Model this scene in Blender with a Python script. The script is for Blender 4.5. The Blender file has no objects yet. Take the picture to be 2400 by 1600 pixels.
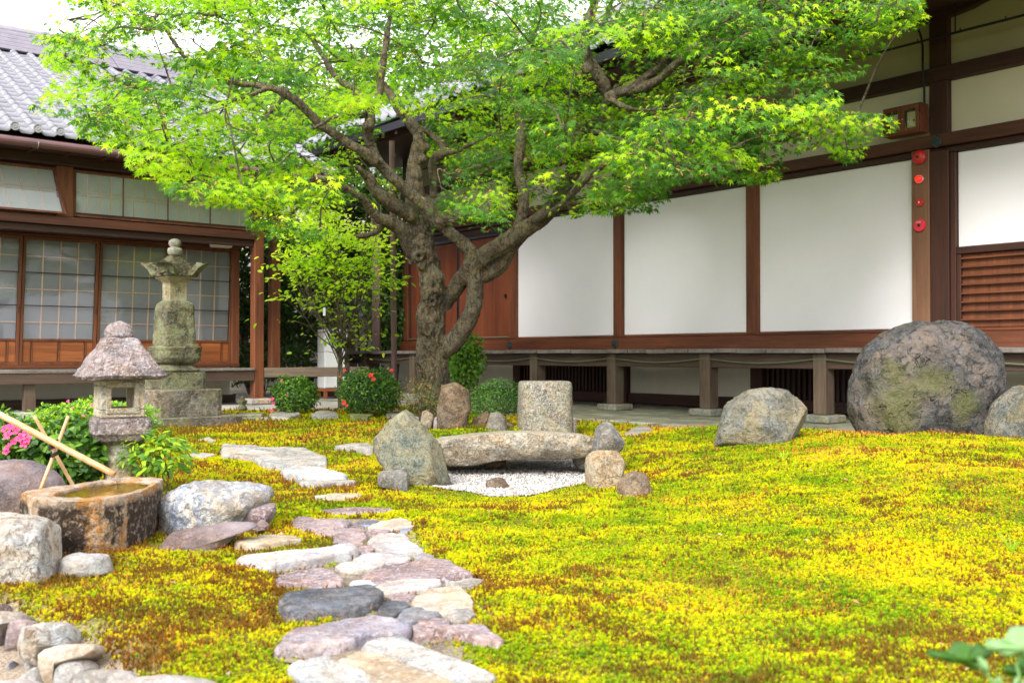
import bpy, bmesh, math, random
import numpy as np
from mathutils import Vector, Matrix
R = math.radians
rng = np.random.default_rng(7)
random.seed(7)
SC = bpy.context.scene
COL = SC.collection
# ------------------------------------------------------------------ camera, sky, sun, exposure
FPX, CAMZ, PITCH = 2370.0, 0.686, R(0.774)
cam = bpy.data.cameras.new('camera'); camo = bpy.data.objects.new('camera', cam); COL.objects.link(camo)
camo.location = (0, 0, CAMZ); camo.rotation_euler = (R(90) + PITCH, 0, 0)
cam.sensor_width = 36; cam.lens = 36 * FPX / 2400; cam.clip_start = 0.05; cam.clip_end = 600
cam.dof.use_dof = True; cam.dof.focus_distance = 7.0; cam.dof.aperture_fstop = 5.6
SC.camera = camo
SUN_EL, SUN_AZ = R(37), R(203)      # azimuth measured clockwise from +Y: behind the camera, a little left
world = bpy.data.worlds.new('World'); SC.world = world; world.use_nodes = True
wn, wl = world.node_tree.nodes, world.node_tree.links; wn.clear()
sky = wn.new('ShaderNodeTexSky'); sky.sky_type = 'NISHITA'; sky.sun_disc = False
sky.sun_elevation = SUN_EL; sky.sun_rotation = SUN_AZ; sky.dust_density = 3
wmix = wn.new('ShaderNodeMix'); wmix.data_type = 'RGBA'; wmix.inputs[0].default_value = 0.86
wmix.inputs[7].default_value = (8.6, 8.5, 8.95, 1)
bg = wn.new('ShaderNodeBackground'); bg.inputs[1].default_value = 0.15
wo = wn.new('ShaderNodeOutputWorld')
wmix.clamp_result = False
wl.new(sky.outputs[0], wmix.inputs[6]); wl.new(wmix.outputs[2], bg.inputs[0]); wl.new(bg.outputs[0], wo.inputs[0])
sun = bpy.data.lights.new('sun', 'SUN'); sun.energy = 2.5; sun.angle = R(22); sun.color = (1, .97, .91)
suno = bpy.data.objects.new('sun', sun); COL.objects.link(suno)
sd = Vector((math.sin(SUN_AZ) * math.cos(SUN_EL), math.cos(SUN_AZ) * math.cos(SUN_EL), math.sin(SUN_EL)))
suno.rotation_euler = (-sd).to_track_quat('-Z', 'Y').to_euler(); suno.location = (0, -3, 9)
SC.view_settings.view_transform = 'Standard'; SC.view_settings.look = 'None'
SC.view_settings.exposure = 1.14; SC.view_settings.gamma = 1; SC.view_settings.use_curve_mapping = False
SC.cycles.max_bounces = 8; SC.cycles.transparent_max_bounces = 8
SC.cycles.use_denoising = True
# ------------------------------------------------------------------ measuring: a spot of the photograph -> a point of the place
CP, SP = math.cos(PITCH), math.sin(PITCH)
def ray(u, v):
    a, b = (u - 1200) / FPX, (800 - v) / FPX
    return np.array([a, CP - b * SP, SP + b * CP])
def P(u, v, Y):
    d = ray(u, v); return d * (Y / d[1]) + np.array([0, 0, CAMZ])
def G(u, v, z=0.0):
    d = ray(u, v); return d * ((z - CAMZ) / d[2]) + np.array([0, 0, CAMZ])
def ZM(ox, oy, s):
    return lambda pts: [(ox + x / s, oy + y / s) for x, y in pts]
# ------------------------------------------------------------------ noise
def _hash(i, j, k, seed):
    h = (i.astype(np.int64) * 374761393 + j.astype(np.int64) * 668265263 + k.astype(np.int64) * 2147483647 + seed * 974711) & 0xffffffff
    h = ((h ^ (h >> 13)) * 1274126177) & 0xffffffff
    h = ((h ^ (h >> 16)) * 2246822519) & 0xffffffff
    return ((h ^ (h >> 15)) & 0xffff) / 32767.5 - 1.0
def vnoise(p, seed=0):
    p = np.asarray(p, float); f = np.floor(p); t = p - f; t = t * t * (3 - 2 * t); f = f.astype(np.int64)
    r = 0
    for a in (0, 1):
        for b in (0, 1):
            for c in (0, 1):
                w = (t[:, 0] if a else 1 - t[:, 0]) * (t[:, 1] if b else 1 - t[:, 1]) * (t[:, 2] if c else 1 - t[:, 2])
                r = r + w * _hash(f[:, 0] + a, f[:, 1] + b, f[:, 2] + c, seed)
    return r
def fbm(p, oct=4, seed=0, gain=.5):
    p = np.asarray(p, float); r = np.zeros(len(p)); a = 1.0; s = 0
    for o in range(oct):
        r += a * vnoise(p * (2.03 ** o) + 13.7 * o, seed + o); s += a; a *= gain
    return r / s
def n2(x, y, sc, oct=3, seed=0):
    x = np.atleast_1d(x).astype(float); y = np.atleast_1d(y).astype(float)
    return fbm(np.stack([x * sc, y * sc, np.full_like(x, .37 + seed)], 1), oct, seed)
def sstep(a, b, x):
    t = np.clip((np.asarray(x, float) - a) / (b - a), 0, 1); return t * t * (3 - 2 * t)
def inpoly(x, y, poly):
    x = np.asarray(x, float); y = np.asarray(y, float); c = np.zeros(x.shape, bool); n = len(poly)
    for i in range(n):
        x0, y0 = poly[i]; x1, y1 = poly[(i + 1) % n]
        if y0 == y1: continue
        m = ((y0 > y) != (y1 > y)) & (x < (x1 - x0) * (y - y0) / (y1 - y0) + x0); c ^= m
    return c
def pdist(x, y, poly):
    x = np.asarray(x, float); y = np.asarray(y, float); d = np.full(x.shape, 1e9); n = len(poly)
    for i in range(n):
        x0, y0 = poly[i]; x1, y1 = poly[(i + 1) % n]; dx, dy = x1 - x0, y1 - y0
        t = np.clip(((x - x0) * dx + (y - y0) * dy) / (dx * dx + dy * dy + 1e-12), 0, 1)
        d = np.minimum(d, np.hypot(x - x0 - t * dx, y - y0 - t * dy))
    return np.where(inpoly(x, y, poly), -d, d)
# ------------------------------------------------------------------ things, parts, meshes
def tag(o, label=None, cat=None, group=None, kind=None):
    if label: o['label'] = label
    if cat: o['category'] = cat
    if group: o['group'] = group
    if kind: o['kind'] = kind
    return o
def empty(name, loc=(0, 0, 0), rz=0.0):
    o = bpy.data.objects.new(name, None); COL.objects.link(o); o.location = tuple(loc); o.rotation_euler = (0, 0, rz)
    o.empty_display_size = .1; return o
def frame_of(p):
    while p.parent is not None: p = p.parent
    c, s = math.cos(p.rotation_euler[2]), math.sin(p.rotation_euler[2])
    return np.array(p.location), np.array([[c, -s, 0], [s, c, 0], [0, 0, 1.0]])
def to_local(v, p):
    loc, M = frame_of(p); return (np.asarray(v, float) - loc) @ M
def obj(name, verts, faces, mat, parent=None, world=False, smooth=False, origin=None):
    v = np.asarray(verts, float)
    loc = None
    if parent is not None and world: v = to_local(v, parent)
    if parent is None and origin is not None:
        loc = np.array(origin, float); v = v - loc
    me = bpy.data.meshes.new(name)
    me.from_pydata(v.tolist(), [], [tuple(int(i) for i in f) for f in faces]); me.update()
    if mat is not None: me.materials.append(mat)
    if smooth: me.polygons.foreach_set('use_smooth', [True] * len(me.polygons))
    o = bpy.data.objects.new(name, me); COL.objects.link(o)
    if parent is not None: o.parent = parent
    if loc is not None: o.location = tuple(loc)
    return o
def copyo(src, parent, loc=None, rot=None, scl=None):
    c = src.copy(); COL.objects.link(c); c.parent = parent
    if loc is not None: c.location = tuple(loc)
    if rot is not None: c.rotation_euler = tuple(rot)
    if scl is not None: c.scale = tuple(scl) if hasattr(scl, '__len__') else (scl,) * 3
    return c
class MB:
    def __init__(s): s.v = []; s.f = []
    def add(s, v, f):
        n = len(s.v); s.v.extend([tuple(map(float, p)) for p in v]); s.f.extend([tuple(int(i) + n for i in q) for q in f]); return s
    def box(s, x0, x1, y0, y1, z0, z1, b=0.004):
        b = min(b, abs(x1 - x0) * .3, abs(y1 - y0) * .3, abs(z1 - z0) * .3)
        bm = bmesh.new(); bmesh.ops.create_cube(bm, size=1)
        for w in bm.verts:
            w.co = Vector(((x0 + x1) / 2 + w.co.x * (x1 - x0), (y0 + y1) / 2 + w.co.y * (y1 - y0), (z0 + z1) / 2 + w.co.z * (z1 - z0)))
        if b > 0: bmesh.ops.bevel(bm, geom=bm.edges[:], offset=b, segments=1, affect='EDGES')
        bm.verts.index_update()
        s.add([w.co[:] for w in bm.verts], [[w.index for w in f.verts] for f in bm.faces]); bm.free(); return s
    def tube(s, pts, rad, n=10, cap=True):
        v, f = tube_geo(pts, rad, n, cap); return s.add(v, f)
    def lathe(s, prof, n=24, c=(0, 0, 0)):
        k = len(prof); v = []
        for r, z in prof:
            for i in range(n):
                a = 2 * math.pi * i / n; v.append((c[0] + r * math.cos(a), c[1] + r * math.sin(a), c[2] + z))
        f = [(j * n + i, j * n + (i + 1) % n, (j + 1) * n + (i + 1) % n, (j + 1) * n + i) for j in range(k - 1) for i in range(n)]
        f.append(tuple(range(n))[::-1]); f.append(tuple((k - 1) * n + i for i in range(n)))
        return s.add(v, f)
    def build(s, name, mat, parent=None, **k): return obj(name, s.v, s.f, mat, parent, **k)
def catmull(pts, m=6):
    p = np.asarray(pts, float)
    if len(p) < 3: return np.array([p[0] + (p[-1] - p[0]) * t for t in np.linspace(0, 1, m + 1)])
    q = np.vstack([2 * p[0] - p[1], p, 2 * p[-1] - p[-2]]); out = []
    for i in range(1, len(q) - 2):
        for t in np.arange(m) / m:
            a, b, c, d = q[i - 1], q[i], q[i + 1], q[i + 2]
            out.append(.5 * (2 * b + (c - a) * t + (2 * a - 5 * b + 4 * c - d) * t * t + (3 * b - a - 3 * c + d) * t ** 3))
    out.append(q[-2]); return np.array(out)
def tube_geo(pts, rad, n=10, cap=True):
    p = np.asarray(pts, float); k = len(p)
    r = np.full(k, float(rad)) if np.isscalar(rad) else np.interp(np.linspace(0, 1, k), np.linspace(0, 1, len(rad)), rad)
    t = np.gradient(p, axis=0); t /= np.linalg.norm(t, axis=1)[:, None] + 1e-9
    up = np.array([0, 0, 1.0]) if abs(t[0][2]) < .9 else np.array([1.0, 0, 0])
    v = []; b = np.cross(t[0], up); b /= np.linalg.norm(b)
    for i in range(k):
        b = b - t[i] * np.dot(b, t[i]); b /= np.linalg.norm(b) + 1e-9; c = np.cross(t[i], b)
        for j in range(n):
            a = 2 * math.pi * j / n; v.append(p[i] + r[i] * (math.cos(a) * b + math.sin(a) * c))
    f = [(j * n + i, j * n + (i + 1) % n, (j + 1) * n + (i + 1) % n, (j + 1) * n + i) for j in range(k - 1) for i in range(n)]
    if cap: f.append(tuple(range(n))[::-1]); f.append(tuple((k - 1) * n + i for i in range(n)))
    return v, f
# ------------------------------------------------------------------ materials
def newmat(name):
    m = bpy.data.materials.new(name); m.use_nodes = True; nt = m.node_tree; nt.nodes.clear()
    out = nt.nodes.new('ShaderNodeOutputMaterial'); return m, nt, out
class NT:
    def __init__(s, nt): s.nt = nt
    def n(s, t, **k):
        q = s.nt.nodes.new(t)
        for a, b in k.items():
            if a == 'inp':
                for i, w in b.items(): q.inputs[i].default_value = w
            else: setattr(q, a, b)
        return q
    def l(s, a, b): s.nt.links.new(a, b)
    def noise(s, vec, scale, detail=4, rough=.55, dist=0.0):
        q = s.n('ShaderNodeTexNoise', inp={'Scale': scale, 'Detail': detail, 'Roughness': rough, 'Distortion': dist}); s.l(vec, q.inputs['Vector']); return q.outputs['Fac']
    def ramp(s, fac, stops):
        q = s.n('ShaderNodeValToRGB'); s.l(fac, q.inputs[0]); e = q.color_ramp.elements
        while len(e) < len(stops): e.new(.5)
        for i, (p, c) in enumerate(stops): e[i].position = p; e[i].color = (*c, 1) if len(c) == 3 else c
        return q.outputs[0]
    def mix(s, fac, a, b, mode='MIX'):
        q = s.n('ShaderNodeMix', data_type='RGBA', blend_type=mode)
        for i, w in ((0, fac), (6, a), (7, b)):
            if hasattr(w, 'is_linked') or hasattr(w, 'links'): s.l(w, q.inputs[i])
            else: q.inputs[i].default_value = w if i == 0 else ((*w, 1) if len(w) == 3 else w)
        return q.outputs[2]
    def math(s, op, a, b=0.0):
        q = s.n('ShaderNodeMath', operation=op)
        for i, w in ((0, a), (1, b)):
            if hasattr(w, 'links'): s.l(w, q.inputs[i])
            else: q.inputs[i].default_value = w
        return q.outputs[0]
    def mapping(s, vec, scale):
        q = s.n('ShaderNodeMapping'); q.inputs['Scale'].default_value = scale; s.l(vec, q.inputs['Vector']); return q.outputs[0]
    def bump(s, h, strength, dist=.01, normal=None):
        q = s.n('ShaderNodeBump', inp={'Strength': strength, 'Distance': dist}); s.l(h, q.inputs['Height'])
        if normal: s.l(normal, q.inputs['Normal'])
        return q.outputs[0]
def g3(c): return (c, c, c)
def stone_mat(name, c1, c2, speck=(.5, .5, .48), scale=3, speckle=.25, bump=.5, dark=(.03, .028, .025), darkamt=.35, moss=None, mossamt=0, rough=.85, veins=None, streak=False, fine=90):
    m, nt, out = newmat(name); N = NT(nt)
    c1 = tuple(q * .60 for q in c1); c2 = tuple(q * .84 for q in c2); speck = tuple(q * .9 for q in speck); dark = tuple(q * .8 for q in dark)
    co = N.n('ShaderNodeTexCoord').outputs['Object']
    rnd = N.n('ShaderNodeObjectInfo').outputs['Random']
    add = N.n('ShaderNodeVectorMath', operation='ADD'); N.l(co, add.inputs[0])
    cmb = N.n('ShaderNodeCombineXYZ')
    off = N.math('MULTIPLY', rnd, 37.0); N.l(off, cmb.inputs[0]); N.l(off, cmb.inputs[1]); N.l(cmb.outputs[0], add.inputs[1])
    co = add.outputs[0]
    big = N.noise(co, scale, 6, .62, .4)
    col = N.ramp(big, [(.40, c1), (.60, c2)])
    hue = N.noise(co, scale * 1.7, 4, .6, .3); col = N.mix(1.0, col, N.ramp(hue, [(.35, (1.10, .97, .80)), (.5, (1, 1, 1)), (.65, (.86, .98, 1.10))]), 'MULTIPLY')
    med = N.noise(co, scale * 5, 6, .65, .8)
    col = N.mix(N.math('MULTIPLY', N.ramp(med, [(.50, g3(0)), (.60, g3(1))]), min(1, darkamt * 1.25)), col, dark)
    f1 = N.noise(co, fine, 3, .7)
    col = N.mix(N.math('MULTIPLY', N.ramp(f1, [(.5, g3(0)), (.62, g3(1))]), speckle), col, speck)
    f2 = N.noise(co, fine * 1.7, 2, .7)
    col = N.mix(N.math('MULTIPLY', N.ramp(f2, [(.52, g3(0)), (.66, g3(1))]), speckle * .8), col, dark)
    if veins:
        w = N.n('ShaderNodeTexWave', inp={'Scale': scale * .8, 'Distortion': 12, 'Detail': 5, 'Detail Scale': 1.6, 'Detail Roughness': .65}); N.l(co, w.inputs[0])
        col = N.mix(N.math('MULTIPLY', N.ramp(w.outputs['Fac'], [(.25, g3(1)), (.6, g3(0))]), .7), col, veins)
    if streak:
        ed = N.math('MULTIPLY', N.math('SUBTRACT', N.noise(co, 24, 6, .8), .5), .62)
        st = N.math('ADD', N.noise(N.mapping(co, (4.5, 4.5, .9)), 1.2, 4, .6, .5), ed)
        low = N.n('ShaderNodeSeparateXYZ'); N.l(N.n('ShaderNodeTexCoord').outputs['Object'], low.inputs[0])
        st2 = N.math('ADD', N.noise(N.mapping(co, (8, 8, 1.0)), 1.3, 4, .6, .3), ed)
        col = N.mix(N.math('MULTIPLY', N.ramp(st2, [(.50, g3(0)), (.60, g3(1))]), .85), col, (.34, .15, .02))
        rim = N.ramp(low.outputs[2], [(.165, g3(1)), (.188, g3(0))])
        col = N.mix(N.math('MULTIPLY', N.ramp(st, [(.53, g3(1)), (.61, g3(0))]), rim), col, (.03, .018, .01))
    if moss:
        mo = N.noise(co, scale * .9 + .5, 5, .65, .6)
        col = N.mix(N.math('MULTIPLY', N.ramp(mo, [(.46, g3(0)), (.6, g3(1))]), mossamt), col, moss)
    vor = N.n('ShaderNodeTexVoronoi', feature='DISTANCE_TO_EDGE', inp={'Scale': scale * 2.2}); N.l(N.mix(.22, co, N.n('ShaderNodeTexNoise', inp={'Scale': scale * 2}).outputs['Color']), vor.inputs['Vector'])
    crack = N.ramp(vor.outputs[0], [(0, g3(0)), (.035, g3(1))])
    cm = N.math('MULTIPLY', N.math('SUBTRACT', 1.0, crack), N.ramp(N.noise(co, scale * 1.3, 3, .5), [(.48, g3(0)), (.58, g3(.75))])); col = N.mix(cm, col, tuple(q * .6 for q in dark))
    lt = N.noise(co, scale * 9, 6, .75); col = N.mix(N.math('MULTIPLY', N.ramp(lt, [(.53, g3(0)), (.60, g3(1))]), .35), col, speck)
    h = N.math('ADD', N.math('MULTIPLY', med, 1.0), N.math('MULTIPLY', f1, .18)); h = N.math('ADD', h, N.math('MULTIPLY', crack, .12))
    h = N.math('ADD', h, N.math('MULTIPLY', N.noise(co, scale * 14, 5, .7), .35)); b = N.bump(h, min(1.0, bump * 1.3), .035)
    p = N.n('ShaderNodeBsdfPrincipled', inp={'Roughness': rough, 'Specular IOR Level': .3}); N.l(col, p.inputs['Base Color']); N.l(b, p.inputs['Normal'])
    N.l(p.outputs[0], out.inputs[0]); return m
def wood_mat(name, c1, c2, axis='x', rough=.55, bump=.25, scale=1.0, worn=None):
    m, nt, out = newmat(name); N = NT(nt)
    co = N.n('ShaderNodeTexCoord').outputs['Object']
    rnd = N.n('ShaderNodeObjectInfo').outputs['Random']
    add = N.n('ShaderNodeVectorMath', operation='ADD'); N.l(co, add.inputs[0]); cmb = N.n('ShaderNodeCombineXYZ'); off = N.math('MULTIPLY', rnd, 23.0)
    for i in range(3): N.l(off, cmb.inputs[i])
    N.l(cmb.outputs[0], add.inputs[1]); co = add.outputs[0]
    sc = {'x': (.9, 22, 22), 'y': (22, .9, 22), 'z': (22, 22, .9)}[axis]
    g = N.noise(N.mapping(co, tuple(scale * q for q in sc)), 1.0, 6, .6, .6)
    gl = N.noise(N.mapping(co, tuple(scale * .12 * q + .5 for q in sc)), 1.0, 4, .6, .3)
    fi = N.noise(N.mapping(co, tuple(scale * 4 * q for q in sc)), 1.0, 3, .6)
    f = N.math('ADD', N.math('MULTIPLY', g, .45), N.math('MULTIPLY', gl, .55))
    col = N.ramp(f, [(.36, c1), (.62, c2)])
    col = N.mix(N.math('MULTIPLY', N.ramp(fi, [(.45, g3(0)), (.7, g3(1))]), .35), col, tuple(q * .4 for q in c1))
    if worn: col = N.mix(N.math('MULTIPLY', N.ramp(N.noise(co, 2.2, 5, .6), [(.45, g3(0)), (.65, g3(1))]), .7), col, worn)
    b = N.bump(N.math('ADD', g, N.math('MULTIPLY', fi, .5)), bump, .006)
    p = N.n('ShaderNodeBsdfPrincipled', inp={'Roughness': rough, 'Specular IOR Level': .35}); N.l(col, p.inputs['Base Color']); N.l(b, p.inputs['Normal'])
    N.l(p.outputs[0], out.inputs[0]); return m
def plain_mat(name, c, rough=.6, var=.12, scale=6, bump=.05, metallic=0, spec=.4, bscale=60, emit=None):
    m, nt, out = newmat(name); N = NT(nt)
    co = N.n('ShaderNodeTexCoord').outputs['Object']
    f = N.noise(co, scale, 5, .6)
    col = N.ramp(f, [(.3, tuple(q * (1 - var) for q in c)), (.7, tuple(min(1, q * (1 + var)) for q in c))])
    b = N.bump(N.noise(co, bscale, 3, .6), bump, .005)
    p = N.n('ShaderNodeBsdfPrincipled', inp={'Roughness': rough, 'Metallic': metallic, 'Specular IOR Level': spec}); N.l(col, p.inputs['Base Color']); N.l(b, p.inputs['Normal'])
    if emit: p.inputs['Emission Color'].default_value = (*emit[0], 1); p.inputs['Emission Strength'].default_value = emit[1]
    N.l(p.outputs[0], out.inputs[0]); return m
def leaf_mat(name, stops, trans=.5, tcol=1.6, rough=.45, scale=.9, tint=(1.15, 1.25, .35), spec=.35):
    """stops: colours from the youngest to the oldest leaf; they vary from leaf to leaf and from spray to spray"""
    m, nt, out = newmat(name); N = NT(nt)
    pos = N.n('ShaderNodeNewGeometry').outputs['Position']
    rnd = N.n('ShaderNodeObjectInfo').outputs['Random']
    a = N.noise(pos, scale, 3, .55)
    f = N.math('ADD', N.math('MULTIPLY', a, .8), N.math('MULTIPLY', rnd, .2))
    k = len(stops); col = N.ramp(f, [(.32 + .36 * i / max(1, k - 1), s) for i, s in enumerate(stops)])
    p = N.n('ShaderNodeBsdfPrincipled', inp={'Roughness': rough, 'Specular IOR Level': spec}); N.l(col, p.inputs['Base Color'])
    t = N.n('ShaderNodeBsdfTranslucent'); N.l(N.mix(1.0, col, tuple(q * tcol for q in tint), 'MULTIPLY'), t.inputs[0])
    ms = N.n('ShaderNodeMixShader'); ms.inputs[0].default_value = trans
    N.l(p.outputs[0], ms.inputs[1]); N.l(t.outputs[0], ms.inputs[2]); N.l(ms.outputs[0], out.inputs[0]); return m
def glass_mat(name, tint=(1, 1, 1), f0=.06):
    m, nt, out = newmat(name); N = NT(nt)
    lw = N.n('ShaderNodeFresnel', inp={'IOR': 1.5}); tr = N.n('ShaderNodeBsdfTransparent', inp={'Color': (*tint, 1)}); gl = N.n('ShaderNodeBsdfGlossy', inp={'Roughness': .03})
    f = N.math('ADD', N.math('MULTIPLY', lw.outputs[0], .6), f0)
    ms = N.n('ShaderNodeMixShader'); N.l(f, ms.inputs[0]); N.l(tr.outputs[0], ms.inputs[1]); N.l(gl.outputs[0], ms.inputs[2]); N.l(ms.outputs[0], out.inputs[0]); return m
M = {}
M['wood_x'] = wood_mat('brown_timber_lengthwise', (.075, .023, .011), (.20, .062, .024), 'x')
M['wood_z'] = wood_mat('brown_timber_upright', (.085, .027, .012), (.23, .074, .028), 'z')
M['wood_y'] = wood_mat('brown_timber_crosswise', (.06, .025, .014), (.14, .052, .026), 'y')
M['mwood_x'] = wood_mat('deep_brown_timber_lengthwise', (.05, .017, .010), (.125, .041, .020), 'x')
M['dwood_x'] = wood_mat('dark_timber_lengthwise', (.028, .011, .008), (.062, .023, .015), 'x')
M['dwood_z'] = wood_mat('dark_timber_upright', (.034, .013, .009), (.075, .027, .016), 'z')
M['lwood_z'] = wood_mat('weathered_board_upright', (.16, .075, .04), (.27, .14, .08), 'z')
M['door_z'] = wood_mat('red_brown_door_boards', (.10, .026, .012), (.20, .055, .022), 'z')
M['kick'] = wood_mat('orange_grained_boards', (.17, .045, .014), (.46, .15, .045), 'x', scale=.8, rough=.4)
M['deck'] = wood_mat('grey_weathered_planks', (.10, .085, .075), (.23, .20, .18), 'y', rough=.75)
M['dbeam'] = wood_mat('weathered_under_beam', (.035, .02, .014), (.095, .06, .042), 'x', rough=.8)
M['dpost'] = wood_mat('weathered_deck_post', (.06, .037, .024), (.16, .11, .078), 'z', rough=.85, worn=(.13, .11, .075))
M['rail'] = wood_mat('weathered_grey_brown_rail', (.10, .07, .05), (.24, .18, .13), 'x', rough=.8)
M['pinkbar'] = wood_mat('pale_lattice_bar', (.78, .50, .38), (.88, .64, .50), 'z', rough=.6)
M['panel'] = plain_mat('white_wall_board', (.86, .84, .87), .55, .02, 1.5, .02)
M['plaster'] = plain_mat('cream_plaster', (.62, .58, .43), .9, .05, 1.2, .12)
M['plaster_shaded'] = plain_mat('cream_plaster_eave_shaded', (.40, .36, .22), .9, .06, 1.2, .12)  # upper wall fields: the eave's shade is put into this darker plaster colour
M['under_plaster'] = plain_mat('cream_foundation_plaster', (.60, .57, .45), .9, .12, 1.5, .12)
M['paper'] = plain_mat('grey_paper', (.30, .31, .355), .8, .06, 2, .02)
M['paper2'] = plain_mat('pale_grey_paper', (.46, .49, .49), .8, .08, 2, .02)
M['tile'] = plain_mat('silver_grey_roof_tile', (.20, .20, .225), .42, .3, 5, .15, spec=.5)
M['tile_edge'] = plain_mat('grey_tile_rim', (.25, .25, .26), .5, .3, 30, .3)
M['ridge'] = plain_mat('mauve_grey_ridge', (.27, .25, .29), .6, .12, 8, .2)
M['copper'] = plain_mat('brown_gutter', (.10, .045, .045), .35, .15, 4, .05, spec=.6)
M['pipe'] = plain_mat('brown_downpipe', (.16, .09, .085), .4, .12, 4, .05)
M['iron'] = plain_mat('dark_bronze_fitting', (.035, .05, .05), .5, .4, 30, .4, metallic=.3)
M['black'] = plain_mat('black_trim', (.008, .008, .012), .35, .2, 5, .05)
M['red'] = plain_mat('red_enamel', (.52, .025, .02), .3, .12, 8, .02, spec=.6)
M['red2'] = plain_mat('pink_red_plastic', (.72, .03, .06), .35, .08, 8, .02, spec=.6)
M['lamp_red'] = plain_mat('red_lamp_lens', (.6, .0, .0), .15, .1, 8, .02, spec=.7, emit=((1, .02, .01), .9))
M['chrome'] = plain_mat('grey_metal_ring', (.45, .42, .42), .35, .1, 8, .02, metallic=.8)
M['white'] = plain_mat('white_enamel', (.74, .75, .76), .4, .04, 3, .02)
M['cream'] = plain_mat('cream_meter', (.62, .56, .34), .5, .08, 8, .02)
M['glass'] = glass_mat('window_glass', (1, 1, 1), 0.0)
M['granite'] = stone_mat('pale_granite', (.55, .47, .33), (.70, .61, .45), (.72, .66, .54), 4, .5, .5, (.14, .10, .06), .35, fine=120)
M['granite2'] = stone_mat('grey_granite_pillar', (.30, .26, .20), (.42, .37, .30), (.66, .62, .54), 5, .65, .6, (.09, .075, .055), .5, fine=75, moss=(.12, .14, .04), mossamt=.25)
M['lroof'] = stone_mat('pinkish_weathered_stone', (.24, .17, .155), (.42, .33, .31), (.62, .57, .55), 5, .5, .7, (.09, .07, .06), .5, fine=80)
M['pagoda'] = stone_mat('olive_brown_carved_stone', (.13, .11, .06), (.27, .23, .15), (.40, .40, .30), 5, .25, .6, (.035, .03, .02), .6, moss=(.20, .25, .10), mossamt=.4, fine=60)
M['pagoda2'] = stone_mat('yellowish_carved_stone', (.36, .31, .18), (.48, .42, .27), (.55, .5, .36), 5, .2, .3, (.16, .13, .07), .25, fine=60)
M['pagbase'] = stone_mat('brown_granite_plinth', (.15, .12, .09), (.27, .23, .18), (.40, .36, .30), 3, .3, .5, (.06, .04, .03), .4, moss=(.15, .16, .06), mossamt=.35)
M['green_rock'] = stone_mat('grey_green_rock', (.18, .20, .14), (.34, .33, .23), (.34, .38, .36), 5, .22, .9, (.07, .08, .06), .45, moss=(.30, .24, .10), mossamt=.45)
M['grey_rock'] = stone_mat('grey_rock', (.22, .20, .17), (.38, .35, .30), (.5, .48, .45), 4, .2, .6, (.10, .09, .07), .35)
M['tan_rock'] = stone_mat('tan_rock', (.50, .36, .20), (.66, .53, .36), (.6, .55, .45), 5, .25, .8, (.16, .09, .04), .4)
M['brown_rock'] = stone_mat('brown_rock', (.20, .13, .075), (.36, .25, .15), (.4, .34, .28), 5, .18, .7, (.07, .05, .035), .5)
M['marble_rock'] = stone_mat('blue_white_veined_rock', (.66, .68, .74), (.86, .84, .80), (.8, .78, .75), 6, .2, 1.0, (.13, .16, .23), .75, veins=(.22, .27, .38), moss=(.42, .30, .12), mossamt=.55)
M['white_rock'] = stone_mat('white_rough_rock', (.72, .66, .58), (.82, .77, .70), (.8, .76, .70), 6, .25, 1.0, (.22, .14, .08), .6, moss=(.38, .30, .17), mossamt=.4)
M['mauve_rock'] = stone_mat('mauve_grey_rock', (.15, .11, .11), (.27, .21, .21), (.36, .30, .30), 3, .15, .4, (.08, .06, .06), .3)
M['big_rock'] = stone_mat('dark_mauve_boulder_stone', (.085, .085, .085), (.17, .14, .12), (.24, .215, .20), 3.2, .15, 1.0, (.022, .026, .028), .75, moss=(.17, .18, .03), mossamt=.0, fine=60)
M['big_rock2'] = stone_mat('grey_green_boulder_stone', (.13, .14, .11), (.30, .28, .22), (.36, .35, .33), 4, .2, .9, (.06, .06, .045), .5, moss=(.36, .27, .10), mossamt=.35, fine=60)
M['bridge'] = stone_mat('rough_bridge_stone', (.52, .43, .29), (.66, .57, .43), (.72, .66, .56), 7, .5, 1.0, (.13, .09, .05), .55, fine=70)
M['basin'] = stone_mat('stained_basin_stone', (.36, .27, .18), (.56, .43, .32), (.6, .5, .4), 5, .3, .5, (.10, .06, .03), .4, streak=True, fine=70)
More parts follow.
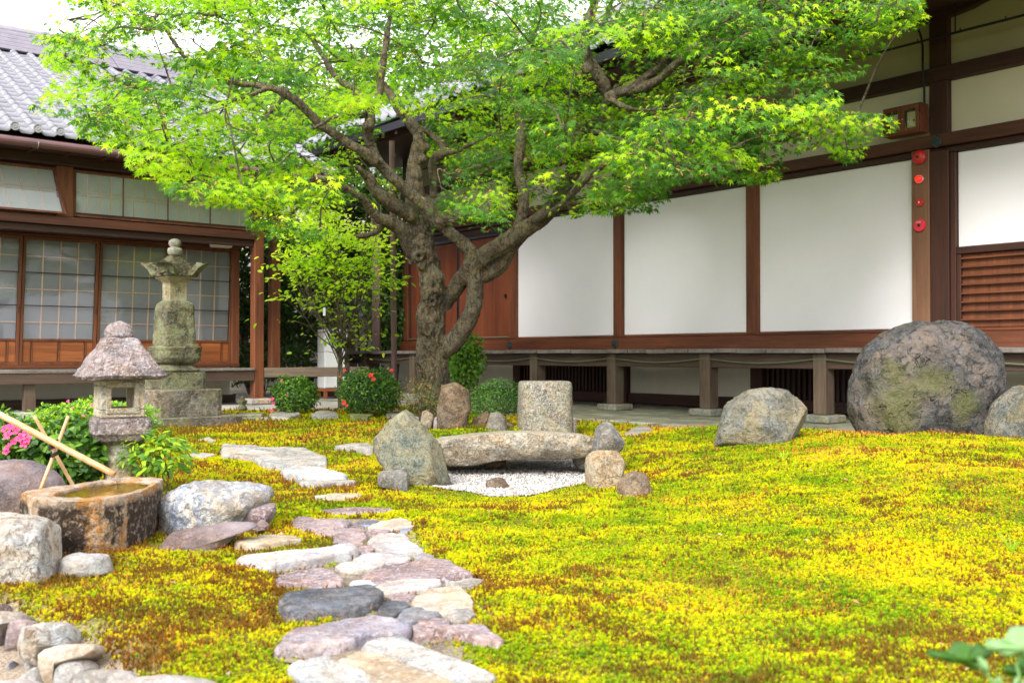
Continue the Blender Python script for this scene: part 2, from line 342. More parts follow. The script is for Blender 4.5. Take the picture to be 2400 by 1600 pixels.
PATHM = {
 'white': stone_mat('white_path_stone', (.50, .45, .42), (.64, .60, .57), (.7, .66, .64), 6, .25, .5, (.30, .21, .19), .35),
 'purple': stone_mat('purple_path_stone', (.26, .17, .165), (.44, .33, .32), (.62, .56, .55), 5, .35, .5, (.13, .085, .08), .35),
 'lilac': stone_mat('lilac_slate_stone', (.44, .38, .42), (.58, .52, .56), (.6, .55, .58), 5, .15, .7, (.25, .18, .18), .35),
 'tan': stone_mat('tan_path_stone', (.46, .36, .24), (.60, .51, .40), (.65, .6, .5), 5, .2, .4, (.22, .14, .08), .3),
 'blue': stone_mat('blue_grey_path_stone', (.17, .18, .21), (.33, .34, .38), (.45, .45, .48), 5, .15, .4, (.10, .09, .10), .3),
 'slate': stone_mat('dark_slate_path_stone', (.12, .125, .14), (.24, .245, .265), (.3, .3, .32), 4, .1, .8, (.06, .05, .05), .4),
 'grey': stone_mat('grey_path_stone', (.34, .31, .27), (.52, .48, .43), (.6, .57, .53), 5, .25, .45, (.17, .13, .10), .3),
 'granite': stone_mat('pale_speckled_path_granite', (.54, .52, .48), (.62, .60, .57), (.7, .68, .65), 5, .45, .6, (.22, .19, .17), .4, fine=110),
 'cream': stone_mat('cream_path_stone', (.54, .44, .33), (.66, .57, .46), (.75, .68, .6), 5, .25, .4, (.34, .22, .13), .25),
 'pale': stone_mat('pale_blue_white_stone', (.48, .51, .50), (.66, .67, .64), (.7, .7, .68), 5, .25, .4, (.33, .33, .32), .4),
}
# ------------------------------------------------------------------ frames of the two buildings
HO, HRZ = (4.407, 10.55, 0.0), R(-51.16)         # hall: local x along the facade to the right, y inward, z up
LO, LRZ = (-3.53, 14.0, 0.0), R(38.84)           # side building, corner post at the origin
def hall_w(x, y, z=0): c, s = math.cos(HRZ), math.sin(HRZ); return np.array([HO[0] + x * c - y * s, HO[1] + x * s + y * c, z])
def hall_l(X, Y):
    c, s = math.cos(HRZ), math.sin(HRZ); dx, dy = X - HO[0], Y - HO[1]; return dx * c + dy * s, -dx * s + dy * c
def left_l(X, Y):
    c, s = math.cos(LRZ), math.sin(LRZ); dx, dy = X - LO[0], Y - LO[1]; return dx * c + dy * s, -dx * s + dy * c
Z7, Z8 = ZM(900, 600, 2.614), ZM(1400, 650, 2.352)
Z13, Z14, Z15, Z10 = ZM(0, 900, 3.135), ZM(0, 1250, 3.36), ZM(500, 1150, 3.178), ZM(400, 950, 3.36)
GRAVEL = [tuple(G(u, v, -.035)[:2]) for u, v in [(968, 1143), (1053, 1124), (1040, 1075), (1120, 1062), (1300, 1062), (1390, 1085), (1376, 1112), (1384, 1137), (1340, 1146), (1302, 1162), (1244, 1178), (1145, 1181), (1112, 1170), (1053, 1163), (1010, 1152)]]
SAND = [tuple(G(u, v, 0)[:2]) for u, v in [(-250, 1392), (10, 1402), (66, 1440), (100, 1464), (185, 1480), (248, 1526), (290, 1570), (345, 1612), (420, 1660), (460, 2000), (-700, 2000)]]
PATHAREA = [tuple(G(u, v, 0)[:2]) for u, v in [(690, 1215), (780, 1212), (880, 1216), (960, 1215), (972, 1240), (1000, 1298), (1060, 1320), (1130, 1355), (1100, 1385), (1112, 1430), (1112, 1465), (1050, 1475), (1100, 1530), (1150, 1590), (1180, 1750), (700, 1750), (680, 1600), (660, 1530), (680, 1480), (770, 1455), (840, 1440), (870, 1385), (780, 1375), (640, 1368), (640, 1335), (760, 1325), (840, 1300), (775, 1265), (740, 1235)]]
def T(x, y):
    x = np.atleast_1d(np.asarray(x, float)); y = np.atleast_1d(np.asarray(y, float))
    z = .045 * n2(x, y, .95, 2, 5) + .030 * n2(x, y, 3.2, 2, 9) + .012 * n2(x, y, 8.0, 2, 11)
    z = z * sstep(0, 1.5, y)
    C = x + .805 * y
    m = sstep(.35, 1.9, x - .02 * y) * sstep(2.2, 5.0, y)
    z = z + .14 * m * (1 - sstep(7.5, 8.8, C - .25 * x))
    z = z + .05 * sstep(1.5, .2, np.hypot(x + .9, (y - 7.8) * .5)) 
    d = pdist(x, y, GRAVEL); z = z * (1 - sstep(.25, -.02, d)) - .04 * sstep(.10, -.02, d)
    z = z * (1 - .9 * sstep(.75, .1, d) * sstep(5.6, 5.2, y))
    ds = pdist(x, y, SAND); z = z * (1 - sstep(.2, -.02, ds)) - .07 * sstep(.10, -.04, ds)
    dp = pdist(x, y, PATHAREA); z = z * (1 - .85 * sstep(.15, -.02, dp)) - .012 * sstep(.05, -.05, dp)
    hx, hy = hall_l(x, y); lx, ly = left_l(x, y)
    k = np.maximum(sstep(-2.95, -2.68, hy) * 1.0, sstep(-1.85, -1.62, ly) * sstep(2.2, 1.5, lx))
    z = z * (1 - k) - .045 * k
    return z
def T1(x, y): return float(T(x, y)[0])
def GT(u, v, h=0.0):
    z = 0.0
    for _ in range(14):
        p = G(u, v, min(z, .5)); z = .5 * z + .5 * (T1(p[0], p[1]) + h)
    return G(u, v, z)
# ground: a fine sheet in view, a coarse one to the horizon
def soil_mat():
    m, nt, out = newmat('moss_carpet_soil'); N = NT(nt)
    pos = N.n('ShaderNodeNewGeometry').outputs['Position']
    a = N.noise(pos, 1.6, 5, .6, .3); b = N.noise(pos, 14, 4, .65); c = N.noise(pos, 90, 3, .7)
    f = N.math('ADD', N.math('MULTIPLY', a, .5), N.math('MULTIPLY', b, .5))
    col = N.ramp(f, [(.36, (.07, .045, .014)), (.46, (.13, .11, .014)), (.6, (.21, .20, .014))])
    col = N.mix(N.math('MULTIPLY', N.ramp(c, [(.45, g3(0)), (.6, g3(1))]), .6), col, (.07, .06, .01))
    at = N.n('ShaderNodeAttribute', attribute_name='bare').outputs['Fac']
    sand = N.ramp(N.noise(pos, 160, 3, .8), [(.38, (.12, .09, .06)), (.5, (.27, .21, .15)), (.62, (.44, .38, .30))])
    col = N.mix(at, col, sand)
    p = N.n('ShaderNodeBsdfPrincipled', inp={'Roughness': .95, 'Specular IOR Level': .1}); N.l(col, p.inputs['Base Color'])
    N.l(N.bump(N.math('ADD', b, N.math('MULTIPLY', c, .6)), .8, .012), p.inputs['Normal']); N.l(p.outputs[0], out.inputs[0]); return m
M['soil'] = soil_mat()
def grid_sheet(name, xs, ys, zf, mat, keep=None, smooth=True):
    X, Y = np.meshgrid(xs, ys); nx, ny = len(xs), len(ys); z = zf(X.ravel(), Y.ravel())
    v = np.stack([X.ravel(), Y.ravel(), z], 1); i = np.arange((nx - 1) * (ny - 1)); a = (i // (nx - 1)) * nx + i % (nx - 1)
    f = np.stack([a, a + 1, a + nx + 1, a + nx], 1)
    if keep is not None:
        c = v[f].mean(1); f = f[keep(c[:, 0], c[:, 1])]
        used = np.unique(f); mp = np.full(len(v), -1); mp[used] = np.arange(len(used)); v = v[used]; f = mp[f]
    return obj(name, v, f, mat, smooth=smooth), v
xs = np.concatenate([np.arange(-12, -3.4, .16), np.arange(-3.4, 5.2, .05), np.arange(5.2, 12, .16)]); ys = np.concatenate([np.arange(-3, 1.2, .16), np.arange(1.2, 8, .05), np.arange(8, 24, .14)])
gnd, gv = grid_sheet('moss_ground', xs, ys, T, M['soil'])
tag(gnd, kind='structure')
bare = np.maximum(sstep(.10, .02, pdist(gv[:, 0], gv[:, 1], SAND)), sstep(.02, -.03, pdist(gv[:, 0], gv[:, 1], PATHAREA)))
hx_, hy_ = hall_l(gv[:, 0], gv[:, 1]); lx_, ly_ = left_l(gv[:, 0], gv[:, 1])
bare = np.maximum(bare, np.maximum(sstep(-2.8, -2.6, hy_), sstep(-1.75, -1.6, ly_)))
at_ = gnd.data.attributes.new('bare', 'FLOAT', 'POINT'); at_.data.foreach_set('value', bare.astype(np.float32))
far = obj('far_ground', [(-300, -60, -.30), (300, -60, -.30), (300, 400, -.30), (-300, 400, -.30)], [(0, 1, 2, 3)], plain_mat('bare_earth', (.16, .13, .10), .95, .2, .3, .2)); tag(far, kind='structure')
# ------------------------------------------------------------------ paving along the hall and concrete along the side building
M['slab'] = stone_mat('greenish_paving_slab', (.30, .29, .20), (.42, .41, .32), (.48, .47, .40), 2.5, .15, .2, (.16, .15, .10), .3, moss=(.24, .25, .08), mossamt=.35)
M['kerb'] = stone_mat('grey_kerb_stone', (.28, .27, .22), (.42, .40, .34), (.5, .48, .42), 3, .3, .4, (.10, .10, .07), .4, moss=(.2, .22, .06), mossamt=.4)
M['concrete'] = stone_mat('pale_concrete', (.44, .42, .37), (.56, .54, .49), (.6, .58, .54), 2, .12, .15, (.25, .23, .19), .25)
pav = empty('hall_pavement', HO, HRZ); tag(pav, kind='structure')
MB().box(-12.4, 5.6, -2.62, 3.6, -.12, -.012, 0).build('bedding', plain_mat('mortar', (.12, .11, .08), .9), pav)
slab0 = MB().box(-.298, .298, -.298, .298, -.03, .0, .006).build('slab', M['slab'], pav)
first = True
for i in range(-20, 10):
    for j in range(0, 5):
        x, y = i * .604 + (.302 if j % 2 else 0), -2.24 + j * .604
        if x < -12 or x > 5.3: continue
        l, r = (x, y, random.uniform(-.003, .003)), (random.uniform(-.006, .006), random.uniform(-.006, .006), 0)
        if first: slab0.location = l; slab0.rotation_euler = r; first = False
        else: copyo(slab0, pav, l, r)
for i in range(-12, 6):
    l = random.uniform(.86, .97)
    MB().box(i * 1.0 - l / 2, i * 1.0 + l / 2, -2.68, -2.552, -.12, .012 + random.uniform(-.006, .008), .012).build('kerb_stone', M['kerb'], pav)
lp = empty('side_pavement', LO, LRZ); tag(lp, kind='structure')
for i in range(-6, 2):
    MB().box(i * 1.5 + .004, i * 1.5 + 1.496, -1.62, 3.2, -.12, .004 + random.uniform(-.003, .003), .01).build('concrete_slab', M['concrete'], lp)
    MB().box(i * 1.5 + .01, i * 1.5 + 1.49, -1.76, -1.625, -.14, .02 + random.uniform(-.006, .008), .012).build('kerb_stone', M['kerb'], lp)
MB().box(2.6, 6.6, 0.2, 5.5, -.12, -.02, 0).build('bedding', M['concrete'], lp)
# ------------------------------------------------------------------ rocks
FOOT = []      # footprints (world xy) that keep the moss away
def resample(poly, m):
    p = np.asarray(poly, float); q = np.vstack([p, p[:1]]); d = np.r_[0, np.cumsum(np.linalg.norm(np.diff(q, axis=0), axis=1))]
    s = np.linspace(0, d[-1], m, endpoint=False); r = np.stack([np.interp(s, d, q[:, k]) for k in range(q.shape[1])], 1)
    return .25 * np.roll(r, 1, 0) + .5 * r + .25 * np.roll(r, -1, 0)
def rock(name, pts, nrm, th, mat, e=.55, amp=.05, fr=4.0, m=56, k=20, seed=1, ridge=.5, parent=None, thb=None, facet=0.0, floor=None, ground=False):
    """pts: outline in the plane (world), nrm: unit normal of that plane towards the camera / up; th, thb: bulge in front and behind"""
    o = resample(pts, m); c = o.mean(0); nrm = np.array(nrm, float); thb = th if thb is None else thb
    size = np.linalg.norm(o - c, axis=1).mean()
    ph = np.linspace(-90, 90, k + 1)[1:-1]; V = [c - nrm * thb]
    for a in ph:
        s = max(0.0, math.cos(R(a))) ** e; t = math.sin(R(a))
        V.extend(c + (o - c) * s + nrm * (t * (th if t > 0 else thb)))
    V.append(c + nrm * th); V = np.array(V); K = len(ph); F = []
    for j in range(m): F.append((0, 1 + (j + 1) % m, 1 + j))
    for i in range(K - 1):
        for j in range(m):
            a = 1 + i * m; F.append((a + j, a + (j + 1) % m, a + m + (j + 1) % m, a + m + j))
    L = len(V) - 1
    for j in range(m): F.append((L, 1 + (K - 1) * m + j, 1 + (K - 1) * m + (j + 1) % m))
    d = V - c; dn = d / (np.linalg.norm(d, axis=1)[:, None] + 1e-6); q = V * fr / max(size, .03) * .35 + seed * 7.3
    n = fbm(q, 5, seed, .55); rg = 1 - 2 * np.abs(fbm(q * 1.7 + 5, 4, seed + 9, .5))
    disp = amp * size * (n * (1 - ridge) + (rg - .45) * ridge)
    if facet: disp += facet * size * np.round(fbm(q * .6 + 3, 2, seed + 20) * 3) / 3
    w = np.clip(1 - .55 * np.abs((dn @ nrm)) * 0, 0, 1)
    if ground: dn[:, 2] *= .35; dn = dn.copy()
    V = V + dn * (disp * w)[:, None]
    fine = fbm(V * (9 / max(size, .06)) + seed, 4, seed + 31, .6); V = V + dn * (amp * .35 * size * fine)[:, None]
    if facet > .02:
        r3 = np.random.default_rng(seed * 7 + 3)
        for _ in range(26):
            nd = r3.normal(0, 1, 3); nd[2] = nd[2] * .8 + .1; nd /= np.linalg.norm(nd)
            q = (V - c) @ nd; h = q.max() * r3.uniform(.80, .95); over = np.maximum(q - h, 0) * .88; V = V - nd * over[:, None]
        V = V + dn * (amp * .12 * size * fbm(V * (14 / max(size, .06)), 3, seed + 5))[:, None]
    if floor is not None: V[:, 2] = np.maximum(V[:, 2], floor)
    if (mat_is_flat := False): pass
    ob = obj(name, V, F, mat, parent, world=parent is not None, smooth=True, origin=(c[0], c[1], V[:, 2].min()) if parent is None else None)
    return ob, V
def foot_from(V, zmax):
    q = V[V[:, 2] < zmax][:, :2]
    if len(q) < 8: return
    c = q.mean(0); a = np.arctan2(q[:, 1] - c[1], q[:, 0] - c[0]); r = np.hypot(q[:, 1] - c[1], q[:, 0] - c[0]); out = []
    for i in range(28):
        b = -math.pi + (i + .5) * 2 * math.pi / 28; mm = np.abs((a - b + math.pi) % (2 * math.pi) - math.pi) < .16
        rr = .86 * (r[mm].max() if mm.any() else r.mean()); out.append((c[0] + rr * math.cos(b), c[1] + rr * math.sin(b)))
    FOOT.append(np.array(out))
def boulder(name, px, Y, th, mat, label=None, group=None, thb=None, sink=.10, seed=1, cat='rock', z=None, **k):
    """px: silhouette measured on the photograph, standing at distance Y; the lower edge goes on into the ground"""
    pts = np.array([P(u, v, Y) for u, v in px]); zg = float(T(pts[:, 0].mean(), Y)[0]) if z is None else z
    low = pts[:, 2] < zg + .05; pts[low, 2] -= sink
    ob, V = rock(name, pts, (0, -1, 0), th, mat, thb=thb, seed=seed, **k)
    if label: tag(ob, label, cat, group)
    foot_from(V, zg + .05); return ob
def flat(name, px, h, mat, parent=None, seed=1, e=.13, amp=.05, depth=.06, th=None, m=44, **k):
    pts = np.array([GT(u, v, h * .6) for u, v in px]); zc = pts[:, 2].mean(); g = float(T(pts[:, 0].mean(), pts[:, 1].mean())[0])
    pts[:, 2] = g + h * .40
    ob, V = rock(name, pts, (0, 0, 1), h * .42, mat, thb=depth, e=e, amp=amp, seed=seed, parent=parent, m=m, k=14, ground=True, **k)
    o = resample(pts, 30)[:, :2]; c = o.mean(0); FOOT.append(c + (o - c) * .97); return ob
def slabstone(px, h, mat, parent, seed=1, big=False, depth=.07):
    h = h * .62
    """path stone: ragged outline, broken edge, nearly flat worn top"""
    pts = np.array([GT(u, v, h * .5) for u, v in px]); q = np.vstack([pts, pts[:1]]); dd = np.r_[0, np.cumsum(np.linalg.norm(np.diff(q, axis=0), axis=1))]
    m = int(np.clip(dd[-1] / .016, 36, 110)); s = np.linspace(0, dd[-1], m, endpoint=False); o = np.stack([np.interp(s, dd, q[:, k]) for k in range(3)], 1)
    o = .16 * np.roll(o, 1, 0) + .68 * o + .16 * np.roll(o, -1, 0); c = o.mean(0); g = float(T(c[0], c[1])[0]); size = np.linalg.norm(o[:, :2] - c[:2], axis=1).mean()
    o[:, :2] = c[:2] + (o[:, :2] - c[:2]) * 1.015; rad = (o[:, :2] - c[:2]) / (np.linalg.norm(o[:, :2] - c[:2], axis=1)[:, None] + 1e-6)
    o[:, :2] += rad * (.010 * fbm(o * 30 + seed, 4, seed))[:, None]
    R_ = [(1.03, -depth), (1.03, -.01), (1.0, h * .45), (.992, h * .72), (.975, h * .9), (.945, h), (.88, h), (.78, h), (.66, h), (.53, h), (.40, h), (.27, h), (.14, h)]
    V = []
    for sc_, z in R_:
        r = c + (o - c) * sc_; r[:, 2] = g + z; V.append(r)
    V = np.vstack(V + [np.array([[c[0], c[1], g + h]])]); top = np.clip((V[:, 2] - g - h * .4) / (h * .5), 0, 1)
    P3 = V * [1, 1, .3]; V[:, 2] += top * (.20 * h * fbm(P3 * 9 + seed, 4, seed) + .10 * h * fbm(P3 * 45 + seed, 3, seed + 3) - .22 * h * sstep(.055, .0, np.abs(fbm(P3 * 7 + seed * 2, 3, seed + 8))))
    V[:, :2] += (.003 * np.stack([fbm(V * 60 + seed, 2, 3), fbm(V * 60 + seed + 9, 2, 4)], 1)); K = len(R_)
    tilt = np.array([random.uniform(-.03, .03), random.uniform(-.02, .04)]); V[:, 2] += ((V[:, :2] - c[:2]) @ tilt) * top
    F = [(a * m + j, a * m + (j + 1) % m, (a + 1) * m + (j + 1) % m, (a + 1) * m + j) for a in range(K - 1) for j in range(m)] + [((K - 1) * m + j, (K - 1) * m + (j + 1) % m, K * m) for j in range(m)]
    ob = obj('stone', V, F, mat, parent, world=True, smooth=True)
    FOOT.append(c[:2] + (o[::max(1, m // 34), :2] - c[:2]) * .965); return ob
path = empty('garden_path', tuple(G(900, 1400, 0))); tag(path, kind='structure')
M['pathsand'] = stone_mat('sandy_joint_earth', (.30, .23, .15), (.46, .38, .28), (.58, .52, .44), 12, .5, .6, (.14, .10, .06), .5, fine=140)
px_ = np.array(PATHAREA); x0, y0 = px_.min(0); x1, y1 = px_.max(0)
ps, _ = grid_sheet('path_bed', np.arange(x0, x1, .025), np.arange(y0, y1, .025), lambda x, y: T(x, y) + .006, M['pathsand'], lambda x, y: pdist(x, y, PATHAREA) < -.01)
ps.data.transform(Matrix.Translation([-q for q in path.location])); ps.parent = path
S15 = [
 ('tan', [(745,40),(900,28),(1080,28),(1110,45),(1060,58),(900,72),(760,68)], .02),
 ('purple', [(785,130),(1000,125),(1330,135),(1340,150),(1150,165),(920,178),(830,160)], .02),
 ('purple', [(575,225),(620,198),(700,205),(760,222),(870,235),(960,225),(1030,245),(1035,262),(980,285),(750,290),(640,290),(600,260)], .03),
 ('purple', [(735,300),(900,285),(1100,285),(1140,300),(1120,325),(930,335),(800,335),(745,320)], .022),
 ('blue', [(1070,240),(1140,218),(1210,215),(1230,235),(1190,268),(1100,268)], .025),
 ('purple', [(1010,275),(1060,255),(1110,265),(1130,285),(1060,290)], .018),
 ('cream', [(1150,280),(1230,245),(1350,210),(1410,205),(1470,225),(1505,262),(1440,285),(1340,300),(1200,300)], .03),
 ('blue', [(1345,300),(1400,280),(1480,275),(1450,320),(1390,328)], .02),
 ('purple', [(1135,325),(1180,295),(1300,292),(1325,310),(1250,340),(1160,352)], .028),
 ('purple', [(885,375),(920,335),(1010,325),(1120,330),(1160,370),(1100,390),(960,400),(900,395)], .03),
 ('white', [(1150,390),(1200,350),(1330,320),(1430,335),(1470,390),(1560,430),(1575,465),(1480,480),(1300,475),(1200,445)], .03),
 ('purple', [(905,425),(930,400),(1040,395),(1110,405),(1125,425),(1040,438),(930,440)], .026),
 ('purple', [(1050,445),(1100,422),(1180,425),(1200,460),(1120,478),(1080,470)], .028),
 ('tan', [(155,405),(260,370),(420,345),(590,340),(660,350),(640,372),(480,400),(300,435),(180,420)], .035),
 ('white', [(180,515),(330,495),(500,470),(760,450),(900,440),(1020,442),(1085,480),(1000,510),(850,525),(760,565),(600,575),(420,595),(260,565),(200,545)], .032),
 ('white', [(1045,515),(1140,472),(1300,470),(1440,485),(1480,515),(1420,545),(1250,550),(1080,530)], .03),
 ('blue', [(1490,520),(1540,480),(1600,470),(1660,500),(1580,515),(1510,535)], .03),
 ('white', [(900,585),(960,548),(1100,540),(1250,542),(1290,560),(1200,590),(1080,612),(960,605)], .03),
 ('purple', [(1110,640),(1180,600),(1300,565),(1500,540),(1560,515),(1740,512),(1800,560),(1930,640),(1800,670),(1600,680),(1400,680),(1240,695)], .035),
 ('purple', [(435,690),(480,655),(600,625),(820,612),(900,650),(960,690),(960,720),(840,725),(700,735),(540,725)], .03),
 ('pale', [(1005,700),(1060,675),(1200,672),(1240,695),(1160,735),(1030,735)], .018),
 ('white', [(1160,735),(1250,700),(1400,685),(1690,672),(1710,715),(1600,745),(1400,765),(1290,785),(1200,760)], .032),
 ('grey', [(1715,700),(1800,670),(1900,650),(2025,655),(1990,690),(1880,725),(1740,730)], .024),
 ('slate', [(495,850),(530,790),(640,770),(860,745),(1180,750),(1270,810),(1230,870),(1100,900),(1060,940),(980,960),(850,900),(700,940),(560,940),(510,890)], .045),
 ('purple', [(1310,810),(1350,780),(1450,775),(1510,800),(1470,830),(1340,838)], .024),
 ('slate', [(1225,900),(1250,855),(1330,832),(1430,838),(1470,870),(1400,930),(1300,950),(1240,940)], .03),
 ('blue', [(1380,960),(1410,900),(1520,880),(1600,915),(1690,920),(1705,960),(1560,975),(1450,1010),(1400,1000)], .032),
 ('cream', [(1460,850),(1540,770),(1700,735),(1830,730),(1910,780),(1945,860),(1920,895),(1800,900),(1720,940),(1600,920),(1520,880)], .03),
 ('grey', [(1745,950),(1770,905),(1900,895),(1955,920),(1900,975),(1800,990)], .03),
 ('purple', [(1480,1040),(1530,990),(1640,970),(1740,975),(1775,1000),(1700,1060),(1620,1095),(1500,1120)], .034),
 ('lilac', [(450,1195),(530,1080),(600,1040),(900,1000),(1000,975),(1180,955),(1300,965),(1420,1010),(1480,1045),(1450,1110),(1250,1110),(1100,1120),(1000,1170),(700,1220),(640,1210)], .045),
 ('purple', [(1630,1095),(1750,1050),(1900,1010),(2010,1000),(2080,1040),(2165,1110),(2130,1150),(1900,1110),(1780,1090)], .03),
 ('granite', [(1100,1180),(1130,1150),(1270,1105),(1400,1110),(1480,1150),(1700,1235),(1900,1310),(2095,1370),(2080,1410),(1990,1430),(1700,1395),(1400,1290),(1200,1220)], .035),
 ('tan', [(915,1290),(1100,1210),(1230,1220),(1400,1300),(1700,1400),(1900,1480),(1900,1560),(1500,1560),(1300,1500),(1100,1380)], .024),
 ('granite', [(550,1330),(640,1290),(830,1255),(920,1300),(1150,1380),(1250,1440),(1400,1520),(1300,1580),(800,1560),(640,1420)], .03)]
for i, (k, p, h) in enumerate(S15):
    slabstone(Z15(p), h, PATHM[k], path, seed=i + 3, big=(k in ('granite',)))
    continue
    flat('stone', Z15(p), h, PATHM[k], path, seed=i + 3, amp=.07 if k in ('lilac', 'slate') else .05, facet=.03 if k in ('lilac', 'slate') or i % 3 == 0 else .0, m=56)
for i, (k, p, h) in enumerate([
 ('grey', [(405,370),(800,350),(1060,350),(1110,375),(1220,400),(1210,490),(1100,505),(900,500),(740,490),(640,430),(410,415)], .045),
 ('pale', [(870,530),(960,515),(1150,505),(1310,515),(1390,565),(1370,590),(1200,590),(1000,585),(900,560)], .045),
 ('grey', [(980,605),(1200,597),(1400,595),(1460,610),(1440,625),(1300,625),(1200,650),(1050,635)], .03),
 ('grey', [(1290,345),(1400,320),(1560,318),(1600,340),(1590,380),(1530,385),(1450,350)], .04),
 ('white', [(95,395),(180,378),(300,385),(350,405),(260,420),(120,412)], .03),
 ('grey', [(220,275),(300,268),(380,280),(300,292)], .02), ('grey', [(400,318),(520,308),(510,328),(410,330)], .02), ('grey', [(580,310),(640,306),(690,322),(600,325)], .02),
 ('grey', [(775,85),(860,60),(1010,58),(1020,85),(920,105),(800,105)], .07), ('grey', [(1110,80),(1170,55),(1290,55),(1320,85),(1200,98),(1120,95)], .07),
 ('moss', [(1405,70),(1450,48),(1580,50),(1605,85),(1550,105),(1420,95)], .08), ('grey', [(1695,50),(1790,45),(1830,60),(1800,90),(1700,96)], .06)]):
    mt = PATHM.get(k) or stone_mat('mossy_path_stone', (.16, .17, .05), (.30, .30, .12), (.3, .3, .2), 4, .2, .5, (.08, .08, .03), .4, moss=(.26, .30, .03), mossamt=.8)
    slabstone(Z10(p), h, mt, path, seed=i + 60)
flat('stone', Z7([(1460,1090),(1540,1060),(1620,1055),(1665,1070),(1560,1085)]), .03, PATHM['grey'], path, seed=81)
# stones that edge the moss at the lower left
edge = empty('stone_edging', tuple(G(150, 1500, -.05))); tag(edge, kind='structure')
def edgestone(p, z, h, mat, seed, e=.4, facet=.05):
    """block-like stone: the outline on the photo is its silhouette at the distance of its foot"""
    cx_, cy_ = sum(q[0] for q in p) / len(p), sum(q[1] for q in p) / len(p); p = [(cx_ + (a - cx_) * 1.13, cy_ + (b - cy_) * 1.10) for a, b in p]
    px = Z14(p); v1 = max(q[1] for q in px); um = sum(q[0] for q in px) / len(px); Y = G(um, v1, z)[1] + h * .5
    pts = np.array([P(u, v, Y) for u, v in px]); low = pts[:, 2] < pts[:, 2].min() + .03; pts[low, 2] -= .03
    ob, V = rock('stone', pts, (0, -.94, .34), h, mat, e=e, amp=.06, seed=seed, parent=edge, facet=facet, m=44, k=16); foot_from(V, z + .08)
EM = PATHM
edgestone([(30,380),(100,385),(130,440),(60,460),(20,455)], -.03, .04, EM['grey'], 1)
edgestone([(-30,560),(50,555),(92,600),(60,625),(-30,640)], -.04, .05, EM['purple'], 2)
edgestone([(-120,640),(50,620),(130,618),(220,635),(238,680),(180,700),(100,740),(60,820),(-120,840)], -.06, .08, EM['grey'], 3)
edgestone([(75,830),(110,710),(160,688),(300,690),(325,715),(230,800),(180,905),(110,880)], -.07, .06, EM['purple'], 4)
edgestone([(200,900),(210,830),(270,740),(330,710),(500,710),(590,750),(612,870),(500,900),(400,910),(390,1030),(330,1045),(210,990)], -.08, .09, M['white_rock'], 5, .4, .06)
edgestone([(390,930),(560,880),(790,885),(820,915),(720,980),(520,1040),(490,1180),(380,1140)], -.08, .08, EM['cream'], 6, .3, .07)
edgestone([(470,1190),(500,1040),(590,990),(700,1000),(765,1060),(760,1100),(650,1130),(600,1220)], -.09, .07, EM['grey'], 7, .5, .0)
edgestone([(610,1140),(750,1080),(980,1078),(1115,1140),(1120,1250),(600,1250)], -.02, .07, EM['grey'], 8, .4, .05)
edgestone([(50,1080),(60,1020),(110,1000),(145,1060),(100,1090)], -.08, .03, EM['blue'], 9, .5, 0)
edgestone([(100,1010),(180,970),(222,1000),(150,1055)], -.08, .03, EM['purple'], 10, .5, 0)
edgestone([(180,1055),(240,995),(300,1010),(300,1050),(210,1085)], -.08, .03, EM['grey'], 11, .5, 0)
edgestone([(80,1160),(250,1070),(340,1040),(375,1150),(300,1210),(100,1220)], -.08, .05, EM['grey'], 12)
edgestone([(45,950),(110,945),(115,990),(50,1000)], -.08, .02, stone_mat('red_brick_chip', (.5, .25, .17), (.6, .34, .24), scale=6), 13)
edgestone([(910,1210),(1000,1160),(1200,1125),(1400,1120),(1600,1150),(1720,1210),(1700,1330),(950,1330)], .0, .09, EM['white'], 14, .5, 0)
edgestone([(-60,1180),(60,1160),(150,1148),(250,1155),(340,1190),(330,1300),(-60,1300)], .0, .06, EM['white'], 15, .5, 0)
# loose stones at the basin
boulder('boulder', [(u, v) for u, v in Z13([(1195,1000),(1200,860),(1220,810),(1300,760),(1400,720),(1560,725),(1700,740),(1850,750),(1960,775),(1985,820),(1960,870),(1870,950),(1780,1030),(1500,1060),(1250,1105),(1205,1095)])], 3.98, .17, M['marble_rock'], 'blue and white marbled boulder lying to the right of the water basin', seed=5, e=.5, amp=.13, sink=.1, facet=.0, m=80, k=34, thb=.3)
boulder('boulder', Z13([(1770,945),(1800,915),(1870,885),(1980,878),(2040,895),(2020,940),(1975,1010),(1850,1020),(1775,1010)]), 3.92, .06, PATHM['purple'], 'small squared brown stone against the blue and white marbled boulder', seed=6, e=.3, amp=.03, facet=.04, thb=.09, sink=.02)
boulder('boulder', Z13([(1850,1020),(1920,992),(1975,995),(1975,1030),(1900,1048)]), 3.84, .04, PATHM['purple'], 'little pinkish stone at the foot of the squared brown stone', seed=7, e=.5, amp=.03, sink=.02)
boulder('boulder', Z13([(1025,1215),(1100,1160),(1250,1090),(1450,1050),(1700,1015),(1850,1018),(1912,1045),(1750,1090),(1600,1125),(1450,1175),(1250,1200),(1100,1222)]), 3.62, .08, M['mauve_rock'], 'long low smooth mauve stone lying in front of the marbled boulder', seed=8, e=.55, amp=.03, ridge=.1, thb=.1, sink=.07)
boulder('boulder', [(-60, 1085), (15, 1076), (60, 1078), (105, 1096), (135, 1125), (142, 1150), (130, 1200), (60, 1230), (-80, 1240)], 4.35, .14, M['mauve_rock'], 'rounded mauve boulder behind the water basin under the pink azalea', seed=9, e=.55, amp=.04, ridge=.2, m=64, k=24, thb=.2)
boulder('boulder', [(u, v) for u, v in Z13([(-160,960),(40,965),(230,965),(380,1010),(448,1080),(440,1160),(425,1240),(400,1335),(200,1345),(40,1400),(-160,1420)])], 3.2, .15, M['white_rock'], 'rough whitish boulder in front of the left end of the basin', seed=10, e=.34, amp=.11, facet=.07, m=76, k=30, thb=.2, sink=.16)
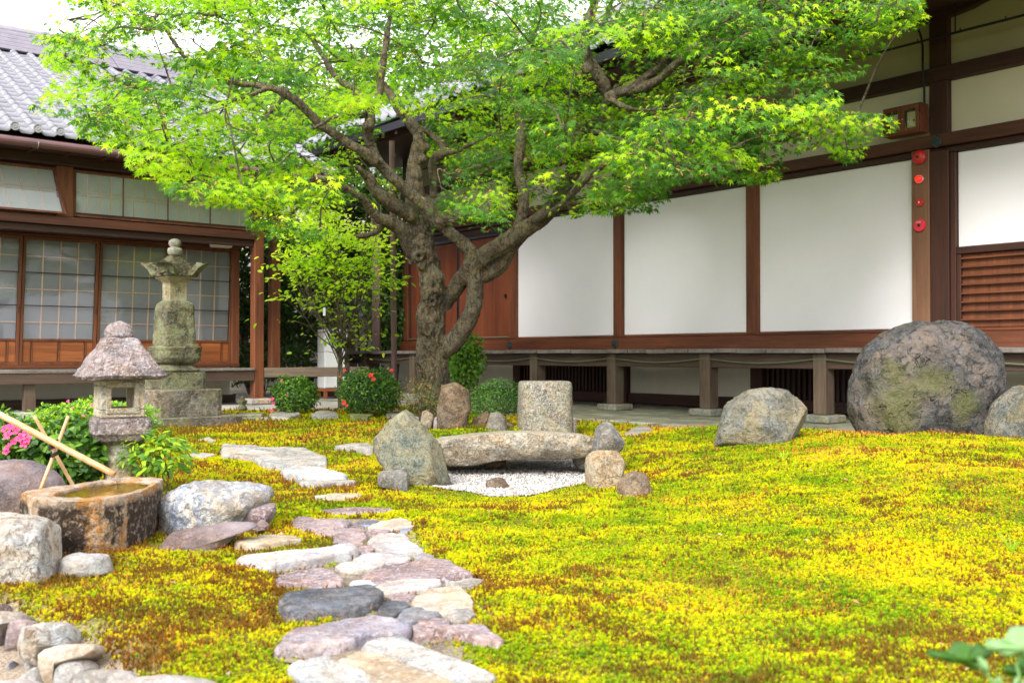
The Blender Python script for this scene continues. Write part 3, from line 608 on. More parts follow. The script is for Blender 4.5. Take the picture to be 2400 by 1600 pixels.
boulder('boulder', Z13([(412,1345),(440,1290),(470,1260),(560,1238),(620,1250),(700,1246),(790,1256),(830,1280),(760,1300),(600,1325),(480,1355)]), 3.25, .06, PATHM['grey'], 'small cracked pale stone in the moss before the basin', seed=11, e=.5, amp=.05, sink=.045)
# rocks round the stone bridge
boulder('boulder', Z10([(1585,300),(1680,200),(1700,130),(1760,55),(1830,38),(1890,70),(1970,160),(2060,240),(2120,350),(2160,450),(2205,560),(2200,600),(2080,632),(1920,650),(1800,560),(1700,500),(1600,380)]), 5.55, .22, M['green_rock'], 'tall pointed grey green rock at the left end of the stone bridge', seed=12, e=.62, amp=.17, ridge=.65, m=90, k=36, thb=.2, facet=.05)
boulder('boulder', Z10([(1605,555),(1640,515),(1820,510),(1880,540),(1905,640),(1840,650),(1780,620),(1640,585)]), 5.2, .08, M['grey_rock'], 'low grey block of stone at the foot of the pointed green rock', seed=13, e=.35, amp=.04, facet=.04, sink=.03)
boulder('boulder', Z7([(1255,1190),(1285,1110),(1300,1030),(1350,1010),(1390,1020),(1430,1070),(1482,1130),(1488,1160),(1440,1200),(1260,1215)]), 6.0, .15, M['grey_rock'], 'smooth grey peaked rock at the right end of the stone bridge', seed=14, e=.55, amp=.05, facet=.03)
boulder('boulder', Z7([(1235,1240),(1260,1205),(1300,1180),(1420,1185),(1480,1220),(1488,1300),(1440,1395),(1340,1405),(1260,1395),(1235,1320)]), 5.35, .12, M['tan_rock'], 'cracked tan rock beside the right edge of the white gravel', seed=15, e=.45, amp=.1, facet=.06, m=70, k=28)
boulder('boulder', Z7([(1410,1400),(1440,1350),(1530,1315),(1610,1330),(1670,1400),(1675,1445),(1560,1462),(1425,1475)]), 5.0, .12, M['brown_rock'], 'low rounded brown and grey rock lowest of the rocks right of the gravel', seed=16, e=.55, amp=.06, facet=.03)
boulder('boulder', Z7([(595,1400),(640,1370),(700,1350),(740,1360),(775,1410),(770,1442),(640,1438)]), 5.25, .06, M['brown_rock'], 'small brown rock standing alone in the white gravel', seed=17, e=.5, amp=.1, facet=.06, sink=.03, z=-.07)
boulder('boulder', Z7([(320,1040),(322,950),(350,830),(352,790),(370,747),(520,765),(545,800),(545,880),(520,1000),(512,1085),(380,1095),(330,1060)]), 8.5, .12, M['brown_rock'], 'tall standing brown slab of rock before the maple trunk', seed=18, e=.3, amp=.05, facet=.07, m=70, k=26, thb=.1)
boulder('boulder', Z7([(225,955),(250,945),(312,950),(308,1020),(260,1070),(225,1030)]), 8.6, .08, M['tan_rock'], 'tan wedge of rock just left of the tall standing brown slab', seed=19, e=.4, amp=.05, facet=.05)
boulder('boulder', Z7([(172,980),(215,985),(240,1050),(235,1075),(190,1060)]), 8.4, .06, M['mauve_rock'], 'small dark wedge of rock behind the pointed green rock', seed=20, e=.4, amp=.05)
boulder('boulder', Z7([(296,1085),(305,1000),(320,978),(328,1000),(332,1090)]), 8.3, .03, PATHM['purple'], 'thin upright sliver of reddish stone beside the standing slab', seed=21, e=.4, amp=.05)
boulder('boulder', Z7([(528,1070),(530,995),(630,940),(645,965),(620,1020),(600,1070)]), 8.7, .1, M['brown_rock'], 'dark slanting rock right of the standing slab', seed=22, e=.4, amp=.07, facet=.06)
boulder('boulder', Z7([(595,1062),(610,1020),(650,960),(700,950),(745,985),(762,1020),(755,1065),(650,1075)]), 8.4, .12, M['grey_rock'], 'rounded grey rock between the shrub and the stone bridge', seed=23, e=.55, amp=.06)
boulder('boulder', Z7([(740,1060),(745,1015),(790,1030),(838,1040),(838,1070),(760,1075)]), 8.6, .08, M['brown_rock'], 'little brown rock against the left side of the granite pillar basin', seed=24, e=.5, amp=.06)
boulder('boulder', Z8([(635,870),(660,790),(700,720),(760,670),(830,620),(900,612),(1030,620),(1090,650),(1150,700),(1170,760),(1130,830),(1000,880),(930,900),(850,885)]), 6.75, .26, M['big_rock2'], 'middle sized craggy grey green boulder before the deck posts', seed=25, e=.6, amp=.11, ridge=.65, m=96, k=38, facet=.05)
big = boulder('boulder', Z8([(1410,650),(1415,600),(1430,540),(1450,450),(1500,380),(1580,320),(1680,275),(1780,250),(1900,243),(2000,255),(2100,310),(2190,400),(2200,500),(2215,600),(2195,700),(2155,800),(2130,865),(1980,872),(1700,868),(1500,862),(1425,830),(1404,740)]), 7.15, .36, M['big_rock'], 'huge rounded dark mauve boulder with a green patch', seed=26, e=.60, amp=.085, ridge=.75, m=130, k=56, fr=5, facet=.02)
boulder('boulder', Z8([(2155,880),(2165,820),(2190,760),(2215,660),(2240,610),(2320,600),(2440,608),(2490,700),(2500,920),(2350,930),(2200,915)]), 6.7, .25, M['big_rock2'], 'grey boulder half out of view right of the huge rounded boulder', seed=27, e=.55, amp=.09, facet=.04, m=80, k=30)
boulder('boulder', [(2392, 1312), (2396, 1275), (2420, 1262), (2470, 1270), (2480, 1320)], 4.35, .08, M['mauve_rock'], 'dark stone peeping in at the right border above the moss', seed=28)
def add_patch(mat, blobs, col, amt=.85):
    """a growth of algae with a shape of its own: ellipsoidal blobs in the rock's own coordinates, ragged by noise"""
    nt = mat.node_tree; N = NT(nt); pr = [n for n in nt.nodes if n.type == 'BSDF_PRINCIPLED'][0]
    src = pr.inputs['Base Color'].links[0].from_socket; co = N.n('ShaderNodeTexCoord').outputs['Object']
    tot = None
    for c, r in blobs:
        mp = N.n('ShaderNodeMapping', vector_type='POINT'); mp.inputs['Location'].default_value = tuple(-a / b for a, b in zip(c, r)); mp.inputs['Scale'].default_value = tuple(1 / b for b in r)
        N.l(co, mp.inputs['Vector']); ln = N.n('ShaderNodeVectorMath', operation='LENGTH'); N.l(mp.outputs[0], ln.inputs[0])
        f = N.math('SUBTRACT', 1.0, ln.outputs['Value']); tot = f if tot is None else N.math('MAXIMUM', tot, f)
    f = N.math('ADD', tot, N.math('MULTIPLY', N.math('SUBTRACT', N.noise(co, 6, 7, .72, .8), .5), 1.9))
    k = N.math('MULTIPLY', N.ramp(f, [(-.02, g3(0)), (.62, g3(1))]), amt); N.l(N.mix(k, src, col), pr.inputs['Base Color'])
add_patch(M['big_rock'], [((-.34, -.3, .36), (.20, .5, .34)), ((-.10, -.3, .50), (.22, .5, .15)), ((.10, -.3, .36), (.13, .5, .15))], (.105, .11, .03), .66)
# ------------------------------------------------------------------ scattering (moss, leaves, pebbles): a cloud of points, each point one small mesh
PROTO = bpy.data.collections.new('prototypes')
def proto_coll(name, objs):
    c = bpy.data.collections.new(name)
    for o in objs: c.objects.link(o)
    return c
def proto(name, v, f, mat, smooth=False):
    me = bpy.data.meshes.new(name); me.from_pydata([tuple(map(float, q)) for q in v], [], f); me.update(); me.materials.append(mat)
    if smooth: me.polygons.foreach_set('use_smooth', [True] * len(me.polygons))
    return bpy.data.objects.new(name, me)
def euler_from(nrm, tip):
    """rotation whose z axis is nrm and whose y axis lies along tip (arrays)"""
    z = nrm / np.linalg.norm(nrm, axis=1)[:, None]; y = tip - z * (tip * z).sum(1)[:, None]; y /= np.linalg.norm(y, axis=1)[:, None] + 1e-9; x = np.cross(y, z)
    # matrix columns x,y,z -> XYZ euler
    ry = np.arcsin(np.clip(-x[:, 2], -1, 1)); rx = np.arctan2(y[:, 2], z[:, 2]); rz = np.arctan2(x[:, 1], x[:, 0]); return np.stack([rx, ry, rz], 1)
def scatter(name, pts, rot, scl, pick, protos, parent=None, world=True, origin=None):
    pts = np.asarray(pts, float)
    if parent is not None and world: pts = to_local(pts, parent)
    if parent is not None and parent.rotation_euler[2] != 0: rot = rot.copy(); rot[:, 2] -= parent.rotation_euler[2]
    me = bpy.data.meshes.new(name); me.vertices.add(len(pts)); me.vertices.foreach_set('co', pts.astype(np.float32).ravel())
    for nm, ty, ar, key in (('rot', 'FLOAT_VECTOR', rot, 'vector'), ('scl', 'FLOAT', scl, 'value'), ('pick', 'INT', pick, 'value')):
        a = me.attributes.new(nm, ty, 'POINT'); a.data.foreach_set(key, np.asarray(ar, np.int32 if ty == 'INT' else np.float32).ravel())
    o = bpy.data.objects.new(name, me); COL.objects.link(o)
    if parent is not None: o.parent = parent
    ng = bpy.data.node_groups.new(name + '_scatter', 'GeometryNodeTree')
    ng.interface.new_socket('Geometry', in_out='INPUT', socket_type='NodeSocketGeometry'); ng.interface.new_socket('Geometry', in_out='OUTPUT', socket_type='NodeSocketGeometry')
    gi, go = ng.nodes.new('NodeGroupInput'), ng.nodes.new('NodeGroupOutput'); io = ng.nodes.new('GeometryNodeInstanceOnPoints'); ci = ng.nodes.new('GeometryNodeCollectionInfo')
    ci.inputs[0].default_value = protos; ci.inputs['Separate Children'].default_value = True; ci.inputs['Reset Children'].default_value = True
    io.inputs['Pick Instance'].default_value = True
    def at(nm, ty):
        q = ng.nodes.new('GeometryNodeInputNamedAttribute'); q.data_type = ty; q.inputs[0].default_value = nm; return q.outputs[0]
    L = ng.links.new; L(gi.outputs[0], io.inputs['Points']); L(ci.outputs[0], io.inputs['Instance']); L(at('pick', 'INT'), io.inputs['Instance Index'])
    e2r = ng.nodes.new('FunctionNodeEulerToRotation'); L(at('rot', 'FLOAT_VECTOR'), e2r.inputs[0]); L(e2r.outputs[0], io.inputs['Rotation']); L(at('scl', 'FLOAT'), io.inputs['Scale']); L(io.outputs[0], go.inputs[0])
    md = o.modifiers.new('scatter', 'NODES'); md.node_group = ng; tag(o, kind='stuff'); return o
# ---- gravel
bed, _ = grid_sheet('gravel_bed', np.arange(-.75, 1.0, .03), np.arange(4.2, 7.8, .03), lambda x, y: T(x, y) + .006, plain_mat('gravel_base', (.22, .21, .19), .95, .3, 60, .5), lambda x, y: pdist(x, y, GRAVEL) < .0)
tag(bed, kind='structure')
def pebble(name, s, mat):
    bm = bmesh.new(); bmesh.ops.create_icosphere(bm, subdivisions=1, radius=.5)
    for w in bm.verts: w.co = Vector((w.co.x * 1.0, w.co.y * .75, w.co.z * .55)) * (1 + .35 * random.uniform(-1, 1))
    o = proto(name, [w.co[:] for w in bm.verts], [[w.index for w in f.verts] for f in bm.faces], mat); bm.free(); return o
pm = [plain_mat('white_gravel', (.45, .43, .41), .8, .15, 40, .2), plain_mat('grey_gravel', (.25, .24, .22), .8, .2, 40, .2), plain_mat('tan_gravel', (.42, .32, .24), .8, .2, 40, .2)]
pc = proto_coll('pebbles', [pebble('p%d' % i, 1, pm[[0, 0, 0, 1, 2][i]]) for i in range(5)])
n = 26000; q = np.stack([rng.uniform(-.75, 1.0, n), rng.uniform(4.2, 7.7, n)], 1); q = q[pdist(q[:, 0], q[:, 1], GRAVEL) < .01]; n = len(q)
gr = scatter('gravel', np.c_[q, T(q[:, 0], q[:, 1]) + .009], rng.uniform(0, 6.28, (n, 3)), rng.uniform(.008, .017, n), rng.choice(5, n, p=[.27, .27, .24, .15, .07]), pc)
tag(gr, 'pale crushed gravel raked in the dry pond under the stone bridge', 'gravel')
# ---- moss
def moss_mat(name, stops, trans=.25, dark=0.0):
    m, nt, out = newmat(name); N = NT(nt)
    pos = N.n('ShaderNodeNewGeometry').outputs['Position']; rnd = N.n('ShaderNodeObjectInfo').outputs['Random']
    a = N.noise(pos, 1.0, 5, .65, .5); b = N.noise(pos, 7, 3, .6)
    f = N.math('ADD', N.math('ADD', N.math('MULTIPLY', a, .62), N.math('MULTIPLY', b, .26)), N.math('MULTIPLY', rnd, .12))
    k = len(stops); col = N.ramp(f, [(.36 + .26 * i / max(1, k - 1), s) for i, s in enumerate(stops)])
    oc = N.n('ShaderNodeTexCoord').outputs['Object']; sp = N.n('ShaderNodeSeparateXYZ'); N.l(oc, sp.inputs[0])
    p = N.n('ShaderNodeBsdfPrincipled', inp={'Roughness': .7, 'Specular IOR Level': .15}); N.l(col, p.inputs['Base Color'])
    t = N.n('ShaderNodeBsdfTranslucent'); N.l(N.mix(1.0, col, (1.3, 1.3, .6), 'MULTIPLY'), t.inputs[0])
    ms = N.n('ShaderNodeMixShader'); ms.inputs[0].default_value = trans; N.l(p.outputs[0], ms.inputs[1]); N.l(t.outputs[0], ms.inputs[2]); N.l(ms.outputs[0], out.inputs[0]); return m
M['moss_g'] = moss_mat('yellow_green_moss', [(.09, .20, .004), (.25, .37, .004), (.52, .52, .003), (.66, .52, .003)])
M['moss_b'] = moss_mat('brown_moss_tips', [(.13, .115, .010), (.17, .10, .012), (.24, .085, .012)], .1)
M['moss_o'] = moss_mat('orange_moss_stalks', [(.55, .13, .015), (.72, .24, .025), (.75, .40, .08)], .2)
def sprig(name, nb, h, spread, w, mat, seed, up=.5, tiers=2):
    r = random.Random(seed); v = []; f = []
    for t in range(tiers):
        zb = h * (.15 + .5 * t / max(1, tiers)); 
        for i in range(nb):
            a = 6.283 * (i + .5 * t) / nb + r.uniform(-.3, .3); L = spread * r.uniform(.7, 1.15) * (1 - .25 * t); z1 = zb + h * up * r.uniform(.6, 1.2) * (1 + .6 * t)
            ca, sa = math.cos(a), math.sin(a); k = len(v); ww = w * r.uniform(.8, 1.2)
            v += [(-sa * ww * .5, ca * ww * .5, zb), (sa * ww * .5, -ca * ww * .5, zb), (ca * L * .6 + sa * ww * .55, sa * L * .6 - ca * ww * .55, zb + (z1 - zb) * .75), (ca * L * .6 - sa * ww * .55, sa * L * .6 + ca * ww * .55, zb + (z1 - zb) * .75), (ca * L, sa * L, z1)]
            f += [(k, k + 1, k + 2, k + 3), (k + 3, k + 2, k + 4)]
    return proto(name, v, f, mat)
def stalk(name, mat, seed):
    r = random.Random(seed); v = []; f = []
    for i in range(3):
        x, y = r.uniform(-.35, .35), r.uniform(-.35, .35); k = len(v); lx, ly = x + r.uniform(-.3, .3), y + r.uniform(-.3, .3); h = r.uniform(1.2, 1.9)
        v += [(x - .02, y, 0), (x + .02, y, 0), (lx, ly, h), (lx - .07, ly, h), (lx + .07, ly, h - .02), (lx + .03, ly + .05, h + .28)]; f += [(k, k + 1, k + 2), (k + 3, k + 4, k + 5)]
    return proto(name, v, f, mat)
mp = [sprig('a0', 10, .60, .62, .12, M['moss_g'], 1), sprig('a1', 9, .7, .52, .12, M['moss_g'], 2), sprig('a2', 11, .5, .7, .11, M['moss_g'], 3), sprig('a3', 9, .78, .48, .12, M['moss_g'], 4),
      sprig('b0', 8, .72, .40, .11, M['moss_b'], 5, .9), sprig('b1', 8, .62, .48, .11, M['moss_b'], 6, .8), sprig('b2', 8, .88, .32, .11, M['moss_b'], 7, .9), stalk('c0', M['moss_o'], 8), stalk('c1', M['moss_o'], 9)]
mcoll = proto_coll('moss_sprigs', mp)
def moss_points():
    out = []
    for y0, y1, dens in ((1.55, 2.6, 18000), (2.6, 3.6, 16000), (3.6, 5, 11500), (5, 7, 6800), (7, 10, 2600), (10, 13.4, 1100)):
        w0, w1 = -.62 * y1 - .5, .62 * y1 + .6; n = int((w1 - w0) * (y1 - y0) * dens)
        out.append(np.stack([rng.uniform(w0, w1, n), rng.uniform(y0, y1, n)], 1))
    q = np.vstack(out); x, y = q.T
    hx, hy = hall_l(x, y); lx, ly = left_l(x, y)
    keep = (hy < -2.69) & ((ly < -1.76) | (lx > 1.6)) & (np.abs(x) < .58 * y + .9)
    g = pdist(x, y, GRAVEL); keep &= g > .012 + .02 * n2(x, y, 14, 2, 3)
    s = pdist(x, y, SAND); keep &= (s > .03) | ((s > -.05) & (rng.random(len(x)) < .12))
    pa = pdist(x, y, PATHAREA); keep &= (pa > -.03 + .05 * n2(x, y, 10, 2, 4)) | (n2(x, y, 7, 2, 66) > .28)
    q = q[keep]; x, y = q.T; dm = np.full(len(q), 1.0)
    for F in FOOT:
        c = F.mean(0); rr = np.linalg.norm(F - c, axis=1).max() + .06; near = np.hypot(x - c[0], y - c[1]) < rr
        if near.any(): dm[near] = np.minimum(dm[near], pdist(x[near], y[near], [tuple(p) for p in F]))
    q = q[dm > .002 + .006 * n2(x, y, 30, 1, 2)]; return q
mq = moss_points(); x, y = mq.T; n = len(mq)
# brown patches: stronger on the near left and near right-bottom, sparse on the mound; thin spots where the soil shows
bn = n2(x, y, 2.0, 4, 21) * .75 + n2(x, y, 8, 3, 33) * .65; bias = -.25 + .20 * sstep(.2, -1.2, x) * sstep(6, 3, y) + .10 * sstep(2.9, 2.0, y) + .10 * sstep(.9, .1, np.abs(x - .2)) * sstep(4.2, 5.2, y) * sstep(9, 6, y) + .08 * sstep(6, 9, y) * sstep(.2, -.4, x)
bias = bias - .12 * sstep(.3, 1.0, x) * sstep(2.8, 3.8, y)
pb = sstep(-.30, .46, bn + .55 * n2(x, y, 22, 2, 44) + bias) * .78 + .03
on = n2(x, y, 1.6, 3, 51); po = .05 + .30 * sstep(.05, .4, on) + .55 * sstep(.5, 2.6, x) * sstep(5.0, 6.4, y) * sstep(-.1, .25, n2(x, y, 1.3, 3, 77))
thin = n2(x, y, 5, 3, 91) + bias; keep = ~((thin > .38) & (rng.random(n) < .75)); 
u_ = rng.random(n); pick = np.where(u_ < pb, rng.choice([4, 5, 6], n), np.where(u_ < pb + po * .5, rng.choice([7, 8], n), rng.choice([0, 1, 2, 3], n)))
siz = np.interp(y, [2, 4, 7, 12], [.0103, .0125, .0195, .032]) * rng.uniform(.7, 1.3, n)
siz *= 1 + .35 * n2(x, y, 7, 2, 15)
siz *= np.where(pdist(x, y, GRAVEL) < .25, .65, 1.0)
z = T(x, y) - .15 * siz
rot = np.stack([rng.normal(0, .28, n), rng.normal(0, .28, n), rng.uniform(0, 6.28, n)], 1)
mo = scatter('moss', np.c_[x, y, z][keep], rot[keep], siz[keep], pick[keep], mcoll)
tag(mo, 'yellow green moss carpet with brown and orange tips round the path', 'moss'); print('moss sprigs', int(keep.sum()))
# ---- bits lying on the moss: fallen leaves and needles, one loose scatter
lit = [proto('l0', [(0, 0, 0), (.4, .15, .1), (1, 0, .05), (.4, -.15, .1)], [(0, 1, 2), (0, 2, 3)], plain_mat('dry_leaf', (.42, .2, .08), .7)), proto('l1', [(0, -.02, 0), (1, .1, .15), (0, .02, 0)], [(0, 1, 2)], plain_mat('dry_needle', (.45, .16, .04), .7)), proto('l2', [(0, 0, 0), (.3, .25, .1), (.8, .1, .0), (.3, -.2, .05)], [(0, 1, 2, 3)], plain_mat('pale_petal', (.45, .3, .18), .7))]
sel = rng.choice(n, 420); sel = sel[keep[sel]]
sc_ = scatter('leaf_litter', np.c_[x, y, z + siz * 1.05][sel], rng.uniform(0, 6.28, (len(sel), 3)) * [.08, .08, 1], rng.uniform(.015, .035, len(sel)), rng.integers(0, 3, len(sel)), proto_coll('litter', lit))
tag(sc_, 'dry leaves and needles fallen on the moss', 'leaf litter')
# ------------------------------------------------------------------ the hall
hall = empty('temple_hall', HO, HRZ); tag(hall, 'long white panelled temple hall with dark timber posts behind the maple', 'hall')
def bx(name, par, mat, *b, bev=.006): return MB().box(*b, bev).build(name, M[mat] if isinstance(mat, str) else mat, par)
XL, XR = -10.04, 5.0
POSTS = [2.42, 0.1, -2.31, -4.62, -6.96]
DECKZ = .755
for x in POSTS + [XL]:
    w = .1 if x in (.1, 2.42) else .075
    bx('post', hall, 'wood_z' if x < 0 else 'dwood_z', x - w, x + w, -.075 if w > .08 else -.06, .10, .945, 2.80)
    bx('upper_post', hall, 'dwood_z', x - w, x + w, -.075, .10, 2.965, 4.34)
bx('sill_beam', hall, 'wood_x', -4.56, XR, -.10, .08, DECKZ + .004, .925)
bx('sill_beam', hall, 'wood_x', XL - .12, -4.566, -.10, .08, DECKZ + .004, .925)
bx('sill_rail', hall, 'wood_x', XL, XR, -.05, .06, .929, .962)
bx('lintel_beam', hall, 'mwood_x', XL - .1, XR, -.12, .04, 2.835, 2.962)
bx('lintel_rail', hall, 'dwood_x', XL, XR, -.05, .06, 2.77, 2.83)
bx('tie_beam', hall, 'dwood_x', XL - .1, XR, -.10, .04, 3.515, 3.66)
bx('eave_beam', hall, 'dwood_x', XL - .3, XR, -.14, .10, 4.34, 4.56)
# white panels between posts and plaster fields above
for a, b in ((-2.235, -.20), (-4.545, -2.385), (-6.885, -4.695)):
    bx('wall_panel', hall, 'panel', a + .012, b - .012, .0, .03, .966, 2.765)
    bx('jamb', hall, 'wood_z', a - .002, a + .012, -.045, .03, .964, 2.768, bev=.002); bx('jamb', hall, 'wood_z', b - .012, b + .002, -.045, .03, .964, 2.768, bev=.002)
bx('wall_panel', hall, 'panel', .265, 2.30, .0, .03, 1.79, 2.765)
bx('jamb', hall, 'dwood_z', .203, .262, -.05, .04, .964, 2.768)
bx('wall_panel', hall, 'panel', 2.53, XR, .0, .03, .966, 2.765)
bx('louver_lintel', hall, 'dwood_x', .265, 2.32, -.045, .05, 1.715, 1.787)
bx('louver_board', hall, 'wood_z', .265, 2.32, .0, .03, .966, 1.712)
for i in range(8): bx('louver_slat', hall, 'wood_x', .31, 2.32, -.045, -.003, 1.035 + i * .089, 1.053 + i * .089, bev=.003)
bx('jamb', hall, 'dwood_z', .266, .31, -.047, -.002, .966, 1.712)
ends = [XL] + sorted([-6.96, -4.62, -2.31, .1, 2.42]) + [XR]
for a, b in zip(ends[:-1], ends[1:]):
    bx('plaster_field', hall, 'plaster', a + .08, b - .08, .0, .03, 2.966, 3.512, bev=.002)
    bx('plaster_field', hall, 'plaster_shaded', a + .08, b - .08, .0, .03, 3.664, 4.338, bev=.002)
# board with the alarm devices
bx('device_board', hall, 'lwood_z', -.20, -.004, -.085, -.052, .93, 2.832)
# doors at the far bay: boards, black strip, handles, weathered sill
for a, b in ((-9.93, -8.50), (-8.44, -7.04)):
    k = 4; w = (b - a) / k
    for i in range(k): bx('door_board', hall, 'door_z', a + i * w + .002, a + (i + 1) * w - .002, -.01 + .001 * (i % 2), .02, .985, 2.60, bev=.003)
bx('door_strip', hall, 'black', -8.498, -8.442, -.02, .03, .985, 2.60); bx('door_strip', hall, 'black', -9.96, -9.932, -.02, .03, .985, 2.60)
bx('door_sill', hall, 'rail', -9.93, -7.04, -.065, -.0, .963, .984)
bx('door_head', hall, 'black', -9.95, -7.04, -.04, .03, 2.602, 2.66); bx('door_head_board', hall, 'dwood_x', -9.95, -7.04, -.01, .03, 2.662, 2.768)
MB().tube([(-7.16, -.03, 1.60), (-7.16, -.03, 1.66)], .02, 12).build('door_handle', M['black'], hall)
# hexagonal bronze nail covers
def hexcover(x, z, r=.062, yy=-.125):
    m = MB(); pr = [(math.cos(R(60 * i + 30)), math.sin(R(60 * i + 30))) for i in range(6)]
    v = [(x + r * a, yy, z + r * 1.15 * b) for a, b in pr] + [(x + r * .86 * a, yy - .012, z + r * 1.0 * b) for a, b in pr]
    m.add(v, [(i, (i + 1) % 6, 6 + (i + 1) % 6, 6 + i) for i in range(6)] + [(6, 7, 8, 9, 10, 11)])
    for i in range(6): a = R(60 * i); m.lathe([(.001, .0), (.009, .0), (.009, .004), (.001, .005)], 8, (0, 0, 0)); 
    k = 6 * 8 * 4
    # turn the little studs onto the face
    base = len(m.v) - 6 * 32
    for i in range(6):
        a = R(60 * i)
        for j in range(32):
            X, Y, Z = m.v[base + i * 32 + j]; m.v[base + i * 32 + j] = (x + .55 * r * math.cos(a) + X, yy - .012 - Z, z + .6 * r * math.sin(a) + Y)
    n0 = len(m.v); m.lathe([(.001, 0), (.02, 0), (.014, .014), (.001, .018)], 12)
    for j in range(n0, len(m.v)): X, Y, Z = m.v[j]; m.v[j] = (x + X, yy - .012 - Z, z + Y)
    return m.build('nail_cover', M['iron'], hall)
for x in (.1, -2.31, -4.62): hexcover(x, 2.885)
for x in (-4.62, -6.96): hexcover(x, .845, yy=-.105)
# boat shaped bracket arm on the main post
def bracket(x):
    pr = [(-.62, 4.335), (-.60, 4.25), (-.52, 4.205), (-.38, 4.165), (-.2, 4.14), (.2, 4.14), (.38, 4.165), (.52, 4.205), (.60, 4.25), (.62, 4.335)]
    m = MB(); n = len(pr); m.add([(x + a, -.17, b) for a, b in pr] + [(x + a, .0 - .078, b) for a, b in pr], [tuple(range(n))[::-1], tuple(range(n, 2 * n))] + [(i, i + 1, n + i + 1, n + i) for i in range(n - 1)] + [(n - 1, 0, n, 2 * n - 1)])
    return m.build('bracket_arm', M['dwood_x'], hall)
for x in (.1, -4.62): bracket(x)
# curtain rod with hangers and a cable
def hang(): 
    m = MB().tube([(XL, -.30, 3.90), (XR, -.30, 3.90)], .013, 8); r = m.build('hanging_rod', M['black'], hall)
    for x in np.arange(-9.2, 4.5, 1.2): MB().tube([(x, -.30, 3.90), (x, -.30, 4.42)], .007, 6).build('rod_hanger', M['black'], hall)
    for x in np.arange(-9.0, 4.5, .45): MB().tube([(x, -.30, 3.912), (x, -.30, 3.935)], .006, 6).build('rod_hook', M['black'], hall)
hang()
MB().tube(catmull([(-.04, -.10, 3.29), (-.04, -.105, 3.5), (-.04, -.13, 3.68), (-.05, -.12, 3.95), (-.09, -.16, 4.15), (-.10, -.2, 4.34)], 5), .012, 8).build('cable', M['black'], hall)
# the eaves: sloping soffit boards, rafters, fascia, roof
def sl(y): return 4.62 + (y) * .30       # underside height: falls outwards
YE = -2.25
m = MB(); m.add([(XL - .9, YE, sl(YE)), (XR, YE, sl(YE)), (XR, .2, sl(.2)), (XL - .9, .2, sl(.2)), (XL - .9, YE, sl(YE) + .03), (XR, YE, sl(YE) + .03), (XR, .2, sl(.2) + .03), (XL - .9, .2, sl(.2) + .03)], [(0, 1, 2, 3), (7, 6, 5, 4), (0, 4, 5, 1), (1, 5, 6, 2), (2, 6, 7, 3), (3, 7, 4, 0)])
m.build('soffit', M['dwood_x'], hall)
raf = None
for i, x in enumerate(np.arange(XL - .85, XR, .36)):
    if raf is None:
        v = []
        for yy in (YE + .02, .15):
            for a, b in ((-.03, -.075), (.03, -.075), (.03, -.004), (-.03, -.004)): v.append((a, yy, sl(yy) + b))
        raf = obj('rafter', v, [(0, 1, 2, 3), (7, 6, 5, 4), (0, 4, 5, 1), (1, 5, 6, 2), (2, 6, 7, 3), (3, 7, 4, 0)], M['dwood_z'], hall); raf.location = (x, 0, 0)
    else: copyo(raf, hall, (x, 0, 0))
bx('eave_fascia', hall, 'black', XL - .95, XR, YE - .03, YE - .002, sl(YE) - .02, sl(YE) + .10)
def wave(s): 
    s = s % 1.0; return .030 * math.cos(2 * math.pi * (s - .18)) + (.012 * math.cos(4 * math.pi * (s - .18)))
def wavy_roof(name, par, x0, x1, yb, zb, run, tanp, tw=.26, row=.235, mat='tile', kind='stuff'):
    nx = int((x1 - x0) / tw * 7); nr = int(run / row); v = []; f = []
    for j in range(nr):
        for e in (0, 1):
            yy = yb + (j + e * 1.06) * row; zz = zb + (yy - yb) * tanp + (.028 if e == 0 else 0)
            for i in range(nx + 1): xx = x0 + (x1 - x0) * i / nx; v.append((xx, yy, zz + wave(xx / tw)))
    w = nx + 1
    for j in range(nr):
        for i in range(nx): a = 2 * j * w + i; f.append((a, a + 1, a + w + 1, a + w))
        if j: 
            for i in range(nx): a = (2 * j - 1) * w + i; f.append((a, a + 1, a + w + 1, a + w)) if False else None
    f = [q for q in f if q]; n0 = len(v)
    for j in range(nr):     # front lips
        a = 2 * j * w
        for i in range(w): x_, y_, z_ = v[a + i]; v.append((x_, y_, z_ - .03))
        b = n0 + j * w
        for i in range(nx): f.append((b + i, b + i + 1, a + i + 1, a + i))
    o = obj(name, v, f, M[mat], par, smooth=False)
    if kind: tag(o, kind=kind)
    return o
wavy_roof('roof_tiles', hall, XL - .95, XR, YE - .08, sl(YE) + .16, 6.4, .52, row=.3)
m = MB().box(XL - .9, XR, 4.0, 4.4, 7.05, 7.6, .02); m.build('roof_ridge', M['ridge'], hall)
m = MB(); m.add([(XL - .9, YE, sl(YE) + .03), (XL - .9, 4.1, 7.1), (XL - .9, 4.1, 4.7), (XR, YE, sl(YE) + .03), (XR, 4.1, 7.1), (XR, 4.1, 4.7)], [(0, 1, 2), (3, 5, 4), (0, 3, 4, 1), (0, 2, 5, 3), (1, 4, 5, 2)]); m.build('roof_body', M['dwood_x'], hall)
# the body of the hall behind the facade and its far end wall
bx('side_wall', hall, 'plaster', XL + .03, XL + .06, .10, 6.0, .9, 4.5, bev=0); bx('back_wall', hall, 'dwood_x', XL, XR, 6.0, 6.1, .2, 4.6, bev=0)
for y in (2.2, 4.3): bx('post', hall, 'dwood_z', XL - .07, XL + .07, y, y + .14, .2, 4.4)
bx('floor_slab', hall, 'dwood_x', XL, XR, .12, 6, .60, .70, bev=0)
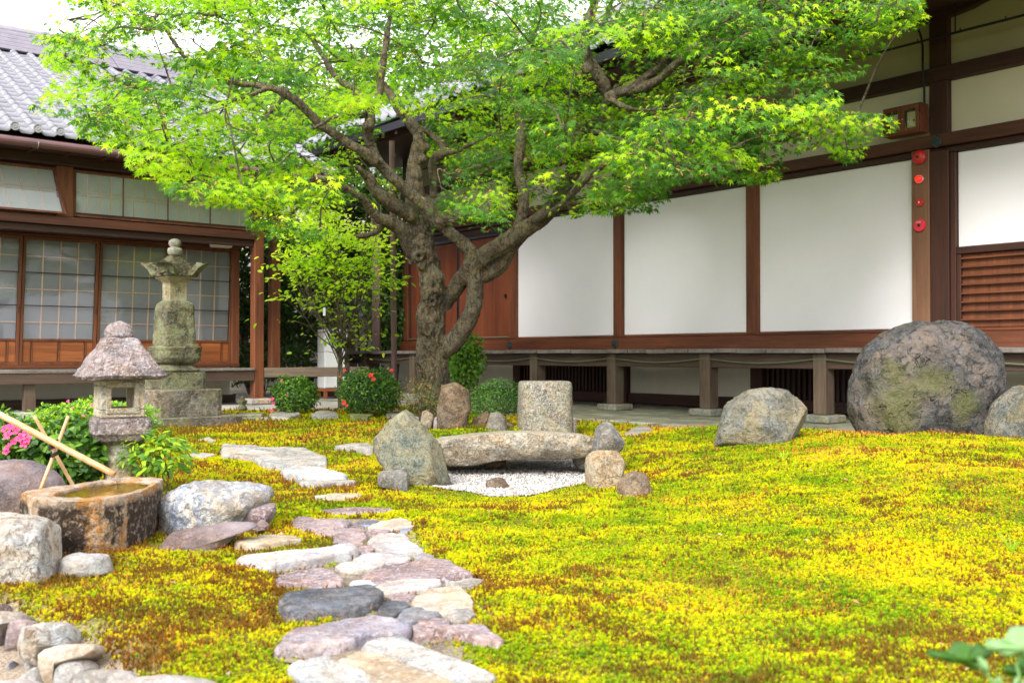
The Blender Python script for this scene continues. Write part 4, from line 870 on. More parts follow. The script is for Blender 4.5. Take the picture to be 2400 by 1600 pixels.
# under the floor: plaster, slatted vents, ground sills
for a, b in zip(ends[:-1], ends[1:]):
    bx('foundation_post', hall, 'dwood_z', b - .09, b + .09, .03, .2, .0, .74)
    bx('ground_sill', hall, 'dwood_x', a + .095, b - .095, .06, .16, .02, .16)
    if abs(a + 6.96) < .1 or abs(a + 2.31) < .1 or a > 2:
        for i in range(int((b - a - .2) / .075)): bx('vent_slat', hall, 'dwood_z', a + .11 + i * .075, a + .145 + i * .075, .09, .12, .16, .74, bev=.002)
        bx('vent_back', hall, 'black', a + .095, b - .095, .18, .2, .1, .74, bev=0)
    else: bx('foundation_plaster', hall, 'under_plaster', a + .095, b - .095, .11, .15, .162, .74, bev=.002)
# ------------------------------------------------------------------ veranda of the hall
ver = empty('veranda', HO, HRZ); tag(ver, 'weathered plank veranda on short posts along the white hall', 'veranda')
x = XL - .55; YD = -1.24
while x < XR:
    w = random.uniform(.29, .40); dz = random.uniform(-.004, .004); e = random.uniform(-.012, .012)
    bx('plank', ver, 'deck', x + .002, x + w - .002, YD - .03 + e, -.104, DECKZ - .047 + dz, DECKZ + dz, bev=.005); x += w
bx('edge_beam', ver, 'dbeam', XL - .5, XR, YD + .06, YD + .16, .545, .703)
bx('inner_beam', ver, 'dbeam', XL - .5, XR, -.35, -.26, .56, .70)
PX = [-2.07 + 1.5 * k for k in range(-5, 5)]
for x in PX:
    p = bx('deck_post', ver, 'dpost', x - .075, x + .075, YD + .03, YD + .19, .082, .703 if True else 0, bev=.008)
    m = MB().box(x - .16, x + .16, YD - .06, YD + .27, .0, .082, .015); m.build('base_stone', M['kerb'], p)
    bx('joist', ver, 'dbeam', x - .04, x + .04, YD + .165, -.355, .56, .69)
# green hose slung under the edge
pts = []
for a, b in zip(PX[:-1], PX[1:]):
    for t in np.linspace(0, 1, 9)[:-1]: pts.append((a + (b - a) * t, YD + .035, .70 - .05 - .05 * math.sin(math.pi * t)))
MB().tube(pts, .008, 6).build('hose', plain_mat('green_hose', (.10, .13, .07), .5), ver)
# ------------------------------------------------------------------ fixtures on the hall
def on_hall(name, x, z, y, label, cat, group=None):
    o = empty(name, hall_w(x, y, z), HRZ); tag(o, label, cat, group); return o
def disc(prof, mat, name, par, n=28):
    m = MB(); m.lathe([(r * .88, h) for r, h in prof], n); m.v = [(a, -c, b) for a, b, c in m.v]; return m.build(name, mat, par, smooth=False)
bl = on_hall('alarm_bell', -.102, 2.757, -.085, 'large domed red fire alarm bell, topmost on the board', 'alarm bell')
disc([(.082, 0), (.088, .012), (.084, .03), (.066, .048), (.035, .058), (.002, .06)], M['red'], 'bell_dome', bl); disc([(.018, .058), (.018, .068), (.002, .07)], M['iron'], 'bell_nut', bl)
lm = on_hall('alarm_lamp', -.102, 2.527, -.085, 'glowing red indicator lamp in a grey ring under the bell', 'lamp')
disc([(.056, 0), (.056, .015), (.05, .022), (.044, .022), (.044, .0)], M['chrome'], 'lamp_ring', lm); disc([(.042, .004), (.042, .03), (.034, .05), (.018, .06), (.002, .063)], M['lamp_red'], 'lamp_lens', lm)
sm = on_hall('alarm_button', -.102, 2.284, -.085, 'small round red alarm button with white spot', 'alarm button')
disc([(.050, 0), (.050, .014), (.044, .02), (.002, .021)], M['red'], 'button_plate', sm); disc([(.009, .021), (.009, .03), (.002, .032)], M['white'], 'button_spot', sm)
MB().box(-.03, -.02, -.024, -.0215, .0, .008, 0).box(.018, .028, -.024, -.0215, .004, .012, 0).build('button_marks', M['black'], sm)
cp = on_hall('call_point', -.102, 2.042, -.085, 'pinkish red round fire call point with dark centre, lowest on the board', 'call point')
disc([(.074, 0), (.076, .012), (.070, .026), (.002, .030)], M['red2'], 'call_plate', cp); disc([(.018, .030), (.018, .033), (.013, .033), (.012, .031), (.002, .031)], M['black'], 'call_push', cp)
m = MB()
for i, (a, b, c, d) in enumerate([(-.024, -.014, .032, .035), (-.024, -.021, .026, .040), (-.012, -.004, .036, .039), (-.009, -.006, .026, .039), (-.001, .008, .026, .029), (-.001, .008, .032, .035), (.006, .009, .027, .040), (.012, .022, .036, .039), (.012, .022, .030, .033), (.016, .019, .026, .040)]): m.box(a, b, -.0335, -.0285, c, d, 0)
m.build('call_lettering', M['white'], cp)
mb = on_hall('meter_cabinet', -.225, 3.00, -.075, 'small wooden cabinet with two glazed doors holding cream meters', 'cabinet')
m = MB().box(-.215, .215, -.012, 0, 0, .30, .003).box(-.215, .215, -.15, -.0125, 0, .014, .002).box(-.215, .215, -.15, -.0125, .286, .30, .002).box(-.215, -.20, -.15, -.0125, .0145, .2855, .002).box(.20, .215, -.15, -.0125, .0145, .2855, .002); m.build('case', M['wood_x'], mb)
for s, xa in ((-1, -.198), (1, .002)):
    d = MB().box(xa, xa + .196, -.165, -.151, .016, .05, .002).box(xa, xa + .196, -.165, -.151, .25, .284, .002).box(xa, xa + .035, -.165, -.151, .0505, .2495, .002).box(xa + .161, xa + .196, -.165, -.151, .0505, .2495, .002).build('cabinet_door', M['wood_z'], mb)
    MB().box(xa + .034, xa + .162, -.157, -.154, .05, .25, 0).build('glass_pane', M['glass'], d)
    kx = xa + (.178 if s < 0 else .018); m = MB(); m.lathe([(.007, 0), (.009, .01), (.002, .014)], 10); m.v = [(kx + a, -.165 - c, .15 + b) for a, b, c in m.v]; m.build('knob', M['chrome'], d)
    t = MB().box(xa + .05, xa + .15, -.135, -.0125, .06, .225, .006).build('meter', M['cream'], mb)
    MB().box(xa + .12, xa + .135, -.14, -.1355, .12, .135, 0).box(xa + .09, xa + .096, -.14, -.1355, .07, .076, 0).build('meter_screw', M['iron'], t)
    if s > 0: MB().box(xa + .068, xa + .078, -.14, -.1355, .062, .223, 0).build('meter_strip', M['chrome'], t)
# ------------------------------------------------------------------ the side building (left)
side = empty('side_building', LO, LRZ); tag(side, 'low tile-roofed wooden building with glazed lattice doors', 'building')
SL = -7.2
YS = .80     # the sliding doors stand back from the posts
bx('corner_post', side, 'wood_z', -.07, .07, -.07, .07, .09, 3.10)
m = MB().box(-.17, .17, -.15, .15, .0, .092, .025); m.build('base_stone', stone_mat('rusty_pale_base_stone', (.5, .44, .38), (.62, .56, .5), scale=5, moss=(.45, .2, .08), mossamt=.6), side)
bx('inner_post', side, 'wood_z', .63, .77, .86, 1.0, .5, 3.1); bx('inner_post', side, 'wood_z', .63, .77, 3.2, 3.34, .1, 3.1)
for x in (-2.98, -5.9): bx('support_post', side, 'dpost', x, x + .13, -.02, .10, .0, .40)
bx('deck_edge', side, 'deck', SL, -.072, -.10, -.02, .475, .512); 
for i in range(5): bx('deck_board', side, 'dbeam', SL, .05, -.018 + i * .15, .128 + i * .15, .478, .508 + .001 * (i % 2), bev=.003)
bx('deck_fascia', side, 'dbeam', SL, -.072, -.08, -.03, .335, .472)
bx('passage_rail', side, 'rail', .072, 1.75, -.06, .05, .375, .512)
bx('foundation', side, 'under_plaster', SL, .0, .9, 1.0, .0, .35, bev=0); bx('foundation_stone', side, 'dbeam', SL, 0, .70, .78, .0, .12)
for x in (-1.2, -3.6): bx('foundation_post', side, 'dbeam', x, x + .12, .6, .72, .0, .47)
# sill, lintel, door posts
bx('door_sill', side, 'wood_x', SL, .06, YS - .09, YS + .05, .514, .556)
bx('door_lintel', side, 'dwood_x', SL, .14, YS - .10, YS + .06, 2.24, 2.42)
bx('door_rail', side, 'wood_x', SL, .06, YS - .07, YS + .04, 2.205, 2.236)
bx('door_post', side, 'wood_z', -.055, .06, YS - .08, YS + .06, .558, 2.204)
bx('ceiling_board', side, 'dwood_x', SL, .14, -.02, YS + .06, 2.424, 2.45, bev=0)
bx('transom_sill', side, 'mwood_x', SL, -.072, -.10, .06, 2.27, 2.375); bx('transom_under', side, 'dwood_x', SL, -.072, -.04, .05, 2.18, 2.266)
bx('transom_head', side, 'dwood_x', SL, .25, -.12, .06, 3.00, 3.12)
bx('wall_post', side, 'wood_z', -2.64, -2.44, -.06, .05, 2.378, 2.998)
bx('wall_post', side, 'wood_z', -5.3, -5.1, -.06, .05, 2.378, 2.998)
bx('white_wall', side, 'plaster', SL, .05, YS + .25, YS + .28, .5, 3.1, bev=0)
bx('end_wall', side, 'plaster', .02, .05, YS + .08, 6.0, .55, 3.0, bev=0)
bx('roof_ceiling', side, 'dwood_x', SL, .9, -.5, 5.0, 3.122, 3.15, bev=0)
# sliding doors, a little out of true as in the old building
def shoji(x0, x1, lean=.03):
    y = YS - .03; H = (2.203 - .558); d = None
    def sh(mb): mb.v = [(a - lean * (c - .558) * -1, b, c) for a, b, c in mb.v]; return mb
    f = MB()
    f.box(x0, x0 + .035, y - .02, y + .01, .558, 2.203, .003).box(x1 - .035, x1, y - .02, y + .01, .558, 2.203, .003)
    f.box(x0 + .0352, x1 - .0352, y - .019, y + .009, 2.165, 2.2, .002).box(x0 + .0352, x1 - .0352, y - .019, y + .009, .558, .60, .002).box(x0 + .0352, x1 - .0352, y - .019, y + .009, .865, .895, .002)
    d = sh(f).build('sliding_door', M['wood_z'], side)
    xa, xb, za, zb = x0 + .036, x1 - .036, .896, 2.164
    sh(MB().box(xa, xb, y + .045, y + .05, za, zb, 0)).build('paper_pane', M['paper'], d)
    w = (xb - xa) / 4; h = (zb - za) / 6
    for i in range(1, 4): sh(MB().box(xa + i * w - .0075, xa + i * w + .0075, y + .034, y + .0445, za, zb, 0)).build('lattice_bar', M['pinkbar'], d)
    for j in range(1, 6):
        if j in (2, 4): sh(MB().box(xa, xb, y - .012, y + .003, za + j * h - .006, za + j * h + .006, 0)).build('glazing_bar', M['dwood_x'], d)
        else: sh(MB().box(xa, xb, y + .026, y + .0335, za + j * h - .006, za + j * h + .006, 0)).build('lattice_bar', M['pinkbar'], d)
    sh(MB().box(xa, xb, y - .004 + .008, y + .009, za, zb, 0)).build('glass_pane', M['glass'], d)
    cuts = [xa, xa + (xb - xa) * .12, xa + (xb - xa) * .50, xa + (xb - xa) * .88, xb]
    for a, b in zip(cuts[:-1], cuts[1:]): sh(MB().box(a + .004, b - .004, y - .006, y + .002, .602, .864, .002)).build('kick_board', M['kick'], d)
    for c in cuts[1:-1]: sh(MB().box(c - .018, c - .010, y - .012, y - .006, .602, .864, 0).box(c + .010, c + .018, y - .012, y - .006, .602, .864, 0)).build('kick_batten', M['wood_z'], d)
    sh(MB().box(x1 - .024, x1 - .012, y - .0215, y - .019, 1.22, 1.31, 0)).build('finger_pull', M['black'], d)
    return d
e = [.0 - .055, -.99, -1.93, -2.87, -3.81, -4.75, -5.7]
for i in range(6): shoji(e[i + 1] + .004, e[i] - .004)
def transom(x0, x1, n, out=0.0, bars=4):
    """glazed transom; out: how far the foot of the sash is swung out"""
    za, zb = 2.40, 2.975; 
    def tl(mb):
        mb.v = [(a + (.10 * (1 - (c - za) / (zb - za)) if out else 0), b - out * (1 - (c - za) / (zb - za)), c) for a, b, c in mb.v]; return mb
    f = MB().box(x0, x0 + .03, -.02, .01, za, zb, .002).box(x1 - .03, x1, -.02, .01, za, zb, .002).box(x0 + .0302, x1 - .0302, -.019, .009, zb - .03, zb, .002).box(x0 + .0302, x1 - .0302, -.019, .009, za, za + .025, .002)
    s = tl(f).build('transom_window', M['wood_z'], side); w = (x1 - x0 - .06) / n
    tl(MB().box(x0 + .03, x1 - .03, .03, .034, za + .025, zb - .03, 0)).build('paper_pane', M['paper2'], s)
    tl(MB().box(x0 + .03, x1 - .03, -.006, -.003, za + .025, zb - .03, 0)).build('glass_pane', M['glass'], s)
    for i in range(1, n): tl(MB().box(x0 + .03 + i * w - .007, x0 + .03 + i * w + .007, -.016, -.0065, za + .026, zb - .031, 0)).build('glazing_bar', M['wood_z'], s)
    for i in range(n * bars):
        if i % bars: q = x0 + .03 + i * w / bars; tl(MB().box(q - .0035, q + .0035, .02, .0295, za + .026, zb - .031, 0)).build('lattice_bar', M['pinkbar'], s)
    for zz in (.19, .235): tl(MB().box(x0 + .032, x1 - .032, .013, .0195, za + zz + .08, za + zz + .086, 0)).build('lattice_bar', M['pinkbar'], s)
transom(-2.43, -.08, 4); transom(-5.09, -2.65, 3, .14); transom(-7.1, -5.31, 3)
bx('bracket_block', side, 'dwood_x', -.3, .18, .05, YS, 2.30, 2.42)
# rafters and gutter
for i, x in enumerate(np.arange(SL, .9, .42)): bx('rafter', side, 'dwood_z', x, x + .05, -.52, -.125, 3.10, 3.16)
bx('eave_board', side, 'dwood_x', SL, .92, -.56, -.52, 3.13, 3.19)
MB().tube([(SL, -.63, 3.13), (-3.0, -.63, 3.125), (.9, -.63, 3.11)], .052, 14).build('gutter', M['copper'], side)
for x in np.arange(-6.6, .9, .9): MB().tube([(x, -.63 + .056 * math.cos(a), 3.125 + .056 * math.sin(a)) for a in np.linspace(-3.3, .1, 12)], .005, 6).build('gutter_clip', M['chrome'], side)
# roof: pan tiles laid one by one near the eave, the rest as one part
ROOF = bx('roof', side, 'dwood_x', SL, .9, -.5, -.45, 3.17, 3.2, bev=0)
TW, ROW, TP = .245, .232, .47; ang = math.atan(TP)
def tile_geo(lod=9):
    v = []; f = []; L = ROW * 1.12
    for e in (0, 1):
        for i in range(lod + 1):
            s = i / lod; v.append(((s - .5) * TW * 1.06, e * L, wave(s * 1.0)))
    w = lod + 1
    for i in range(lod + 1): a = v[i]; v.append((a[0], a[1], a[2] - .026))
    for i in range(lod): f += [(i, i + 1, w + i + 1, w + i), (2 * w + i, 2 * w + i + 1, i + 1, i)]
    return v, f
tv, tf = tile_geo()
cosr, sinr = math.cos(ang - .06), math.sin(ang - .06)
cells = []
nrow = 22; ncol = int((.95 - SL) / TW)
for r in range(nrow):
    for c in range(ncol): cells.append((r, c))
def tile_loc(r, c): 
    y = -.60 + r * ROW * math.cos(ang); return (SL + (c + .5) * TW, y, 3.255 + (y + .6) * TP + .02)
def seen(rc):
    p = tile_loc(*rc); c_, s_ = math.cos(LRZ), math.sin(LRZ); X = LO[0] + p[0] * c_ - p[1] * s_; Y = LO[1] + p[0] * s_ + p[1] * c_; u = 1200 + X / Y * FPX
    return (0 if -30 < u < 330 else 1, Y)
cells.sort(key=seen)
t0 = None; rest = MB()
for i, (r, c) in enumerate(cells):
    l = tile_loc(r, c); dx, dz, rr = random.uniform(-.004, .004), random.uniform(-.004, .004), random.uniform(-.012, .012)
    if i < 300:
        if t0 is None: t0 = obj('roof_tile', tv, tf, M['tile'], ROOF, smooth=True); t0.location = l; t0.rotation_euler = (ang - .06, 0, 0)
        else: copyo(t0, ROOF, (l[0] + dx, l[1], l[2] + dz), (ang - .06 + rr, rr, rr))
    else: rest.add([(l[0] + a, l[1] + b * cosr - q * sinr, l[2] + dz + b * sinr + q * cosr) for a, b, q in tv], tf)
tag(rest.build('roof_tiles', M['tile'], ROOF), kind='stuff')
# round eave ends
m = MB(); m.lathe([(.048, 0), (.052, .004), (.052, .02), (.042, .022), (.040, .014), (.026, .013), (.024, .019), (.012, .020), (.010, .014), (.002, .014)], 20); m.v = [(a, -c, b) for a, b, c in m.v]
e0 = m.build('eave_tile', M['tile_edge'], ROOF); e0.location = (SL + .18 * TW, -.605, 3.295)
for c in range(1, ncol): copyo(e0, ROOF, (SL + (c + .18) * TW, -.605 + random.uniform(-.004, .004), 3.297 + random.uniform(-.005, .005)), (0, 0, random.uniform(-.1, .1)))
yr = -.6 + nrow * ROW * math.cos(ang); zr = 3.28 + (yr + .6) * TP
for k in range(5): bx('ridge_tile', ROOF, 'ridge', SL, .95, yr - .14 + .018 * k, yr + .3 - .018 * k, zr - .04 + k * .062, zr + .018 + k * .062, bev=.006)
MB().tube([(SL, yr + .08, zr + .31), (.95, yr + .08, zr + .31)], .085, 12).build('ridge_cap', M['ridge'], ROOF)
m = MB(); m.add([(SL, -.55, 3.19), (.92, -.55, 3.19), (.92, yr, zr - .05), (SL, yr, zr - .05), (SL, yr, 3.16), (.92, yr, 3.16)], [(0, 1, 2, 3), (1, 5, 2), (0, 3, 4), (3, 2, 5, 4)]); m.build('roof_body', M['dwood_x'], ROOF)
# lamp box under the beam
lb = empty('lamp_box', tuple(P(521, 578, 14.05) + [0, 0, 0]), LRZ); tag(lb, 'white rectangular lamp housing hung under the beam by the corner post', 'lamp')
MB().box(-.15, .13, -.05, .09, .0, .11, .008).build('housing', M['white'], lb); MB().box(-.14, .12, -.04, .08, -.012, -.0005, .004).build('cover', M['cream'], lb)
# ------------------------------------------------------------------ between the buildings
cab = empty('metal_cabinet', (-2.83, 15.95, .0), R(28)); tag(cab, 'tall white metal locker on a wooden stand behind the rail', 'cabinet')
MB().box(-.19, .19, -.18, .18, .17, 1.09, .008).build('body', M['white'], cab)
d = MB().box(-.182, .182, -.20, -.1815, .18, 1.08, .006).build('door', M['white'], cab); MB().box(.12, .135, -.222, -.2005, .55, .70, .004).build('handle', M['iron'], d)
MB().box(-.2, .2, -.2, .2, .12, .168, .005).box(-.19, -.14, -.19, -.14, .0, .119, .003).box(.14, .19, -.19, -.14, .0, .119, .003).box(-.19, -.14, .14, .19, .0, .119, .003).box(.14, .19, .14, .19, .0, .119, .003).build('stand', M['kick'], cab)
dp = empty('downpipe', tuple(G(925, 960, 0))); tag(dp, 'slim brown downpipe standing free left of the maple', 'downpipe')
x, y = 0, 0
MB().tube([(0, 0, .0), (0, 0, .02), (-.03, 0, 2.4), (-.04, 0, 3.38)], .036, 14).build('pipe', M['pipe'], dp)
for z in (.9, 2.0, 3.2): MB().lathe([(.036, -.02), (.043, -.02), (.043, .02), (.036, .02)], 14, (-.01 * z, 0, z)).build('collar', M['pipe'], dp)
for a in (.4, 2.5, 4.4): MB().tube([(.03 * math.cos(a), .03 * math.sin(a), .22), (.07 * math.cos(a), .07 * math.sin(a), .1), (.10 * math.cos(a), .10 * math.sin(a), .0)], .007, 6).build('foot_bracket', M['iron'], dp)
pp = empty('passage_post', tuple(P(882, 820, 17.6) * [1, 1, 0])); tag(pp, 'thin square brown post beyond the downpipe', 'post')
MB().box(-.07, .07, -.07, .07, .0, 3.6, .006).build('shaft', M['pipe'], pp)
stp = empty('wooden_steps', tuple(hall_w(-10.0, -1.75, 0)), HRZ); tag(stp, 'dark wooden steps at the far end of the veranda', 'steps')
for i in range(3): MB().box(-.9, .7, -.28 * i - .02, -.28 * i + .27, .50 - .2 * i, .55 - .2 * i, .005).build('tread', M['dbeam'], stp)
for s in (-.85, .62): MB().box(s, s + .05, -.56, .26, .0, .14, .004).box(s, s + .05, -.3, .26, .145, .33, .004).build('stringer', M['dbeam'], stp)
# garden wall, neighbour house and trees beyond
gw = empty('garden_wall', (-6.0, 21.0, 0), R(4)); tag(gw, 'pale plastered garden wall with a tile coping beyond the passage', 'wall')
MB().box(-9, 4.6, 0, .25, -.3, 1.45, .01).build('wall_body', plain_mat('weathered_wall_plaster', (.40, .38, .32), .9, .2, 1.2, .2), gw)
cw = MB()
for s in (-1, 1):
    cw.add([(-9, .125, 1.75), (4.6, .125, 1.75), (4.6, .125 + s * .35, 1.5), (-9, .125 + s * .35, 1.5), (-9, .125 + s * .35, 1.46), (4.6, .125 + s * .35, 1.46), (-9, .125, 1.46), (4.6, .125, 1.46)], [(0, 1, 2, 3), (3, 2, 5, 4), (4, 5, 7, 6)])
cw.build('coping', M['tile'], gw)
MB().tube([(-9, .125, 1.77), (4.6, .125, 1.77)], .07, 10).build('coping_ridge', M['tile'], gw)
nb = empty('neighbour_house', (-4.0, 27.0, 0), R(12)); tag(nb, 'white walled house with a grey tiled roof behind the garden wall', 'house')
bx('wall', nb, 'plaster', -5, 3.2, 0, 6, -.3, 5.2, bev=0)
wavy_roof('roof', nb, -5.6, 3.8, -.7, 5.2, 4.2, .5, kind=None); bx('roof_ridge', nb, 'ridge', -5.6, 3.8, 3.3, 3.7, 7.1, 7.6)
wavy_roof('porch_roof', nb, -3.2, 2.2, -1.3, 2.75, 1.5, .42, kind=None); bx('porch_beam', nb, 'dwood_x', -3.1, 2.1, -1.1, -.95, 2.5, 2.7)
for a in (-2.6, -.6, 1.2):
    w = bx('window', nb, 'dwood_x', a, a + 1.2, -.06, .0, 1.3, 2.3); MB().box(a + .08, a + 1.12, -.07, -.062, 1.38, 2.22, 0).build('pane', M['paper2'], w)
# ------------------------------------------------------------------ stone monument (carved pagoda)
def sq_ring(z, hw, p=9, n=64, rz=0.0, cx=0, cy=0, mod=None):
    o = []
    for i in range(n):
        a = 2 * math.pi * i / n + math.pi / 4; r = 1 / ((abs(math.cos(a)) ** p + abs(math.sin(a)) ** p) ** (1 / p)) * hw
        if mod: r *= mod(a)
        o.append((cx + r * math.cos(a + rz), cy + r * math.sin(a + rz), z))
    return o
def sqloft(name, par, mat, levels, p=14, n=64, noise=.004, seed=1, mod=None, sub=.03, fr=9):
    lv = []
    for (z0, h0), (z1, h1) in zip(levels[:-1], levels[1:]):
        k = max(1, int(math.hypot(z1 - z0, h1 - h0) / sub))
        for i in range(k): t = i / k; lv.append((z0 + (z1 - z0) * t, h0 + (h1 - h0) * t))
    lv.append(levels[-1]); lv = [(lv[0][0], lv[0][1] * .5)] + lv + [(lv[-1][0], lv[-1][1] * .5)]
    v = []; 
    for z, h in lv: v += sq_ring(z, h, p, n, mod=mod)
    f = [(j * n + i, j * n + (i + 1) % n, (j + 1) * n + (i + 1) % n, (j + 1) * n + i) for j in range(len(lv) - 1) for i in range(n)]
    f.append(tuple(range(n))[::-1]); f.append(tuple((len(lv) - 1) * n + i for i in range(n)))
    v = np.array(v); r = v.copy(); r[:, 2] = 0; nn = r / (np.linalg.norm(r, axis=1)[:, None] + 1e-6)
    d = noise * (fbm(v * fr + seed * 3.1, 4, seed) + .6 * fbm(v * fr * 4 + seed, 3, seed + 5)); v = v + nn * d[:, None]; v[:, 2] += .5 * noise * fbm(v * fr + 77 + seed, 3, seed + 2)
    return obj(name, v, f, mat, par, smooth=False)
pg = empty('stone_pagoda', tuple(P(408, 994, 10.0) * [1, 1, 0]), R(43)); tag(pg, 'tall carved stone pagoda with winged roof before the lattice doors', 'pagoda')
zz = lambda v: .686 + (832 - (500 + v / 3.136)) / 237.0
hw = lambda w: w / 3.136 / 237.0 / 1.30 / 2      # seen width -> half side
sqloft('base_slab', pg, M['pagbase'], [(-.03, .50), (zz(1487), .50), (zz(1480), .49)], noise=.008, seed=1)
sqloft('plinth', pg, M['pagbase'], [(zz(1479), .355), (zz(1295), .355), (zz(1288), .345)], noise=.01, seed=2)
sqloft('upper_plinth', pg, M['pagoda'], [(zz(1287), .235), (zz(1170), .235), (zz(1166), .228)], noise=.006, seed=3)
pet = lambda a: 1 + .035 * abs(math.sin(4 * a)) 
sqloft('lotus_foot', pg, M['pagoda'], [(zz(1165), .19), (zz(1150), .205), (zz(1125), .165), (zz(1112), .15)], p=5, mod=pet, seed=4, sub=.012)
sqloft('lotus_base', pg, M['pagoda'], [(zz(1111), .14), (zz(1090), .185), (zz(1060), .205), (zz(1010), .208), (zz(985), .215), (zz(977), .205)], p=6, mod=pet, seed=5, sub=.012, noise=.01)
sqloft('body_stone', pg, M['pagoda'], [(zz(976), .168), (zz(970), .165), (zz(700), .148), (zz(665), .138), (zz(645), .105)], p=13, noise=.013, seed=6, fr=7)
sqloft('shaft', pg, M['pagoda2'], [(zz(644), .088), (zz(508), .088)], p=30, noise=.002, seed=7)
sqloft('under_moulding', pg, M['pagoda2'], [(zz(507), .098), (zz(495), .102), (zz(494), .118), (zz(482), .122), (zz(481), .140), (zz(468), .145)], p=24, noise=.002, seed=8, sub=.02)
st = [(zz(467), .168), (zz(418), .172)]; h = .150
for i in range(7):
    z0 = zz(418 - i * 15); st += [(z0, h), (z0 + .0175, h)]; h -= .014
roofp = sqloft('pagoda_roof', pg, M['pagoda'], st, p=24, noise=.004, seed=9, sub=.02)
for i in range(4):     # flaring corner ears, curling outwards
    a = math.pi / 4 + i * math.pi / 2; m = MB(); ca, sa = math.cos(a), math.sin(a); rows = []
    for t in np.linspace(0, 1, 9):
        r0 = .190 + .105 * t ** 1.2; z0 = zz(436) + (zz(350) - zz(436)) * (t ** .95) - (.010 if t > .9 else 0); w = .080 * (1 - .25 * t); th = .050 * (1 - .25 * t) + (.012 if t > .85 else 0)
        for s, d in ((-1, -th), (0, -th * 1.3), (1, -th), (1, th * .4), (0, th * .9), (-1, th * .4)): rows.append(((r0 + d) * ca - s * w * sa, (r0 + d) * sa + s * w * ca, z0 - .03 * abs(s)))
    m.add(rows, [(j * 6 + k, j * 6 + (k + 1) % 6, (j + 1) * 6 + (k + 1) % 6, (j + 1) * 6 + k) for j in range(8) for k in range(6)] + [tuple(range(48, 54))])
    m.build('roof_ear', M['pagoda'], roofp)
for i in range(4):
    a = i * math.pi / 2
    for s in (-1, 1):
        m = MB(); m.tube([(.172 * math.cos(a) - (s * .105 + .026 * math.cos(t)) * math.sin(a), .172 * math.sin(a) + (s * .105 + .026 * math.cos(t)) * math.cos(a), zz(410) + .026 * math.sin(t)) for t in np.linspace(0, 5.4, 16)], .006, 6); m.build('spiral_carving', M['pagoda'], roofp)
MB().lathe([(.001, zz(312)), (.055, zz(311)), (.068, zz(295)), (.072, zz(275)), (.064, zz(256)), (.042, zz(250)), (.038, zz(246)), (.052, zz(240)), (.060, zz(222)), (.056, zz(203)), (.035, zz(191)), (.012, zz(185)), (.001, zz(184))], 28).build('finial', stone_mat('pale_finial_stone', (.36, .33, .24), (.52, .48, .38), scale=14, fine=80, speckle=.4), pg, smooth=True)
def strokes(par, face_a, off, zc, segs, mat, s=.05, w=.0035):
    m = MB(); ca, sa = math.cos(face_a), math.sin(face_a)
    for seg in segs: m.tube([((off) * ca - q[0] * s * sa, off * sa + q[0] * s * ca, zc + q[1] * s) for q in seg], w, 6)
    return m.build('carved_letters', mat, par)
ink = plain_mat('dark_carving', (.07, .06, .035), .9)
strokes(pg, -math.pi / 2, .0885, zz(568), [[(-.25, .4), (.45, .5)], [(.1, .5), (.05, .2), (-.35, .0), (.4, .05)], [(.05, .2), (.0, -.35), (-.2, -.5)], [(-.3, -.15), (-.5, -.4)], [(.25, .0), (.35, -.35)], [(.62, .3), (.68, .24)], [(.62, -.1), (.68, -.16)], [(-.6, .02), (-.55, -.1)]], ink)
strokes(pg, math.pi, .0885, zz(568), [[(0, .9), (.1, .8)], [(.05, .6), (-.1, .35), (.12, .3)], [(.0, .2), (-.05, .05)], [(-.1, -.1), (.12, -.05), (-.08, -.3), (.1, -.35), (-.1, -.6)], [(.12, -.2), (.14, -.7)], [(-.12, -.55), (.0, -.9)]], ink, .055)
# little stone figure and slabs beside it
fg = empty('stone_figure', tuple(G(568, 963, .06) ), .3); tag(fg, 'tiny gourd shaped stone marker on the slabs beside the pagoda', 'stone marker')
MB().lathe([(.001, 0), (.040, .002), (.055, .02), (.050, .045), (.036, .06), (.030, .068), (.044, .085), (.052, .105), (.050, .12), (.030, .128), (.022, .14), (.024, .152), (.015, .162), (.001, .164)], 22).build('carved_stone', M['pagoda'], fg, smooth=True)
ss = empty('stone_slabs', tuple(G(590, 985, 0)), R(8)); tag(ss, 'two low grey stone slabs in front of the corner post', 'stone slabs')
MB().box(-.20, .18, -.12, .13, -.05, .035, .012).build('slab', M['kerb'], ss); MB().box(-.17, .10, .02, .34, -.05, .062, .012).build('slab', M['kerb'], ss)
# ------------------------------------------------------------------ stone lantern
LY = 4.75; lsc = LY / FPX
ln = empty('stone_lantern', tuple(P(279, 1000, LY) * [1, 1, 0]), R(31)); tag(ln, 'squat stone lantern with pinkish pyramid roof behind the water basin', 'lantern')
zl = lambda v5: CAMZ + (832 - (500 + v5 / 3.136)) * lsc
zk = lambda v13: CAMZ + (832 - (900 + v13 / 3.135)) * lsc
kk = lsc / 3.136 / 2 / 1.16
sqloft('pedestal', ln, M['granite'], [(-.04, .115), (zk(690), 225 * kk), (zk(430), 240 * kk), (zk(420), 235 * kk)], p=4, noise=.006, seed=11)
sqloft('platform', ln, M['lroof'], [(zk(428), 300 * kk), (zk(400), 400 * kk), (zk(365), 440 * kk), (zk(350), 470 * kk), (zk(265), 478 * kk), (zk(245), 440 * kk), (zk(240), 400 * kk)], p=7, noise=.012, seed=12, sub=.015)
hwb = 357 * kk; zb0, zb1 = zk(239), zl(1217); zo0, zo1 = zk(175), zl(1270); ww = .55 * hwb; t_ = .46 * hwb
m = MB().box(-hwb, hwb, -hwb, hwb, zb0, zo0 - .004, .006).box(-hwb, hwb, -hwb, hwb, zo1 + .004, zb1, .006)
